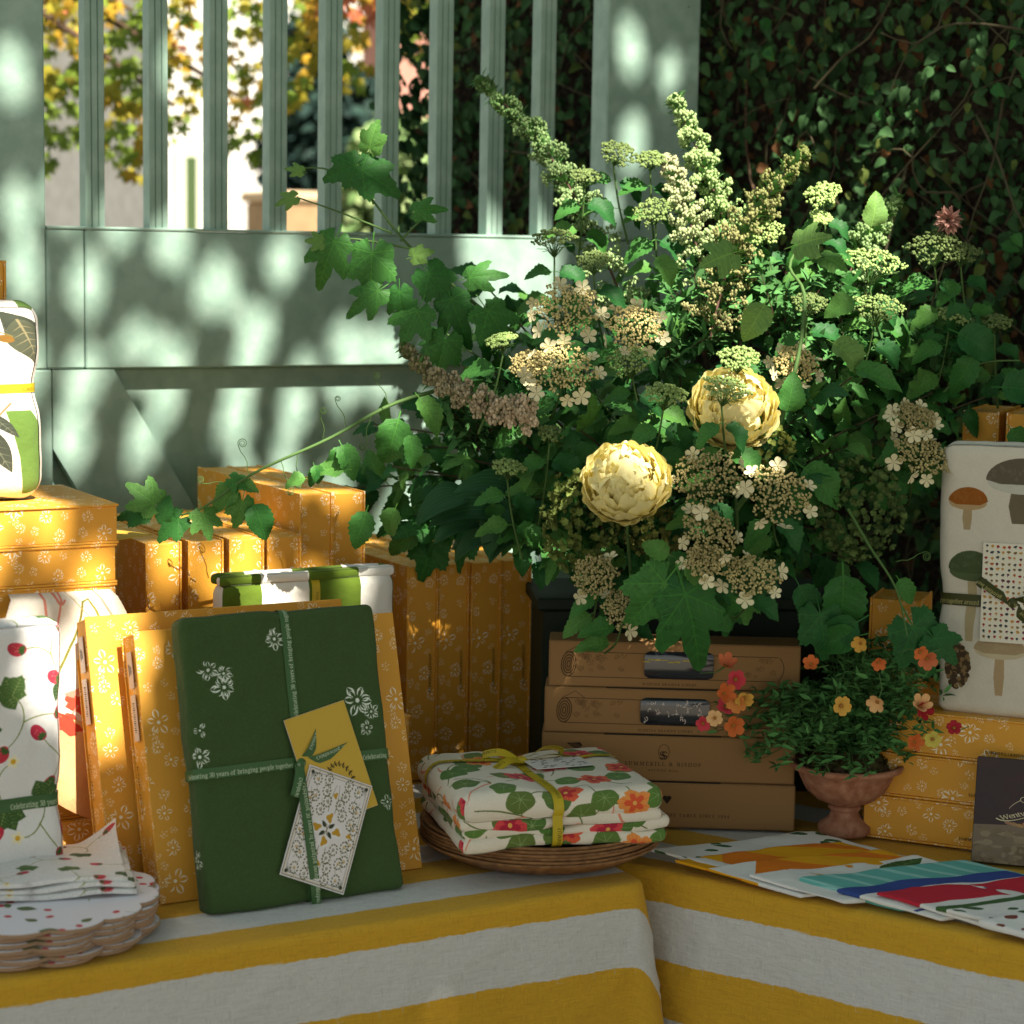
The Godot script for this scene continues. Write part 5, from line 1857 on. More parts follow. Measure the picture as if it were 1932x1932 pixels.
# ================================================================== plates and the nasturtium parcel
func make_middle_goods() -> void:
	var a := ony(790, 1550, TABLE + 0.05)
	var b := ony(1248, 1552, TABLE + 0.05)
	var R := a.distance_to(b) / 2
	var cen := Vector3((a.x + b.x) / 2, 0, (a.z + b.z) / 2)
	var prof := [Vector2(0.0, 0.004), Vector2(0.6, 0.004), Vector2(0.82, 0.012), Vector2(0.99, 0.032), Vector2(1.0, 0.036), Vector2(0.985, 0.0365), Vector2(0.80, 0.018), Vector2(0.6, 0.010), Vector2(0.0, 0.009)]
	for k in 6:
		var pf := []
		for q in prof: pf.append(Vector2(q.x * R * (1.0 - 0.006 * (k % 3)), q.y))
		solo("plate", lathe(pf, 72), M.wood, "shallow round wooden plate, " + ["lowest of the stack", "second from the bottom", "third from the bottom", "third from the top", "second from the top", "topmost, right under the nasturtium parcel"][k], "plate", Vector3(cen.x + 0.002 * (k % 2), TABLE - 0.002 + k * 0.0056, cen.z), k * 0.7, "stack of wooden plates")
	# parcel: four folded layers and a wider top
	var by := TABLE + 0.0595
	a = ony(866, 1612, by)
	b = ony(1266, 1588, by)
	var yaw := atan2(-(b.z - a.z), b.x - a.x)
	var w := Vector2(b.x - a.x, b.z - a.z).length()
	var bk := ony(822, 1452, by + 0.05)
	var dep := 0.285
	var x := (b - a).normalized()
	var mid := (a + b) / 2 - nrm(yaw) * dep / 2
	var o := thing("linen_parcel", "folded white cloth printed with orange nasturtiums, tied with a yellow bow, lying on wooden plates", "parcel", Vector3(mid.x, by, mid.z), yaw)
	var lay := Basis(Vector3.RIGHT, -PI / 2)
	var P: Parcel
	for k in 3:
		P = parcel(w - 0.008 + 0.006 * sin(k * 2.2), dep - 0.004 * k, 0.024, {"cx": -0.012, "cin": 0.34, "wr": 0.006, "wav": 0.0025, "sd": 20.0 + k, "r": 0.0115})
		part("fold", parcel_mesh(P, 64, 30, 0.72, Vector2(0.2 * k, 0.25 * k)), M.nast, o, Transform3D(lay, Vector3(0.004 * sin(k * 1.7), 0.0115 + k * 0.0155, 0)))
	P = parcel(w - 0.012, dep + 0.01, 0.048, {"cx": -0.012, "cin": 0.30, "wr": 0.006, "wav": 0.002, "bulge": 0.10, "sd": 27.0, "r": 0.0235})
	part("folded_cloth", parcel_mesh(P, 70, 56, 0.72), M.nast, o, Transform3D(lay, Vector3(-0.006, 0.066, -0.002)))
	var tp := Node3D.new()
	var ro := part("ribbon", ribbon_mesh(P, true, -0.012, 0.0165, 0.002), M.ribbon_y, o, Transform3D(lay, Vector3(-0.006, 0.066, -0.002)))
	part("ribbon", ribbon_mesh(P, false, 0.055, 0.013, 0.003), M.ribbon_y, o, Transform3D(lay, Vector3(-0.006, 0.066, -0.002)))
	tp.free()
	# front run of the ribbon down over the folds
	part("ribbon", strip_mesh(spline([Vector3(-0.018, 0.074, dep / 2 - 0.012), Vector3(-0.017, 0.062, dep / 2 + 0.002), Vector3(-0.016, 0.04, dep / 2 + 0.0035), Vector3(-0.015, 0.01, dep / 2 + 0.001), Vector3(-0.015, 0.0, dep / 2 - 0.01)], 16), Vector3.RIGHT, 0.0165, 0.3), M.ribbon_y, o)
	var bo := Transform3D(lay, Vector3(-0.006, 0.066, -0.002)) * Vector3(-0.012, 0.055, 0.021)
	for e in [[0.35, 0.075, 0.022], [2.75, 0.066, 0.018]]:
		var d := Vector3(cos(e[0]), 0, -sin(e[0]) * 0.6)
		var s := Vector3(-d.z, 0, d.x)
		part("bow_loop", strip_mesh(spline([bo, bo + d * e[1] * 0.5 + Vector3(0, e[2], 0), bo + d * e[1] + Vector3(0, e[2] * 0.8, 0) , bo + d * e[1] * 0.95 + Vector3(0, 0.004, 0), bo + d * e[1] * 0.4 + Vector3(0, 0.003, 0), bo], 22), (s + Vector3(0, 0.7, 0)).normalized(), 0.016, 0.3), M.ribbon_y, o)
	for e in [[-2.3, 0.085], [0.15, 0.10]]:
		var d := Vector3(cos(e[0]), 0, -sin(e[0]) * 0.7)
		var s := Vector3(-d.z, 0, d.x)
		part("bow_tail", strip_mesh(spline([bo + Vector3(0, 0.004, 0), bo + d * e[1] * 0.5 + Vector3(0, 0.012, 0), bo + d * e[1] + Vector3(0, 0.004, 0)], 12), (s + Vector3(0, 0.4, 0)).normalized(), 0.015, 0.3), M.ribbon_y, o)
	part("knot", ball(0.009, 10, 6), M.ribbon_y, o, Transform3D(Basis.from_scale(Vector3(1, 0.7, 1)), bo + Vector3(0, 0.006, 0)))
	# small label lying under the ribbon
	var lab := thing("paper_label", "small white card with rows of dark marks under the yellow bow", "card")
	lab.transform = o.transform * Transform3D(Basis(Vector3.UP, 0.1), Vector3(0.035, 0.0925, -0.03))
	part("card", box_mesh(0.10, 0.001, 0.065, 0.0), M.paper, lab)
	var st := st_new(false)
	for k in 34: box_into(st, Vector3(rng.randf_range(-0.042, 0.042), 0.0012, -0.026 + 0.0088 * (k % 7)), Vector3(rng.randf_range(0.003, 0.008), 0.0003, 0.0022), 0.0)
	part("print_mark", done(st), M.black, lab)

# ================================================================== goods on the right table
func make_right_goods() -> void:
	# napkins fanned along the edge
	var specs := [
		[1223, 1608, "white with dark green leaf print, leftmost of the fanned row", "leaf"], [1280, 1626, "yellow and orange patterned, second from the left in the fanned row", "orange"],
		[1336, 1641, "cream with an orange triangle border, lying on the yellow one", "orange2"], [1412, 1655, "white with a gold flower, beside the turquoise napkin", "gold"], [1508, 1664, "turquoise with pale streaks, middle of the fanned row", "teal"],
		[1577, 1681, "white with a dark blue border and blue lettering", "blue"], [1660, 1692, "white with a wide crimson band", "red"], [1762, 1716, "white with scattered green leaves, rightmost of the fanned row", "green"], [1850, 1742, "white with dark red leaves, at the lower right corner", "edge"]]
	var ax := ony(1508, 1664) 
	var bx := ony(1835, 1628)
	var yaw := atan2(-(bx.z - ax.z), bx.x - ax.x)
	for k in specs.size():
		var e: Array = specs[k]
		var y := TABLE + 0.0115
		var fl := ony(e[0], e[1], y + 0.004)
		var L := 0.31
		var W := 0.17
		var P := parcel(L, W, 0.0072, {"wr": 0.006, "wav": 0.0016, "sd": 40.0 + k, "r": 0.003})
		var yw := yaw + 0.03 * sin(k * 2.1)
		var along := dirn(TR)
		var pos := fl + dirn(yw) * L / 2 + along * W / 2
		var xf := Transform3D(Basis(dirn(yw), -along + Vector3.UP * 0.075, Vector3.UP), Vector3.ZERO)   # each one lies on the last
		var st := st_new()
		parcel_into(st, P, 44, 30, 1.0, Vector2.ZERO, xf)
		var n := part(numbered("napkin"), done(st), napkin_mat(e[3]), self)
		tag(n, "folded linen napkin, " + e[2], "napkin", "napkins fanned out on the right table")
		n.position = Vector3(pos.x, y, pos.z)
	# clay urn with moss and trailing flowers
	var c := ony(1592, 1574)
	var urn := thing("clay_urn", "small footed terracotta urn with a flared rim", "urn", c + Vector3(0, 0.004, 0))
	part("bowl", lathe([Vector2(0.018, 0.044), Vector2(0.026, 0.050), Vector2(0.05, 0.060), Vector2(0.068, 0.076), Vector2(0.079, 0.098), Vector2(0.083, 0.108), Vector2(0.095, 0.114), Vector2(0.0985, 0.120), Vector2(0.096, 0.125), Vector2(0.088, 0.124), Vector2(0.080, 0.112), Vector2(0.07, 0.09), Vector2(0.0, 0.08)], 48, 0.012), M.clay, urn)
	part("foot", lathe([Vector2(0.0, 0.0), Vector2(0.042, 0.0), Vector2(0.045, 0.004), Vector2(0.0445, 0.014), Vector2(0.037, 0.019), Vector2(0.027, 0.028), Vector2(0.0235, 0.037), Vector2(0.026, 0.041), Vector2(0.029, 0.0445), Vector2(0.025, 0.049), Vector2(0.018, 0.052)], 40, 0.012), M.clay, urn)
	var fl := thing("flowering_plant", "trailing plant with orange, coral and yellow trumpet flowers growing in the clay urn", "plant", c + Vector3(0, 0.13, 0))
	var xs := []
	var cs := []
	var moss := ovate(0.3, 0.2, 0.5, 0, 0, 0, 3, 0.7)
	for k in 1500:
		var v := Vector3(rng.randfn(), absf(rng.randfn()), rng.randfn()).normalized()
		xs.append(facing(v * Vector3(0.068, 0.045, 0.068) + Vector3(0, -0.01, 0), Vector3(rng.randfn(), rng.randfn(), rng.randfn()), v, rng.randf_range(0.006, 0.013)))
		cs.append(Color(0.06, 0.055, 0.015) * rng.randf_range(0.4, 1.5))
	many("moss", moss, M.tint, fl, xs, cs)
	part("soil", lathe([Vector2(0.08, -0.02), Vector2(0.064, 0.005), Vector2(0.045, 0.02), Vector2(0.0, 0.032)], 20), M.bark, fl)
	var leafm := ovate(0.16, 0.3, 0.5, 0, 0.05, 0, 4, 0.7)
	xs = []
	cs = []
	var st := st_new()
	for k in 260:
		var a := rng.randf() * TAU
		var up := rng.randf_range(0.015, 0.19)
		var reach := rng.randf_range(0.05, 0.17)
		var dir := Vector3(cos(a), 0, sin(a) * 0.8)
		var left := maxf(0.0, -dir.x)
		if dir.x < -0.3: up *= 0.62
		if dir.x > 0.3: up *= 1.0
		reach *= 1.0 + 0.3 * left
		var pts := spline([Vector3(dir.x * 0.03, 0.01, dir.z * 0.03), dir * reach * 0.5 + Vector3(0, up * 0.9 + 0.02, 0), dir * reach + Vector3(0, up - reach * 0.1, 0)], 8)
		tube(st, pts, 0.0012, 0.0007, 3)
		for j in range(2, 8):
			for q in 4:
				var nn := Vector3(rng.randfn(), 1.0, rng.randfn())
				xs.append(facing(pts[j] + Vector3(rng.randfn(), rng.randfn(), rng.randfn()) * 0.002, Vector3(rng.randfn(), rng.randf_range(-0.2, 0.9), rng.randfn()) + dir * 0.5, nn, rng.randf_range(0.014, 0.026)))
				cs.append(Color(0.075, 0.20, 0.055) * rng.randf_range(0.55, 1.5))
	part("stem", done(st), M.stem, fl)
	many("foliage", leafm, M.tint, fl, xs, cs)
	var trumpets := [petalled(5, 0.25, -0.06, 0.55, 0.06), petalled(5, 0.62, 0.0, 0.5, 0.0), petalled(5, -0.1, -0.1, 0.6, 0.1)]
	var fl_at := [[1370, 1252, 0], [1390, 1283, 1], [1368, 1308, 2], [1372, 1330, 1], [1405, 1322, 3], [1388, 1328, 4], [1348, 1355, 5], [1327, 1366, 1], [1385, 1370, 2], [1530, 1251, 2], [1622, 1215, 3], [1658, 1252, 2], [1738, 1233, 2], [1750, 1245, 0], [1653, 1327, 5], [1738, 1330, 5], [1800, 1372, 6], [1726, 1400, 2], [1760, 1396, 7], [1740, 1338, 6], [1590, 1332, 3]]
	var cols := [Color(0.60, 0.17, 0.07), Color(0.62, 0.055, 0.075), Color(0.62, 0.16, 0.04), Color(0.68, 0.38, 0.07), Color(0.66, 0.24, 0.06), Color(0.78, 0.46, 0.20), Color(0.38, 0.02, 0.03), Color(0.62, 0.52, 0.10)]
	var inner := mat(linear(0.35, 0.16, 0.03), 0.8)
	for e in fl_at:
		var p := at(e[0], e[1], 3.42 + 0.03 * sin(e[0])) - fl.position
		var nn := Vector3(rng.randf_range(-1.1, 1.1), rng.randf_range(-0.4, 1.0), 1.0)
		var m := leafmat((cols[e[2]] as Color).linear_to_srgb(), 0.6, null, 0.2)
		m.backlight = (cols[e[2]] as Color).linear_to_srgb() * 0.4
		var f := part("flower", trumpets[rng.randi() % 3], m, fl, facing(p, Vector3(rng.randfn(), rng.randfn(), 0.1), nn, rng.randf_range(0.0125, 0.019)))
		part("throat", ball(0.22, 8, 4), inner, f, Transform3D(Basis.from_scale(Vector3(1, 0.6, 1)), Vector3(0, -0.32, 0)))
		part("flower_stalk", tube_mesh([Vector3(0, -0.5, 0), Vector3(0.2, -2.0, -0.6), Vector3(0.3, -3.0, -2.0)], 0.10, 0.05, 4), M.stem, f)
	# mushroom parcel
	var cc := nrm(TY).dot(Vector3(0.604, 0, -3.524)) - 0.045
	var P := parcel(0.36, 0.455, 0.07, {"cy": -0.03, "cx": 0.03, "cin": 0.2, "nar": 0.035, "wr": 0.008, "sd": 60.0, "r": 0.02})
	var o := thing("linen_parcel", "folded white cloth printed with mushrooms, tied with olive ribbon, standing at the right edge", "parcel", fr(TY, -0.592, TABLE + 0.226 + 0.222, cc - 0.035), TY)
	o.basis = Basis(Vector3.UP, TY) * Basis(Vector3.RIGHT, -0.06)
	part("folded_cloth", parcel_mesh(P, 56, 68, 1.0, Vector2(-0.104, 0)), M.mush, o)
	var k0 := local_px(1912, 1137, o.transform, 0.036)
	P.cx = k0.x
	P.cy = k0.y
	part("ribbon", ribbon_mesh(P, true, k0.x, 0.0165, 0.002), M.ribbon_o, o)
	part("ribbon", ribbon_mesh(P, false, k0.y, 0.020, 0.0035), M.ribbon_o, o)
	bow(o, M.ribbon_o, Vector3(k0.x, k0.y, 0.038), 1, 0.016, [[-0.9, 0.06]], [[2.6, 0.065], [0.3, 0.06]])
	card_at("gift_card", "tall white card printed with rows of tiny mushrooms under the olive ribbon", o.transform, 0.0425, 0.088, 0.165, M.card_mush, Vector2(1866, 1017), Vector2(1962, 1022), Vector2(1843, 1216))
	# puzzle box
	var bk := ony(1833, 1624)
	o = thing("puzzle_box", "dark maroon box with cream script and a still life picture, leaning at the right edge", "box", bk + dirn(TY) * 0.095 + Vector3(0, 0.002, 0), 0)
	o.basis = Basis(Vector3.UP, deg_to_rad(-18)) * Basis(Vector3.RIGHT, -0.22)
	part("case", box_mesh(0.19, 0.172, 0.035, 0.002), M.steel, o, Transform3D(Basis(), Vector3(0, 0, -0.018)))
	part("print", panel(0.188, 0.170), M.puzzle, o, Transform3D(Basis(), Vector3(0, 0.086, 0.0003)))

func napkin_mat(kind: String) -> StandardMaterial3D:
	var r := RandomNumberGenerator.new()
	r.seed = kind.hash()
	var wh := Color8(226, 224, 220)
	var p := Pic.new(512, 512, wh, 1)
	var V := func(a: float, b: float) -> Vector2: return Vector2(a * 512, 256 + (b - 0.5) * 280)   # a along, b 0 back .. 1 front
	var band := func(b0: float, b1: float, col: Color) -> void: p.poly(PackedVector2Array([V.call(-0.1, b0), V.call(1.1, b0), V.call(1.1, b1), V.call(-0.1, b1)]), col)
	match kind:
		"leaf", "green", "edge":
			for k in 26: 
				var c: Vector2 = V.call(r.randf(), r.randf())
				p.leaf(c, c + Vector2.from_angle(r.randf() * TAU) * r.randf_range(26, 46), 0.32, Color8(46, 82, 44) if kind != "edge" else Color8(120, 40, 40), Color8(120, 150, 96))
			if kind == "green": band.call(-0.2, 0.10, Color8(64, 96, 52))
		"orange", "orange2":
			var ye := Color8(222, 158, 20)
			var og := Color8(220, 120, 24)
			if kind == "orange": p.poly(PackedVector2Array([V.call(-0.1, -0.3), V.call(1.1, -0.3), V.call(1.1, 1.3), V.call(-0.1, 1.3)]), ye)
			else:
				p.poly(PackedVector2Array([V.call(0.28, -0.3), V.call(1.1, -0.3), V.call(1.1, 0.55), V.call(0.75, 0.6), V.call(0.4, 0.25)]), ye)
			p.poly(PackedVector2Array([V.call(0.10, 0.35), V.call(0.34, -0.1), V.call(0.62, 0.5), V.call(0.30, 0.62)]), og)
			p.poly(PackedVector2Array([V.call(0.62, 0.0), V.call(0.86, -0.2), V.call(1.0, 0.4)]), og)
			if kind == "orange2": p.poly(PackedVector2Array([V.call(-0.1, 0.6), V.call(0.3, 0.35), V.call(0.9, 0.75), V.call(1.1, 1.3), V.call(-0.1, 1.3)]), wh)
		"gold":
			for k in 6:
				var d := Vector2.from_angle(k * TAU / 6)
				p.leaf(V.call(0.35, 0.35), V.call(0.35, 0.35) + d * 70, 0.22, Color8(196, 164, 104), Color8(150, 120, 66))
			p.leaf(V.call(0.62, 0.30), V.call(0.98, 0.10), 0.16, Color8(62, 92, 44), Color8(100, 130, 80), 0.05)
			p.leaf(V.call(0.15, 0.62), V.call(0.35, 0.72), 0.3, Color8(140, 134, 60), Color8(110, 110, 50))
		"teal":
			p.poly(PackedVector2Array([V.call(-0.1, -0.3), V.call(1.1, -0.3), V.call(1.1, 1.3), V.call(-0.1, 1.3)]), Color8(100, 174, 166))
			for k in 7: p.line(PackedVector2Array([V.call(k * 0.16 - 0.05, -0.3), V.call(k * 0.16 + 0.12, 1.3)]), 26, 14, Color8(146, 200, 192))
		"blue":
			band.call(-0.3, 0.22, Color8(52, 74, 140))
			for k in 4:
				p.blob(V.call(0.30 + k * 0.16, 0.48), 18, 14, k, Color8(64, 84, 140), 0.3, 4)
				p.ell(V.call(0.30 + k * 0.16, 0.48), 9, 7, k, wh)
			p.line(PackedVector2Array([V.call(0.0, 0.75), V.call(0.3, 0.7), V.call(0.5, 0.8)]), 12, 8, Color8(60, 80, 140))
		"red":
			band.call(-0.3, 0.42, Color8(190, 40, 58))
	return mat(Color.WHITE, 0.92, p.tex(), T.crease, 0.4)

# ================================================================== the flower arrangement
var L := {}
func leaf_at(parent: Node3D, kind: String, m: Material, pos: Vector3, dir: Vector3, nn: Vector3, sc: float) -> void:
	part("leaf", L[kind], m, parent, facing(pos - parent.position, dir, nn, sc))

# a bough: woody stem through points with leaves along it
func bough(n: String, label: String, cat: String, group: String, pts: Array, r: float, kinds: Array, pre: String, cnt: int, smin: float, smax: float, stemm: Material, t0 := 0.15, tone := -1) -> Node3D:
	var p0: Vector3 = pts[0]
	var o := thing(n, label, cat, p0, 0.0, group)
	var loc := []
	for p in pts: loc.append(p - p0)
	var sp := spline(loc, 24)
	part("stem", tube_mesh(sp, r, r * 0.4, 6), stemm, o)
	for k in cnt:
		var t := lerpf(t0, 1.0, (k + 0.5) / cnt)
		var i := mini(int(t * 23), 22)
		var d: Vector3 = (sp[i + 1] - sp[i]).normalized()
		var side := d.cross(Vector3.BACK).normalized() * (1.0 if k % 2 else -1.0)
		var dir := (d * rng.randf_range(0.1, 0.7) + side * rng.randf_range(0.5, 1.0) + Vector3(rng.randf_range(-0.3, 0.3), rng.randf_range(-0.75, 0.1), rng.randf_range(-0.1, 0.6)))
		if k == cnt - 1: dir = d + Vector3(0, -0.3, 0.2)
		var nn := Vector3(rng.randf_range(-0.5, 0.6), rng.randf_range(0.2, 1.0), rng.randf_range(0.3, 1.0))
		var m: Material = M["%s%d" % [pre, (rng.randi() % 4) if tone < 0 else clampi(tone + rng.randi() % 2, 0, 4)]]
		part("leaf", L[kinds[rng.randi() % kinds.size()]], m, o, facing(sp[i], dir, nn, rng.randf_range(smin, smax)))
	return o

# flat or domed flower head of many buds on branching rays
func umbel(n: String, label: String, group: String, cen: Vector3, R: float, axis: Vector3, budr: float, cnt: int, bud: Color, dome: float, florets: int, stem_to: Vector3, leaves := 0) -> void:
	var o := thing(n, label, "flower head", cen, 0.0, group)
	var y := axis.normalized()
	var x := y.cross(Vector3(0.3, 0.1, 0.9)).normalized()
	var B := Basis(x, y, x.cross(y))
	var xs := []
	var cs := []
	var st := st_new()
	var base := Vector3(0, -R * 0.75, 0)
	var groups := maxi(7, int(cnt / 11.0))
	for g in groups:
		var rr := sqrt((g + 0.6) / groups) * 0.93
		var a := g * 2.39996
		var gc := Vector3(cos(a) * rr, 0, sin(a) * rr) * R
		gc.y = dome * R * (1.0 - rr * rr) + rng.randf_range(-0.05, 0.05) * R
		tube(st, [B * base, B * (base * 0.4 + gc * 0.45 + Vector3(0, -0.03, 0) * R), B * (gc - Vector3(0, 0.012, 0))], 0.0010, 0.0006, 3)
		var gr := R * 1.05 / sqrt(groups)
		for k in int(cnt / float(groups)):
			var v := Vector3(rng.randf_range(-1, 1), 0, rng.randf_range(-1, 1))
			if v.length() > 1.0: v = v.normalized() * rng.randf()
			v.y = 0.45 * (1.0 - v.length_squared()) + rng.randf_range(-0.1, 0.1)
			var s := budr * rng.randf_range(0.75, 1.3)
			xs.append(Transform3D(Basis.from_scale(Vector3(s, s, s)), B * (gc + v * gr)))
			cs.append((bud * rng.randf_range(0.7, 1.25)))
	part("rays", done(st), M.stem, o)
	many("buds", ball(1.0, 6, 4), M.tint, o, xs, cs)
	for k in florets:
		var a := TAU * (k + rng.randf_range(-0.3, 0.3)) / florets
		var p := B * Vector3(cos(a) * R * 1.08, -0.05 * R, sin(a) * R * 1.08)
		part("floret", L.floret, M.cream if bud.r > bud.g * 1.02 else M.white, o, facing(p, Vector3(rng.randfn(), rng.randfn(), rng.randfn()), y + B * Vector3(cos(a), 0, sin(a)) * rng.randf_range(0.0, 0.9) + Vector3(0, 0, 0.4), rng.randf_range(0.011, 0.016)))
	if stem_to != Vector3.ZERO:
		var e := stem_to - cen
		var sp := spline([B * base, (B * base) * 0.6 + e * 0.35 + Vector3(0, -0.02, 0), e], 10)
		part("stem", tube_mesh([B * base * 0.9] + sp, 0.0016, 0.0022, 5), M.stem, o)
		for k in leaves:
			var q: Vector3 = sp[2 + (k / 2) * 3 % 7]
			part("leaf", L["ov%d" % (k % 2)], M["leaf%d" % (1 + k % 3)], o, facing(q, Vector3(1.0 if k % 2 else -1.0, rng.randf_range(-0.7, 0.1), rng.randf_range(0.0, 0.6)), Vector3(rng.randf_range(-0.4, 0.4), 0.8, 0.7), rng.randf_range(0.05, 0.07)))

# plume of many small clustered buds along a curved stem
func spire(n: String, label: String, pts: Array, R: float, cnt: int, c0: Color, c1: Color, bs: float, leafy := 0.4) -> void:
	var p0: Vector3 = pts[0]
	var o := thing(n, label, "flower spike", p0, 0.0, "flower spikes rising from the arrangement")
	var loc := []
	for p in pts: loc.append(p - p0)
	var sp := spline(loc, 40)
	part("stem", tube_mesh(sp, 0.0028, 0.001, 5), M.stemred, o)
	var xs := []
	var cs := []
	var lx := []
	var lc := []
	for k in cnt:
		var t := pow(rng.randf(), 0.85)
		var f := t * 38.99
		var i := int(f)
		var d: Vector3 = (sp[i + 1] - sp[i]).normalized()
		var v := Vector3(rng.randfn(), rng.randfn(), rng.randfn())
		v = (v - d * v.dot(d)).normalized()
		var rad := R * (1.0 - pow(t, 1.6) * 0.86) * (0.75 + 0.45 * sin(t * 55.0 + v.x * 1.3))
		var tip: Vector3 = (sp[i] as Vector3).lerp(sp[i + 1], f - i) + v * rad + d * rad * 0.55
		# a cluster of buds at the end of a short side shoot
		for j in 11:
			var w := Vector3(rng.randfn(), rng.randfn(), rng.randfn()).normalized() * bs * 1.6
			if rng.randf() < 0.35: w -= v * rad * rng.randf() * 0.6
			var s := bs * 0.68 * rng.randf_range(0.7, 1.25)
			xs.append(Transform3D(Basis.from_scale(Vector3(s, s * 1.25, s)), tip + w * 0.95))
			cs.append(c0.lerp(c1, clampf(t + rng.randf_range(-0.25, 0.25), 0, 1)) * rng.randf_range(0.75, 1.2))
		if rng.randf() < leafy:
			lx.append(facing((sp[i] as Vector3) + v * rad * 0.3, v + d * 0.6, d + Vector3(0, 0.3, 0.5), rng.randf_range(0.016, 0.03)))
			lc.append(Color(0.09, 0.22, 0.06) * rng.randf_range(0.6, 1.4))
	many("buds", ball(1.0, 6, 4), M.tint, o, xs, cs)
	if lx.size() > 0: many("bracts", L.bract, M.tint, o, lx, lc)

func petal_mesh(wid: float, cup: float, ruf: float, sd: float) -> ArrayMesh:
	var st := st_new()
	var A := []
	var U := []
	for i in 11:
		var t := i / 10.0
		var row := []
		var ur := []
		for j in 13:
			var s := j / 6.0 - 1.0
			var w := wid * pow(t, 0.55) * (1.0 if t < 0.62 else sqrt(maxf(0.0, 1.0 - 0.72 * pow((t - 0.62) / 0.38, 2.0))))
			var edge := t * t
			var top := t * (1.0 - 0.16 * s * s * t) + ruf * 0.16 * edge * sin(s * 5.5 + sd * 3.0)
			var y := -cup * 0.95 * sin(t * PI * 0.85) + cup * 0.55 * t * t * t + cup * 0.9 * s * s * t + ruf * edge * (0.30 * sin(s * 4.6 + sd) + 0.12 * sin(s * 9.0 + sd * 2.0))
			row.append(Vector3(s * w, y, top))
			ur.append(Vector2(s * 0.5 + 0.5, t))
		A.append(row)
		U.append(ur)
	grid(st, A, U)
	return done(st)

func peony(label: String, cen: Vector3, R: float, axis: Vector3) -> void:
	var o := thing("peony", label, "flower", cen, 0.0, "pale yellow peonies")
	var y := axis.normalized()
	var x := y.cross(Vector3(0.2, 0.3, 0.9)).normalized()
	var B := Basis(x, y, x.cross(y))
	# outer bowl: broad petals lying on shells, each shell open a little more narrowly
	for e in [[6, 1.00, 1.72, 0.86], [7, 0.97, 1.50, 0.78], [7, 0.92, 1.28, 0.74], [8, 0.86, 1.08, 0.66], [8, 0.78, 0.92, 0.62], [7, 0.66, 0.85, 0.8], [8, 0.58, 0.6, 0.8]]:
		for k in e[0]:
			var st := st_new()
			var P := []
			var U := []
			var a0: float = TAU * (k + rng.randf_range(-0.22, 0.22)) / e[0] + e[1] * 9.0
			var sh: float = R * (e[1] + rng.randf_range(-0.025, 0.025))
			var rim: float = e[2] + rng.randf_range(-0.16, 0.14)
			var sd := rng.randf() * 20.0
			# the inner cups sit askew
			var inner: bool = e[1] < 0.7
			var tilt := Basis(Vector3(cos(sd * 5.0), 0, sin(sd * 5.0)), rng.randf_range(0.15, 0.75) if inner else 0.0)
			var lift := Vector3(0, 0.34 * R if inner else 0.0, 0)
			for i in 13:
				var t := i / 12.0
				var row := []
				var ur := []
				for j in 15:
					var q := j / 7.0 - 1.0
					var reach := 1.0 - 0.20 * pow(absf(q), 3.0) + 0.035 * sin(q * 6.0 + sd) + 0.02 * sin(q * 15.0 + sd)
					var th := PI - (PI - rim) * minf(t * reach, 1.15)
					var az: float = a0 + q * e[3] * (0.45 + 0.55 * pow(t, 0.5)) * sqrt(maxf(0.05, 1.0 - 0.4 * pow(t, 6.0)))
					var flare := 0.15 * pow(t, 5.0) + 0.035 * t * t * sin(q * 7.0 + sd * 1.7) + 0.02 * t * sin(q * 12.0 + t * 4.0 + sd) - 0.05 * q * q
					var rr := sh * (1.0 + flare)
					row.append(B * (tilt * (Vector3(cos(az) * sin(th), cos(th), sin(az) * sin(th)) * rr * Vector3(1, 0.92, 1)) + lift))
					ur.append(Vector2(q * 0.5 + 0.5, t))
				P.append(row)
				U.append(ur)
			grid(st, P, U)
			part("petal", done(st), M.petal, o)
	# ruffled heart: crinkled petals standing out all over a dome
	var sm := []
	for k in 5: sm.append(petal_mesh(0.60 + 0.08 * (k % 2), 0.26, 0.42, k * 2.3))
	for k in 15:
		var f := (k + 0.5) / 15.0
		var th := acos(1.0 - f * 0.30)
		var a := k * 2.39996
		var v := Vector3(cos(a) * sin(th), cos(th), sin(a) * sin(th))
		var tang := Vector3(rng.randfn(), rng.randfn(), rng.randfn())
		tang = (tang - v * tang.dot(v)).normalized()
		var d := (v + tang * rng.randf_range(-0.3, 0.6)).normalized()
		var ln := rng.randf_range(0.56, 0.82)
		part("petal", sm[k % 5], M.petalin if rng.randf() < 0.10 else M.petal, o, facing(B * (v * R * (0.96 - ln)), B * d, B * tang, R * ln))
	part("calyx", ball(0.12 * R, 8, 5), M.stem, o, Transform3D(Basis(), B * Vector3(0, -0.66 * R, 0)))
	part("stem", tube_mesh(spline([B * Vector3(0, -0.66 * R, 0), Vector3(0.01, -0.1, -0.08), Vector3(0.03, -0.25, -0.16)], 8), 0.003, 0.003, 5), M.stem, o)

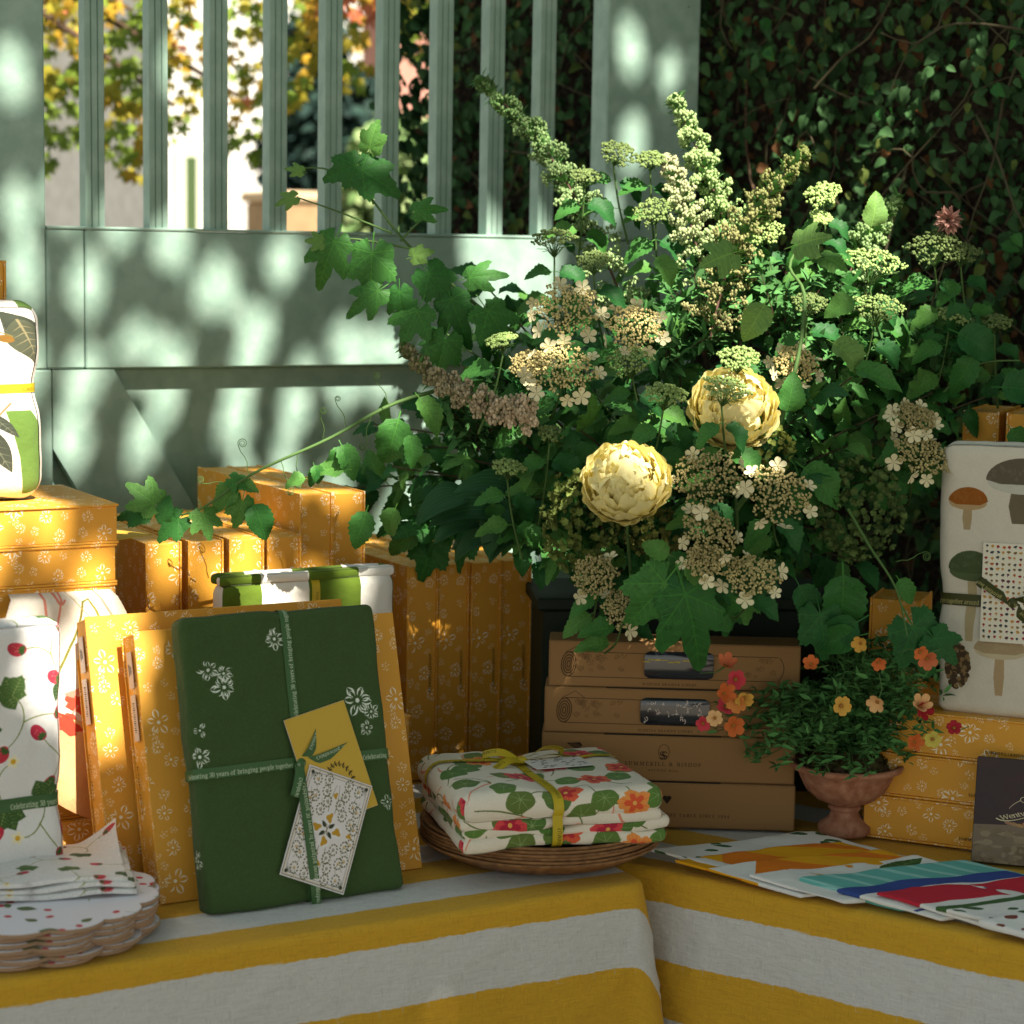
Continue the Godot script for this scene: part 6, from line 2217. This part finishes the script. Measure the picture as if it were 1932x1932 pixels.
# mass of small cup shaped green florets
func mophead(label: String, cen: Vector3, R: Vector3, col: Color, cnt: int) -> void:
	var o := thing("green_flower_head", label, "flower head", cen, 0.0, "green flower heads low in the arrangement")
	var xs := []
	var cs := []
	for k in cnt:
		var v := Vector3(rng.randfn(), rng.randfn(), rng.randfn()).normalized()
		if v.z < -0.4: continue
		xs.append(facing(v * R * rng.randf_range(0.72, 1.04), Vector3(rng.randfn(), rng.randfn(), rng.randfn()), v + Vector3(rng.randfn(), rng.randfn(), rng.randfn()) * 0.45, rng.randf_range(0.0055, 0.0085)))
		cs.append(col * rng.randf_range(0.55, 1.4))
	many("florets", L.cup, M.tint, o, xs, cs)
	part("stem", tube_mesh(spline([Vector3.ZERO, Vector3(0.0, -0.06, -0.08), Vector3(0.02, -0.12, -0.18)], 8), 0.003, 0.003, 5), M.stem, o)

func tendril(o: Node3D, a: Vector3, d: Vector3, r: float) -> void:
	var pts := [a]
	var s := d.cross(Vector3.BACK).normalized()
	for i in 5: pts.append(a + d * (0.01 * (i + 1)) + s * 0.003 * sin(i * 1.3))
	var e: Vector3 = pts[-1]
	for i in 26:
		var t := i / 25.0
		var ang := t * 13.0
		var rr := r * (1.0 - 0.75 * t)
		pts.append(e + d * (rr * sin(ang) + 0.002) + s * (r - rr * cos(ang)) + Vector3(0, 0, 0.006 * t))
	part("tendril", tube_mesh(pts, 0.0009, 0.0005, 4), M.stem, o)

func make_arrangement() -> void:
	L.ov0 = ovate(0.30, 0.3, 0.9, 0.08, 0.15, 0.16, 15, 0.62)
	L.ov1 = ovate(0.33, 0.4, 1.3, 0.08, 0.15, 0.2, 15, 0.6)
	L.ov2 = ovate(0.24, 0.5, 0.6, 0.06, 0.15, 0.25, 15, 0.6)
	L.wide = ovate(0.35, 0.34, 0.95, 0.055, 0.2, 0.2, 19, 0.62)
	L.rib = ovate(0.30, 0.55, 1.3, 0.0, 0.25, 0.05, 15, 0.62)
	L.bract = ovate(0.20, 0.3, 0.4, 0.0, 0.05, 0.0, 4)
	L.m0 = lobed([1.0, 0.86, 0.55], [0.0, 0.82, 1.65], 0.46, 0.50, 0.25, 0.035)
	L.m1 = lobed([1.0, 0.74, 0.46], [0.0, 0.74, 1.6], 0.50, 0.55, 0.45, 0.04, 0.45, 0.2)
	L.m2 = lobed([1.05, 0.8, 0.4], [0.0, 0.66, 1.5], 0.42, 0.42, 0.6, 0.03, 0.4, 0.15)
	L.floret = petalled(5, 0.18, 0.12, 0.05, 0.0)
	L.cup = petalled(5, 0.7, -0.05, 0.0, 0.05)
	var grp := "leafy boughs filling the flower arrangement"
	# the planter that holds it
	var vc := at(1290, 1180, 3.98)
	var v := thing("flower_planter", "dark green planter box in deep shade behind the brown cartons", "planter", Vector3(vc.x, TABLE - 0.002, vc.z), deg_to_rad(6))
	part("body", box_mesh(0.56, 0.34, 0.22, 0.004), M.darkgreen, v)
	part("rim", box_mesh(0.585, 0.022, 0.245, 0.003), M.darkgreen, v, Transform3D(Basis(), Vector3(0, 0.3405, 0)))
	var root := Vector3(vc.x, TABLE + 0.36, vc.z + 0.05)

	# boughs of foliage: end points in the picture with their distance
	var ends := [[1080, 470, 4.0], [1000, 560, 3.95], [900, 520, 3.9], [830, 620, 3.85], [900, 680, 3.7], [820, 760, 3.75], [960, 780, 3.6], [860, 860, 3.65], [740, 880, 3.75], [930, 930, 3.6], [1010, 880, 3.55], [1080, 800, 3.5], [1120, 740, 3.6], [1040, 660, 3.7], [1150, 610, 3.85], [1230, 560, 3.95], [1280, 640, 3.75], [1350, 560, 3.95], [1440, 560, 3.9], [1400, 640, 3.75], [1500, 640, 3.75], [1560, 560, 3.85], [1640, 590, 3.85], [1720, 560, 3.9], [1780, 620, 3.8], [1700, 660, 3.75], [1620, 700, 3.65], [1540, 740, 3.6], [1660, 780, 3.65], [1760, 740, 3.75], [1820, 680, 3.8], [1840, 600, 3.9], [1600, 840, 3.6], [1520, 890, 3.5], [1680, 900, 3.65], [1260, 820, 3.55], [1220, 760, 3.55], [1300, 980, 3.5], [1200, 1040, 3.55], [1060, 1040, 3.6], [1120, 1120, 3.6], [1400, 1120, 3.5], [1480, 1060, 3.55], [1560, 1000, 3.6], [1620, 1060, 3.6], [980, 990, 3.6], [1330, 700, 3.6], [1140, 860, 3.6], [1460, 780, 3.55], [1740, 640, 3.75], [1880, 740, 3.75], [1780, 860, 3.7]]
	var sides := ["at the left side", "near the middle", "at the right side"]
	for k in ends.size():
		var e: Array = ends[k]
		var p := at(e[0], e[1], e[2])
		var mid := root.lerp(p, 0.55) + Vector3(0, 0.05, -0.02)
		var st0 := root.lerp(p, 0.12)
		var kind: int = k % 4
		var kinds: Array = [["ov0", "ov1"], ["m0", "m1"], ["ov1", "ov2"], ["m1", "m2"]][kind]
		var lab: String = ["toothed oval leaves", "lobed maple like leaves", "drooping folded leaves", "deeply cut vine leaves"][kind]
		var where: String = ["over the tall boxes", "left of the cream lacecaps", "left of the front peony", "above the front peony", "between the peonies", "right of the rear peony", "right of the thick stem", "before the ivy wall", "at the right border"][clampi(int((e[0] - 780) / 120.0), 0, 8)]
		var hgt: String = ["reaching highest", "in the upper third", "at mid height", "below the middle", "hanging low"][clampi(int((e[1] - 440) / 140.0), 0, 4)]
		bough("leafy_bough", "bough with %s, %s, %s" % [lab, hgt, where if k != 26 and k != 45 else ["right of the thick stem", "just over the tall boxes"][int(k > 30)]], "foliage", grp, [st0, mid, p], 0.0035, kinds, "palm" if kind % 2 else "leaf", 18 if kind % 2 == 0 else 14, 0.028, 0.066 if kind % 2 == 0 else 0.062, M.stemdark if k % 3 else M.stem, 0.3)
	for e in [[720, 900, "dark bough drooping just above the row of standing boxes"], [765, 975, "dark bough hanging beside the raised pair of boxes"], [835, 905, "dark bough hanging over the leftmost tall box"], [705, 800, "dark bough before the gate, under its long dark ledge"], [880, 985, "dark bough lying toward the second tall box"], [800, 840, "dark bough right under the drooping cream spike"], [665, 920, "dark bough tip reaching over the raised pair of boxes"], [790, 1000, "dark bough sagging between the raised pair and the tall boxes"]]:
		var p := at(e[0], e[1], 3.86)
		bough("leafy_bough", e[2], "foliage", grp, [root.lerp(p, 0.2), root.lerp(p, 0.6) + Vector3(0, 0.07, 0), p], 0.003, ["ov1", "m1", "ov2"], "leaf", 15, 0.035, 0.075, M.stemdark, 0.3)
	# fine leaved filler
	for e in [[1330, 620, 3.8, 0.16, "below the tallest spike"], [1480, 620, 3.8, 0.14, "under the brown spike"], [1250, 660, 3.75, 0.1, "behind the cream lacecaps"], [1600, 620, 3.85, 0.14, "below the large sunlit umbel"], [1720, 700, 3.8, 0.13, "at the right of the bouquet"], [1560, 720, 3.75, 0.1, "right of the rear peony"], [1010, 740, 3.75, 0.12, "above the drooping cream spike"], [1380, 860, 3.7, 0.14, "between the peonies, low"], [1180, 1000, 3.7, 0.14, "beneath the front peony"], [900, 800, 3.75, 0.12, "over the tall boxes"], [1500, 960, 3.7, 0.14, "right of the lower lacecaps"], [1300, 1060, 3.7, 0.14, "above the hanging maple leaf"]]:
		var c := at(e[0], e[1], e[2])
		var o := thing("fine_foliage", "tuft of small narrow green leaves " + e[4], "foliage", c, 0, "tufts of fine leaves in the bouquet")
		var xs := []
		var cs := []
		var st := st_new()
		for j in 16:
			var dv: Vector3 = Vector3(rng.randf_range(-0.8, 0.8), rng.randf_range(0.1, 1.0), rng.randf_range(-0.5, 0.6)).normalized() * e[3] * rng.randf_range(0.5, 1.0)
			var sp := spline([Vector3(0, -0.05, 0), dv * 0.5 + Vector3(0, -0.015, 0), dv], 9)
			tube(st, sp, 0.0014, 0.0007, 3)
			for i in range(1, 9):
				for q in 4:
					xs.append(facing(sp[i], Vector3(rng.randfn(), rng.randfn(), rng.randfn()) + dv.normalized(), Vector3(rng.randfn() * 0.5, 1, rng.randf()), rng.randf_range(0.02, 0.038)))
					cs.append(Color(0.065, 0.18, 0.05) * rng.randf_range(0.6, 1.5))
		part("stem", done(st), M.stemred, o)
		many("leaves", L.bract, M.tint, o, xs, cs)

	# spikes
	var pg := Color(0.26, 0.38, 0.16)
	var lg := Color(0.16, 0.27, 0.085)
	var dg := Color(0.05, 0.12, 0.04)
	spire("flower_spike", "long pale green flower spike leaning left across the pickets", [at(1190, 600, 3.9), at(1110, 420, 3.95), at(1020, 270, 4.0), at(903, 150, 4.02)], 0.042, 400, Color(0.40, 0.54, 0.24), Color(0.10, 0.2, 0.06), 0.0036, 0.8)
	spire("flower_spike", "tallest pale green spike in front of the gate post", [at(1405, 620, 3.85), at(1370, 430, 3.88), at(1318, 290, 3.9), at(1272, 185, 3.92)], 0.042, 420, Color(0.36, 0.54, 0.19), Color(0.38, 0.50, 0.22), 0.0036, 0.6)
	spire("flower_spike", "pale spike with pinkish tufts left of the tallest spike", [at(1350, 620, 3.8), at(1318, 480, 3.82), at(1290, 380, 3.84), at(1258, 298, 3.86)], 0.040, 300, Color(0.36, 0.50, 0.20), Color(0.48, 0.46, 0.28), 0.0038, 0.5)
	spire("flower_spike", "brown and cream budded dark spike leaning right before the ivy", [at(1340, 640, 3.72), at(1375, 500, 3.74), at(1440, 380, 3.78), at(1520, 287, 3.82)], 0.050, 300, Color(0.36, 0.34, 0.15), Color(0.15, 0.18, 0.05), 0.0034, 1.0)
	spire("flower_spike", "shorter pale green spike at the right before the ivy", [at(1560, 620, 3.85), at(1600, 520, 3.87), at(1645, 440, 3.88), at(1692, 374, 3.9)], 0.042, 260, Color(0.34, 0.48, 0.22), Color(0.22, 0.36, 0.12), 0.0036, 0.8)
	spire("flower_spike", "cream flowered spike drooping to the left above the tall boxes", [at(1010, 800, 3.5), at(955, 775, 3.48), at(880, 745, 3.48), at(815, 705, 3.48), at(763, 655, 3.48)], 0.026, 300, Color(0.66, 0.52, 0.36), Color(0.10, 0.12, 0.04), 0.0042, 0.2)
	# green umbels
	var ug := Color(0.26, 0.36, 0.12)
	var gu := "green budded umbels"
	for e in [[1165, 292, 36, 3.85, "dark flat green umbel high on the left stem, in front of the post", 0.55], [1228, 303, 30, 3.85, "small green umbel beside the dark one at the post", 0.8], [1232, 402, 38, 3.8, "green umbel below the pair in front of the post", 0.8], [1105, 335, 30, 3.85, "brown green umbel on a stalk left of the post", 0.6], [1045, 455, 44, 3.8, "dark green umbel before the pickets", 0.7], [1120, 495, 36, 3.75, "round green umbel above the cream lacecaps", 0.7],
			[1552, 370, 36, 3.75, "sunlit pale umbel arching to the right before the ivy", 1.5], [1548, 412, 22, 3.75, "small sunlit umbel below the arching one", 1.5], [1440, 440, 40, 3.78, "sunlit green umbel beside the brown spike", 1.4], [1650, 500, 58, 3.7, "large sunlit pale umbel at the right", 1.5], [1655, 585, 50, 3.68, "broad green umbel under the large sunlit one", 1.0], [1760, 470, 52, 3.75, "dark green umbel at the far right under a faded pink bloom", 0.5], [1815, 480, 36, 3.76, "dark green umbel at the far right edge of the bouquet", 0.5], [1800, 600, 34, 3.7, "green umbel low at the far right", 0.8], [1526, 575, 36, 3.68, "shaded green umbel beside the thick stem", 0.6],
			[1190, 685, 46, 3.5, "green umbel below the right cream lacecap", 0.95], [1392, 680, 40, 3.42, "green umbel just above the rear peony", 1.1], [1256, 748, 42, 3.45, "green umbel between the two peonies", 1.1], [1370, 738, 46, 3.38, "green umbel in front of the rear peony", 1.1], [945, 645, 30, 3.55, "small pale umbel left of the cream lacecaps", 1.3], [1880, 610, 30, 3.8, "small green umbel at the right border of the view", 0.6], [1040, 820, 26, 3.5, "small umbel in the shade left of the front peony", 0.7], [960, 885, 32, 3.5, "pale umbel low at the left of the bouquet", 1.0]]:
		var cen := at(e[0], e[1], e[3])
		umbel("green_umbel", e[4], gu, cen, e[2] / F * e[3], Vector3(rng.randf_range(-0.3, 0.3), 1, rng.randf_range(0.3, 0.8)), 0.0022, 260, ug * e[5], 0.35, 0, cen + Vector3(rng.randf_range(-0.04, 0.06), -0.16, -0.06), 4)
	# cream lacecaps
	var cr := Color(0.60, 0.50, 0.22)
	var gc := "cream lacecap flower heads"
	for e in [[1068, 588, 62, 3.55, "cream lacecap with pale petals, topmost at the left", 1.0, 9], [1196, 620, 54, 3.52, "cream lacecap right of the topmost one", 0.95, 8], [1060, 700, 66, 3.48, "large tan lacecap below the topmost one", 0.95, 9], [1000, 690, 40, 3.55, "small tan lacecap behind the large tan one", 0.8, 3], [1335, 905, 70, 3.36, "green tan lacecap right beside the front peony", 0.62, 5], [1466, 935, 64, 3.36, "round tan lacecap right of the peonies, in half shade", 0.72, 7], [1335, 1005, 56, 3.34, "tan lacecap under the front peony", 0.66, 4], [1330, 1060, 40, 3.34, "small tan lacecap above the hanging maple leaf", 0.66, 3], [1418, 1088, 54, 3.34, "drooping cream lacecap above the cartons", 0.8, 5], [1122, 1088, 46, 3.42, "tan lacecap with one white floret low at the left", 0.6, 2], [1178, 1150, 44, 3.40, "tan lacecap hanging lowest above the cartons", 0.62, 3], [1735, 860, 56, 3.55, "tan lacecap with large white florets at the right", 0.7, 8], [1725, 790, 40, 3.57, "chain of white florets at the right", 0.5, 9], [1500, 690, 44, 3.6, "cream lacecap half hidden right of the rear peony", 1.0, 8]]:
		var cen := at(e[0], e[1], e[3])
		umbel("lacecap", e[4], gc, cen, e[2] / F * e[3], Vector3(rng.randf_range(-0.3, 0.3), 0.75, rng.randf_range(0.6, 1.0)), 0.0020, 420, cr * lerpf(e[5], 1.0, 0.15), 0.3, e[6], cen + Vector3(rng.randf_range(-0.04, 0.04), -0.10, -0.15), 3)
	mophead("green hellebore like flower cluster left of the front peony", at(1095, 985, 3.5), Vector3(0.062, 0.085, 0.06), Color(0.15, 0.19, 0.045), 330)
	mophead("green flower cluster in the shade at the right of the lacecaps", at(1620, 960, 3.55), Vector3(0.075, 0.085, 0.06), Color(0.09, 0.14, 0.04), 380)
	mophead("green flower cluster under the rear peony", at(1440, 850, 3.5), Vector3(0.05, 0.04, 0.05), Color(0.22, 0.26, 0.06), 140)
	mophead("green flower cluster beneath the front peony", at(1235, 1000, 3.5), Vector3(0.06, 0.04, 0.05), Color(0.14, 0.15, 0.035), 160)
	# peonies
	peony("pale yellow peony in front, its ruffled face to the left and up", at(1180, 908, 3.38), 0.066, Vector3(-0.2, 0.64, 0.74))
	peony("pale yellow peony behind a green umbel, right of the front one", at(1386, 768, 3.46), 0.068, Vector3(0.08, 0.58, 0.8))

	# maple like vine rising to the left, before the pickets
	var o := bough("vine_branch", "vine branch with lobed leaves reaching up left before the pickets", "vine", "", [at(985, 640, 3.75), at(880, 560, 3.75), at(770, 462, 3.75), at(690, 360, 3.75)], 0.0042, ["m0"], "palm", 0, 0.05, 0.08, M.stem)
	for q in [[655, 318, 0.062, -1.0, -0.4], [700, 330, 0.078, 0.9, -0.5], [620, 480, 0.085, -0.6, -1.4], [700, 500, 0.085, -0.1, -1.4], [695, 560, 0.068, -0.9, -0.6], [755, 570, 0.06, 0.1, -1.6], [600, 455, 0.03, -1, 0.1], [545, 375, 0.035, -1.0, -0.3], [560, 320, 0.028, -1, 0.3], [790, 480, 0.035, 0.8, 0.3], [800, 395, 0.05, 1.0, 0.25], [700, 265, 0.05, 0.2, 1.2], [820, 530, 0.07, 0.6, -0.7], [860, 590, 0.085, 0.3, -0.8], [780, 600, 0.07, -0.5, -1.0], [905, 520, 0.06, 0.8, 0.2], [835, 660, 0.07, -0.3, -1.2], [930, 600, 0.075, 0.6, -0.8]]:
		var p := at(q[0], q[1], 3.72)
		var dir := Vector3(q[3], q[4], 0.25)
		part("leaf", L[["m0", "m1", "m2"][int(q[0]) % 3]], M["palm%d" % (4 if q[2] < 0.04 else [1, 3, 0, 1][int(q[1]) % 4])], o, facing(p - dir.normalized() * q[2] * 0.7 - o.position, dir, Vector3(rng.randf_range(-0.3, 0.4), 0.35, 1), q[2]))
	for q in [[[740, 440], [640, 400], [560, 372]], [[705, 385], [680, 330], [655, 310]], [[690, 360], [620, 320], [560, 318]], [[755, 455], [800, 410], [830, 395]], [[690, 360], [705, 300], [715, 260]], [[780, 470], [660, 450], [610, 460]]]:
		var pts := []
		for e in q: pts.append(at(e[0], e[1], 3.74) - o.position)
		part("side_shoot", tube_mesh(spline(pts, 8), 0.0022, 0.0012, 5), M.stem, o)
	# long vine running down left over the boxes
	o = bough("trailing_vine", "long green vine stem trailing down left over the yellow boxes", "vine", "", [at(830, 735, 3.5), at(735, 765, 3.46), at(620, 828, 3.42), at(480, 892, 3.40), at(375, 962, 3.40), at(300, 975, 3.42)], 0.0036, ["ov0"], "leaf", 0, 0.05, 0.07, M.stem)
	for q in [[285, 945, 0.055, -0.8, 0.7, "m0"], [310, 965, 0.05, 0.1, 0.9, "ov0"], [262, 968, 0.045, -1, 0.0, "m1"], [330, 985, 0.05, -0.6, -0.5, "m1"], [385, 975, 0.045, 0.3, -0.8, "m0"], [425, 935, 0.06, -0.7, -0.5, "wide"], [440, 905, 0.03, 0.7, -0.3, "m0"], [490, 980, 0.065, 0.4, -0.9, "wide"], [455, 955, 0.045, -0.2, -1, "m1"], [465, 915, 0.04, 0.9, 0.1, "ov1"], [625, 882, 0.055, -0.9, 0.1, "wide"], [660, 870, 0.065, 0.5, -0.9, "ov0"], [640, 865, 0.05, -0.3, -0.6, "wide"], [590, 900, 0.035, -0.6, -0.9, "ov0"], [600, 895, 0.035, 0.4, -0.9, "ov1"], [555, 905, 0.04, -1, -0.1, "ov1"], [740, 835, 0.09, -0.25, -1, "ov1"], [815, 780, 0.075, 0.6, -0.7, "ov0"], [780, 850, 0.06, 0.3, -1, "ov0"], [680, 1000, 0.07, -0.3, -1, "ov0"], [735, 985, 0.055, -0.4, -1, "ov1"]]:
		var p := at(q[0], q[1], 3.40 if q[0] < 700 else 3.46)
		var dir := Vector3(q[3], q[4], 0.2)
		part("leaf", L[q[5]], M["%s%d" % ["palm" if (q[5] as String).begins_with("m") else "leaf", [1, 3, 0, 3][int(q[0]) % 4]]], o, facing(p - dir.normalized() * q[2] * 0.6 - o.position, dir, Vector3(rng.randf_range(-0.3, 0.4), 0.7, 0.8), q[2]))
	for q in [[735, 765, -0.5, 1.0, 0.006], [700, 785, -0.2, -1, 0.006], [655, 810, -0.35, 1.0, 0.005], [610, 835, -0.05, 1.0, 0.006], [560, 855, 0.1, -1.0, 0.005], [470, 895, -0.3, 1.0, 0.008], [440, 915, -1.0, 0.1, 0.006], [530, 870, 0.4, -1.0, 0.006]]:
		tendril(o, at(q[0], q[1], 3.44) - o.position, Vector3(q[2], q[3], 0.1).normalized(), q[4])
	# ribbed leaves lying on the tall boxes
	o = thing("ribbed_foliage", "dark green ribbed pointed leaves lying over the tops of the tall boxes", "foliage", at(900, 985, 3.6))
	for q in [[905, 935, 790, 945, 0.10], [980, 990, 860, 940, 0.13], [960, 1010, 740, 1030, 0.085], [930, 990, 830, 980, 0.09], [1000, 1000, 870, 1045, 0.075], [1000, 960, 940, 905, 0.12], [1030, 990, 960, 1045, 0.06], [960, 940, 920, 1010, 0.09]]:
		var a := at(q[0], q[1], 3.62)
		var b := at(q[2], q[3], 3.56)
		part("leaf", L.rib, M.rib, o, facing(a - o.position, b - a, Vector3(rng.randf_range(-0.3, 0.3), 0.9, 0.6), q[4]))
	for q in [[975, 1025, 0.05], [1030, 1020, 0.06], [1010, 1050, 0.05], [925, 940, 0.06]]:
		part("leaf", L.wide, M["leaf%d" % (int(q[0]) % 3)], o, facing(at(q[0], q[1], 3.6) - o.position, Vector3(0.3, -0.8, 0.5), Vector3(0.2, 0.8, 0.7), q[2]))
	part("stem", tube_mesh([Vector3(0.0, 0.0, 0), Vector3(0.08, 0.03, -0.06), Vector3(0.2, 0.06, -0.2)], 0.002, 0.003, 5), M.stem, o)
	# big leaves hanging low
	o = bough("hanging_branch", "branch with big maple like leaves hanging down over the brown cartons", "foliage", "", [at(1380, 960, 3.5), at(1320, 1020, 3.38), at(1288, 1065, 3.34)], 0.003, ["m1"], "palm", 0, 0.1, 0.1, M.stem)
	for q in [[1275, 1062, 0.13, 0.45, -1.4, "m2", 0], [1285, 1060, 0.095, -1.0, -1.3, "m1", 1], [1270, 1050, 0.05, -0.9, 0.4, "ov1", 3], [1290, 1055, 0.055, 0.5, -0.6, "ov0", 3], [1290, 1070, 0.085, -0.3, -1.5, "m2", 2]]:
		part("leaf", L[q[5]], M["palm%d" % q[6]], o, facing(at(q[0], q[1], 3.34) - o.position, Vector3(q[3], q[4], 0.15), Vector3(0.1, 0.15, 1), q[2]))
	o = bough("right_branch", "thick green stem with broad leaves at the right above the lacecaps", "foliage", "", [at(1390, 960, 3.55), at(1440, 880, 3.5), at(1500, 700, 3.55), at(1518, 560, 3.6), at(1490, 500, 3.65), at(1530, 440, 3.7)], 0.005, ["wide"], "leaf", 0, 0.1, 0.1, M.stem)
	for q in [[1500, 870, 0.115, 0.7, -0.5, "wide", 1], [1470, 830, 0.09, -0.8, 0.35, "ov1", 2], [1480, 790, 0.085, 0.2, 0.9, "wide", 1], [1560, 640, 0.1, 0.9, -0.5, "ov1", 4], [1600, 690, 0.11, 1.0, -0.3, "ov2", 1], [1405, 470, 0.07, -0.9, -0.3, "m0", 4], [1480, 470, 0.07, 0.5, 0.2, "m0", 4], [1540, 480, 0.05, 0.9, -0.3, "m1", 3], [1450, 560, 0.09, -0.5, -0.9, "wide", 4], [1230, 480, 0.075, 0.8, -0.7, "ov1", 3], [1640, 440, 0.075, 0.2, 1.0, "wide", 4], [1620, 560, 0.07, -0.9, -0.4, "wide", 3]]:
		part("leaf", L[q[5]], M["leaf%d" % q[6]], o, facing(at(q[0], q[1], 3.5) - o.position, Vector3(q[3], q[4], 0.3), Vector3(0.2, 0.5, 0.8), q[2] * 0.8))
	o = bough("right_vine", "green vine stem with broad leaves trailing down at the right before the urn flowers", "vine", "", [at(1600, 960, 3.5), at(1640, 1030, 3.48), at(1690, 1110, 3.46), at(1712, 1200, 3.45)], 0.003, ["wide"], "leaf", 0, 0.1, 0.1, M.stem)
	for q in [[1590, 1060, 0.11, 0.05, -1.0, "wide", 0], [1690, 1085, 0.055, 0.6, -0.8, "ov0", 1], [1700, 1140, 0.095, 0.5, -0.9, "m1", 2], [1640, 1160, 0.09, -0.9, -0.55, "rib", 2], [1640, 1195, 0.08, -1.0, -0.2, "rib", 0], [1540, 1120, 0.08, 0.2, -0.9, "m1", 2], [1740, 1180, 0.06, 0.8, -0.8, "m0", 2], [1500, 1090, 0.07, 0.5, -0.9, "wide", 2]]:
		part("leaf", L[q[5]], M["leaf%d" % q[6]] if not (q[5] as String).begins_with("m") else M["palm%d" % q[6]], o, facing(at(q[0], q[1], 3.47) - o.position, Vector3(q[3], q[4], 0.1), Vector3(0.1, 0.3, 1), q[2]))
	tendril(o, at(1690, 1060, 3.47) - o.position, Vector3(0.9, 0.3, 0.1), 0.008)
	o = bough("edge_branch", "dark broad leaves at the right border above the yellow boxes", "foliage", "", [at(1760, 760, 3.75), at(1840, 690, 3.72), at(1925, 680, 3.7)], 0.003, ["wide"], "leaf", 0, 0.1, 0.1, M.stem)
	for q in [[1790, 620, 0.09, 0.9, -0.4, "wide", 2], [1870, 730, 0.09, 0.9, 0.0, "wide", 2], [1840, 660, 0.08, -0.4, -0.9, "ov0", 0], [1900, 800, 0.07, 0.7, -0.9, "ov1", 1], [1800, 560, 0.07, 0.2, -1, "ov1", 2]]:
		part("leaf", L[q[5]], M["leaf%d" % q[6]], o, facing(at(q[0], q[1], 3.68) - o.position, Vector3(q[3], q[4], 0.1), Vector3(0.1, 0.3, 1), q[2]))
	# faded pink bloom
	o = thing("faded_bloom", "faded pink clover like bloom standing at the upper right before the ivy", "flower", at(1790, 412, 3.75))
	var xs := []
	var cs := []
	for k in 160:
		var w := Vector3(rng.randfn(), rng.randfn() + 0.3, rng.randfn()).normalized()
		xs.append(facing(w * 0.006 + Vector3(0, -0.004, 0), w, Vector3(rng.randfn(), 1, rng.randfn()), rng.randf_range(0.012, 0.022)))
		cs.append(Color(0.50, 0.27, 0.22) * rng.randf_range(0.5, 1.3))
	many("petals", L.bract, M.tint, o, xs, cs)
	part("stem", tube_mesh([Vector3.ZERO, Vector3(0.004, -0.05, -0.01), Vector3(-0.02, -0.16, -0.03)], 0.0016, 0.002, 5), M.stemdark, o)
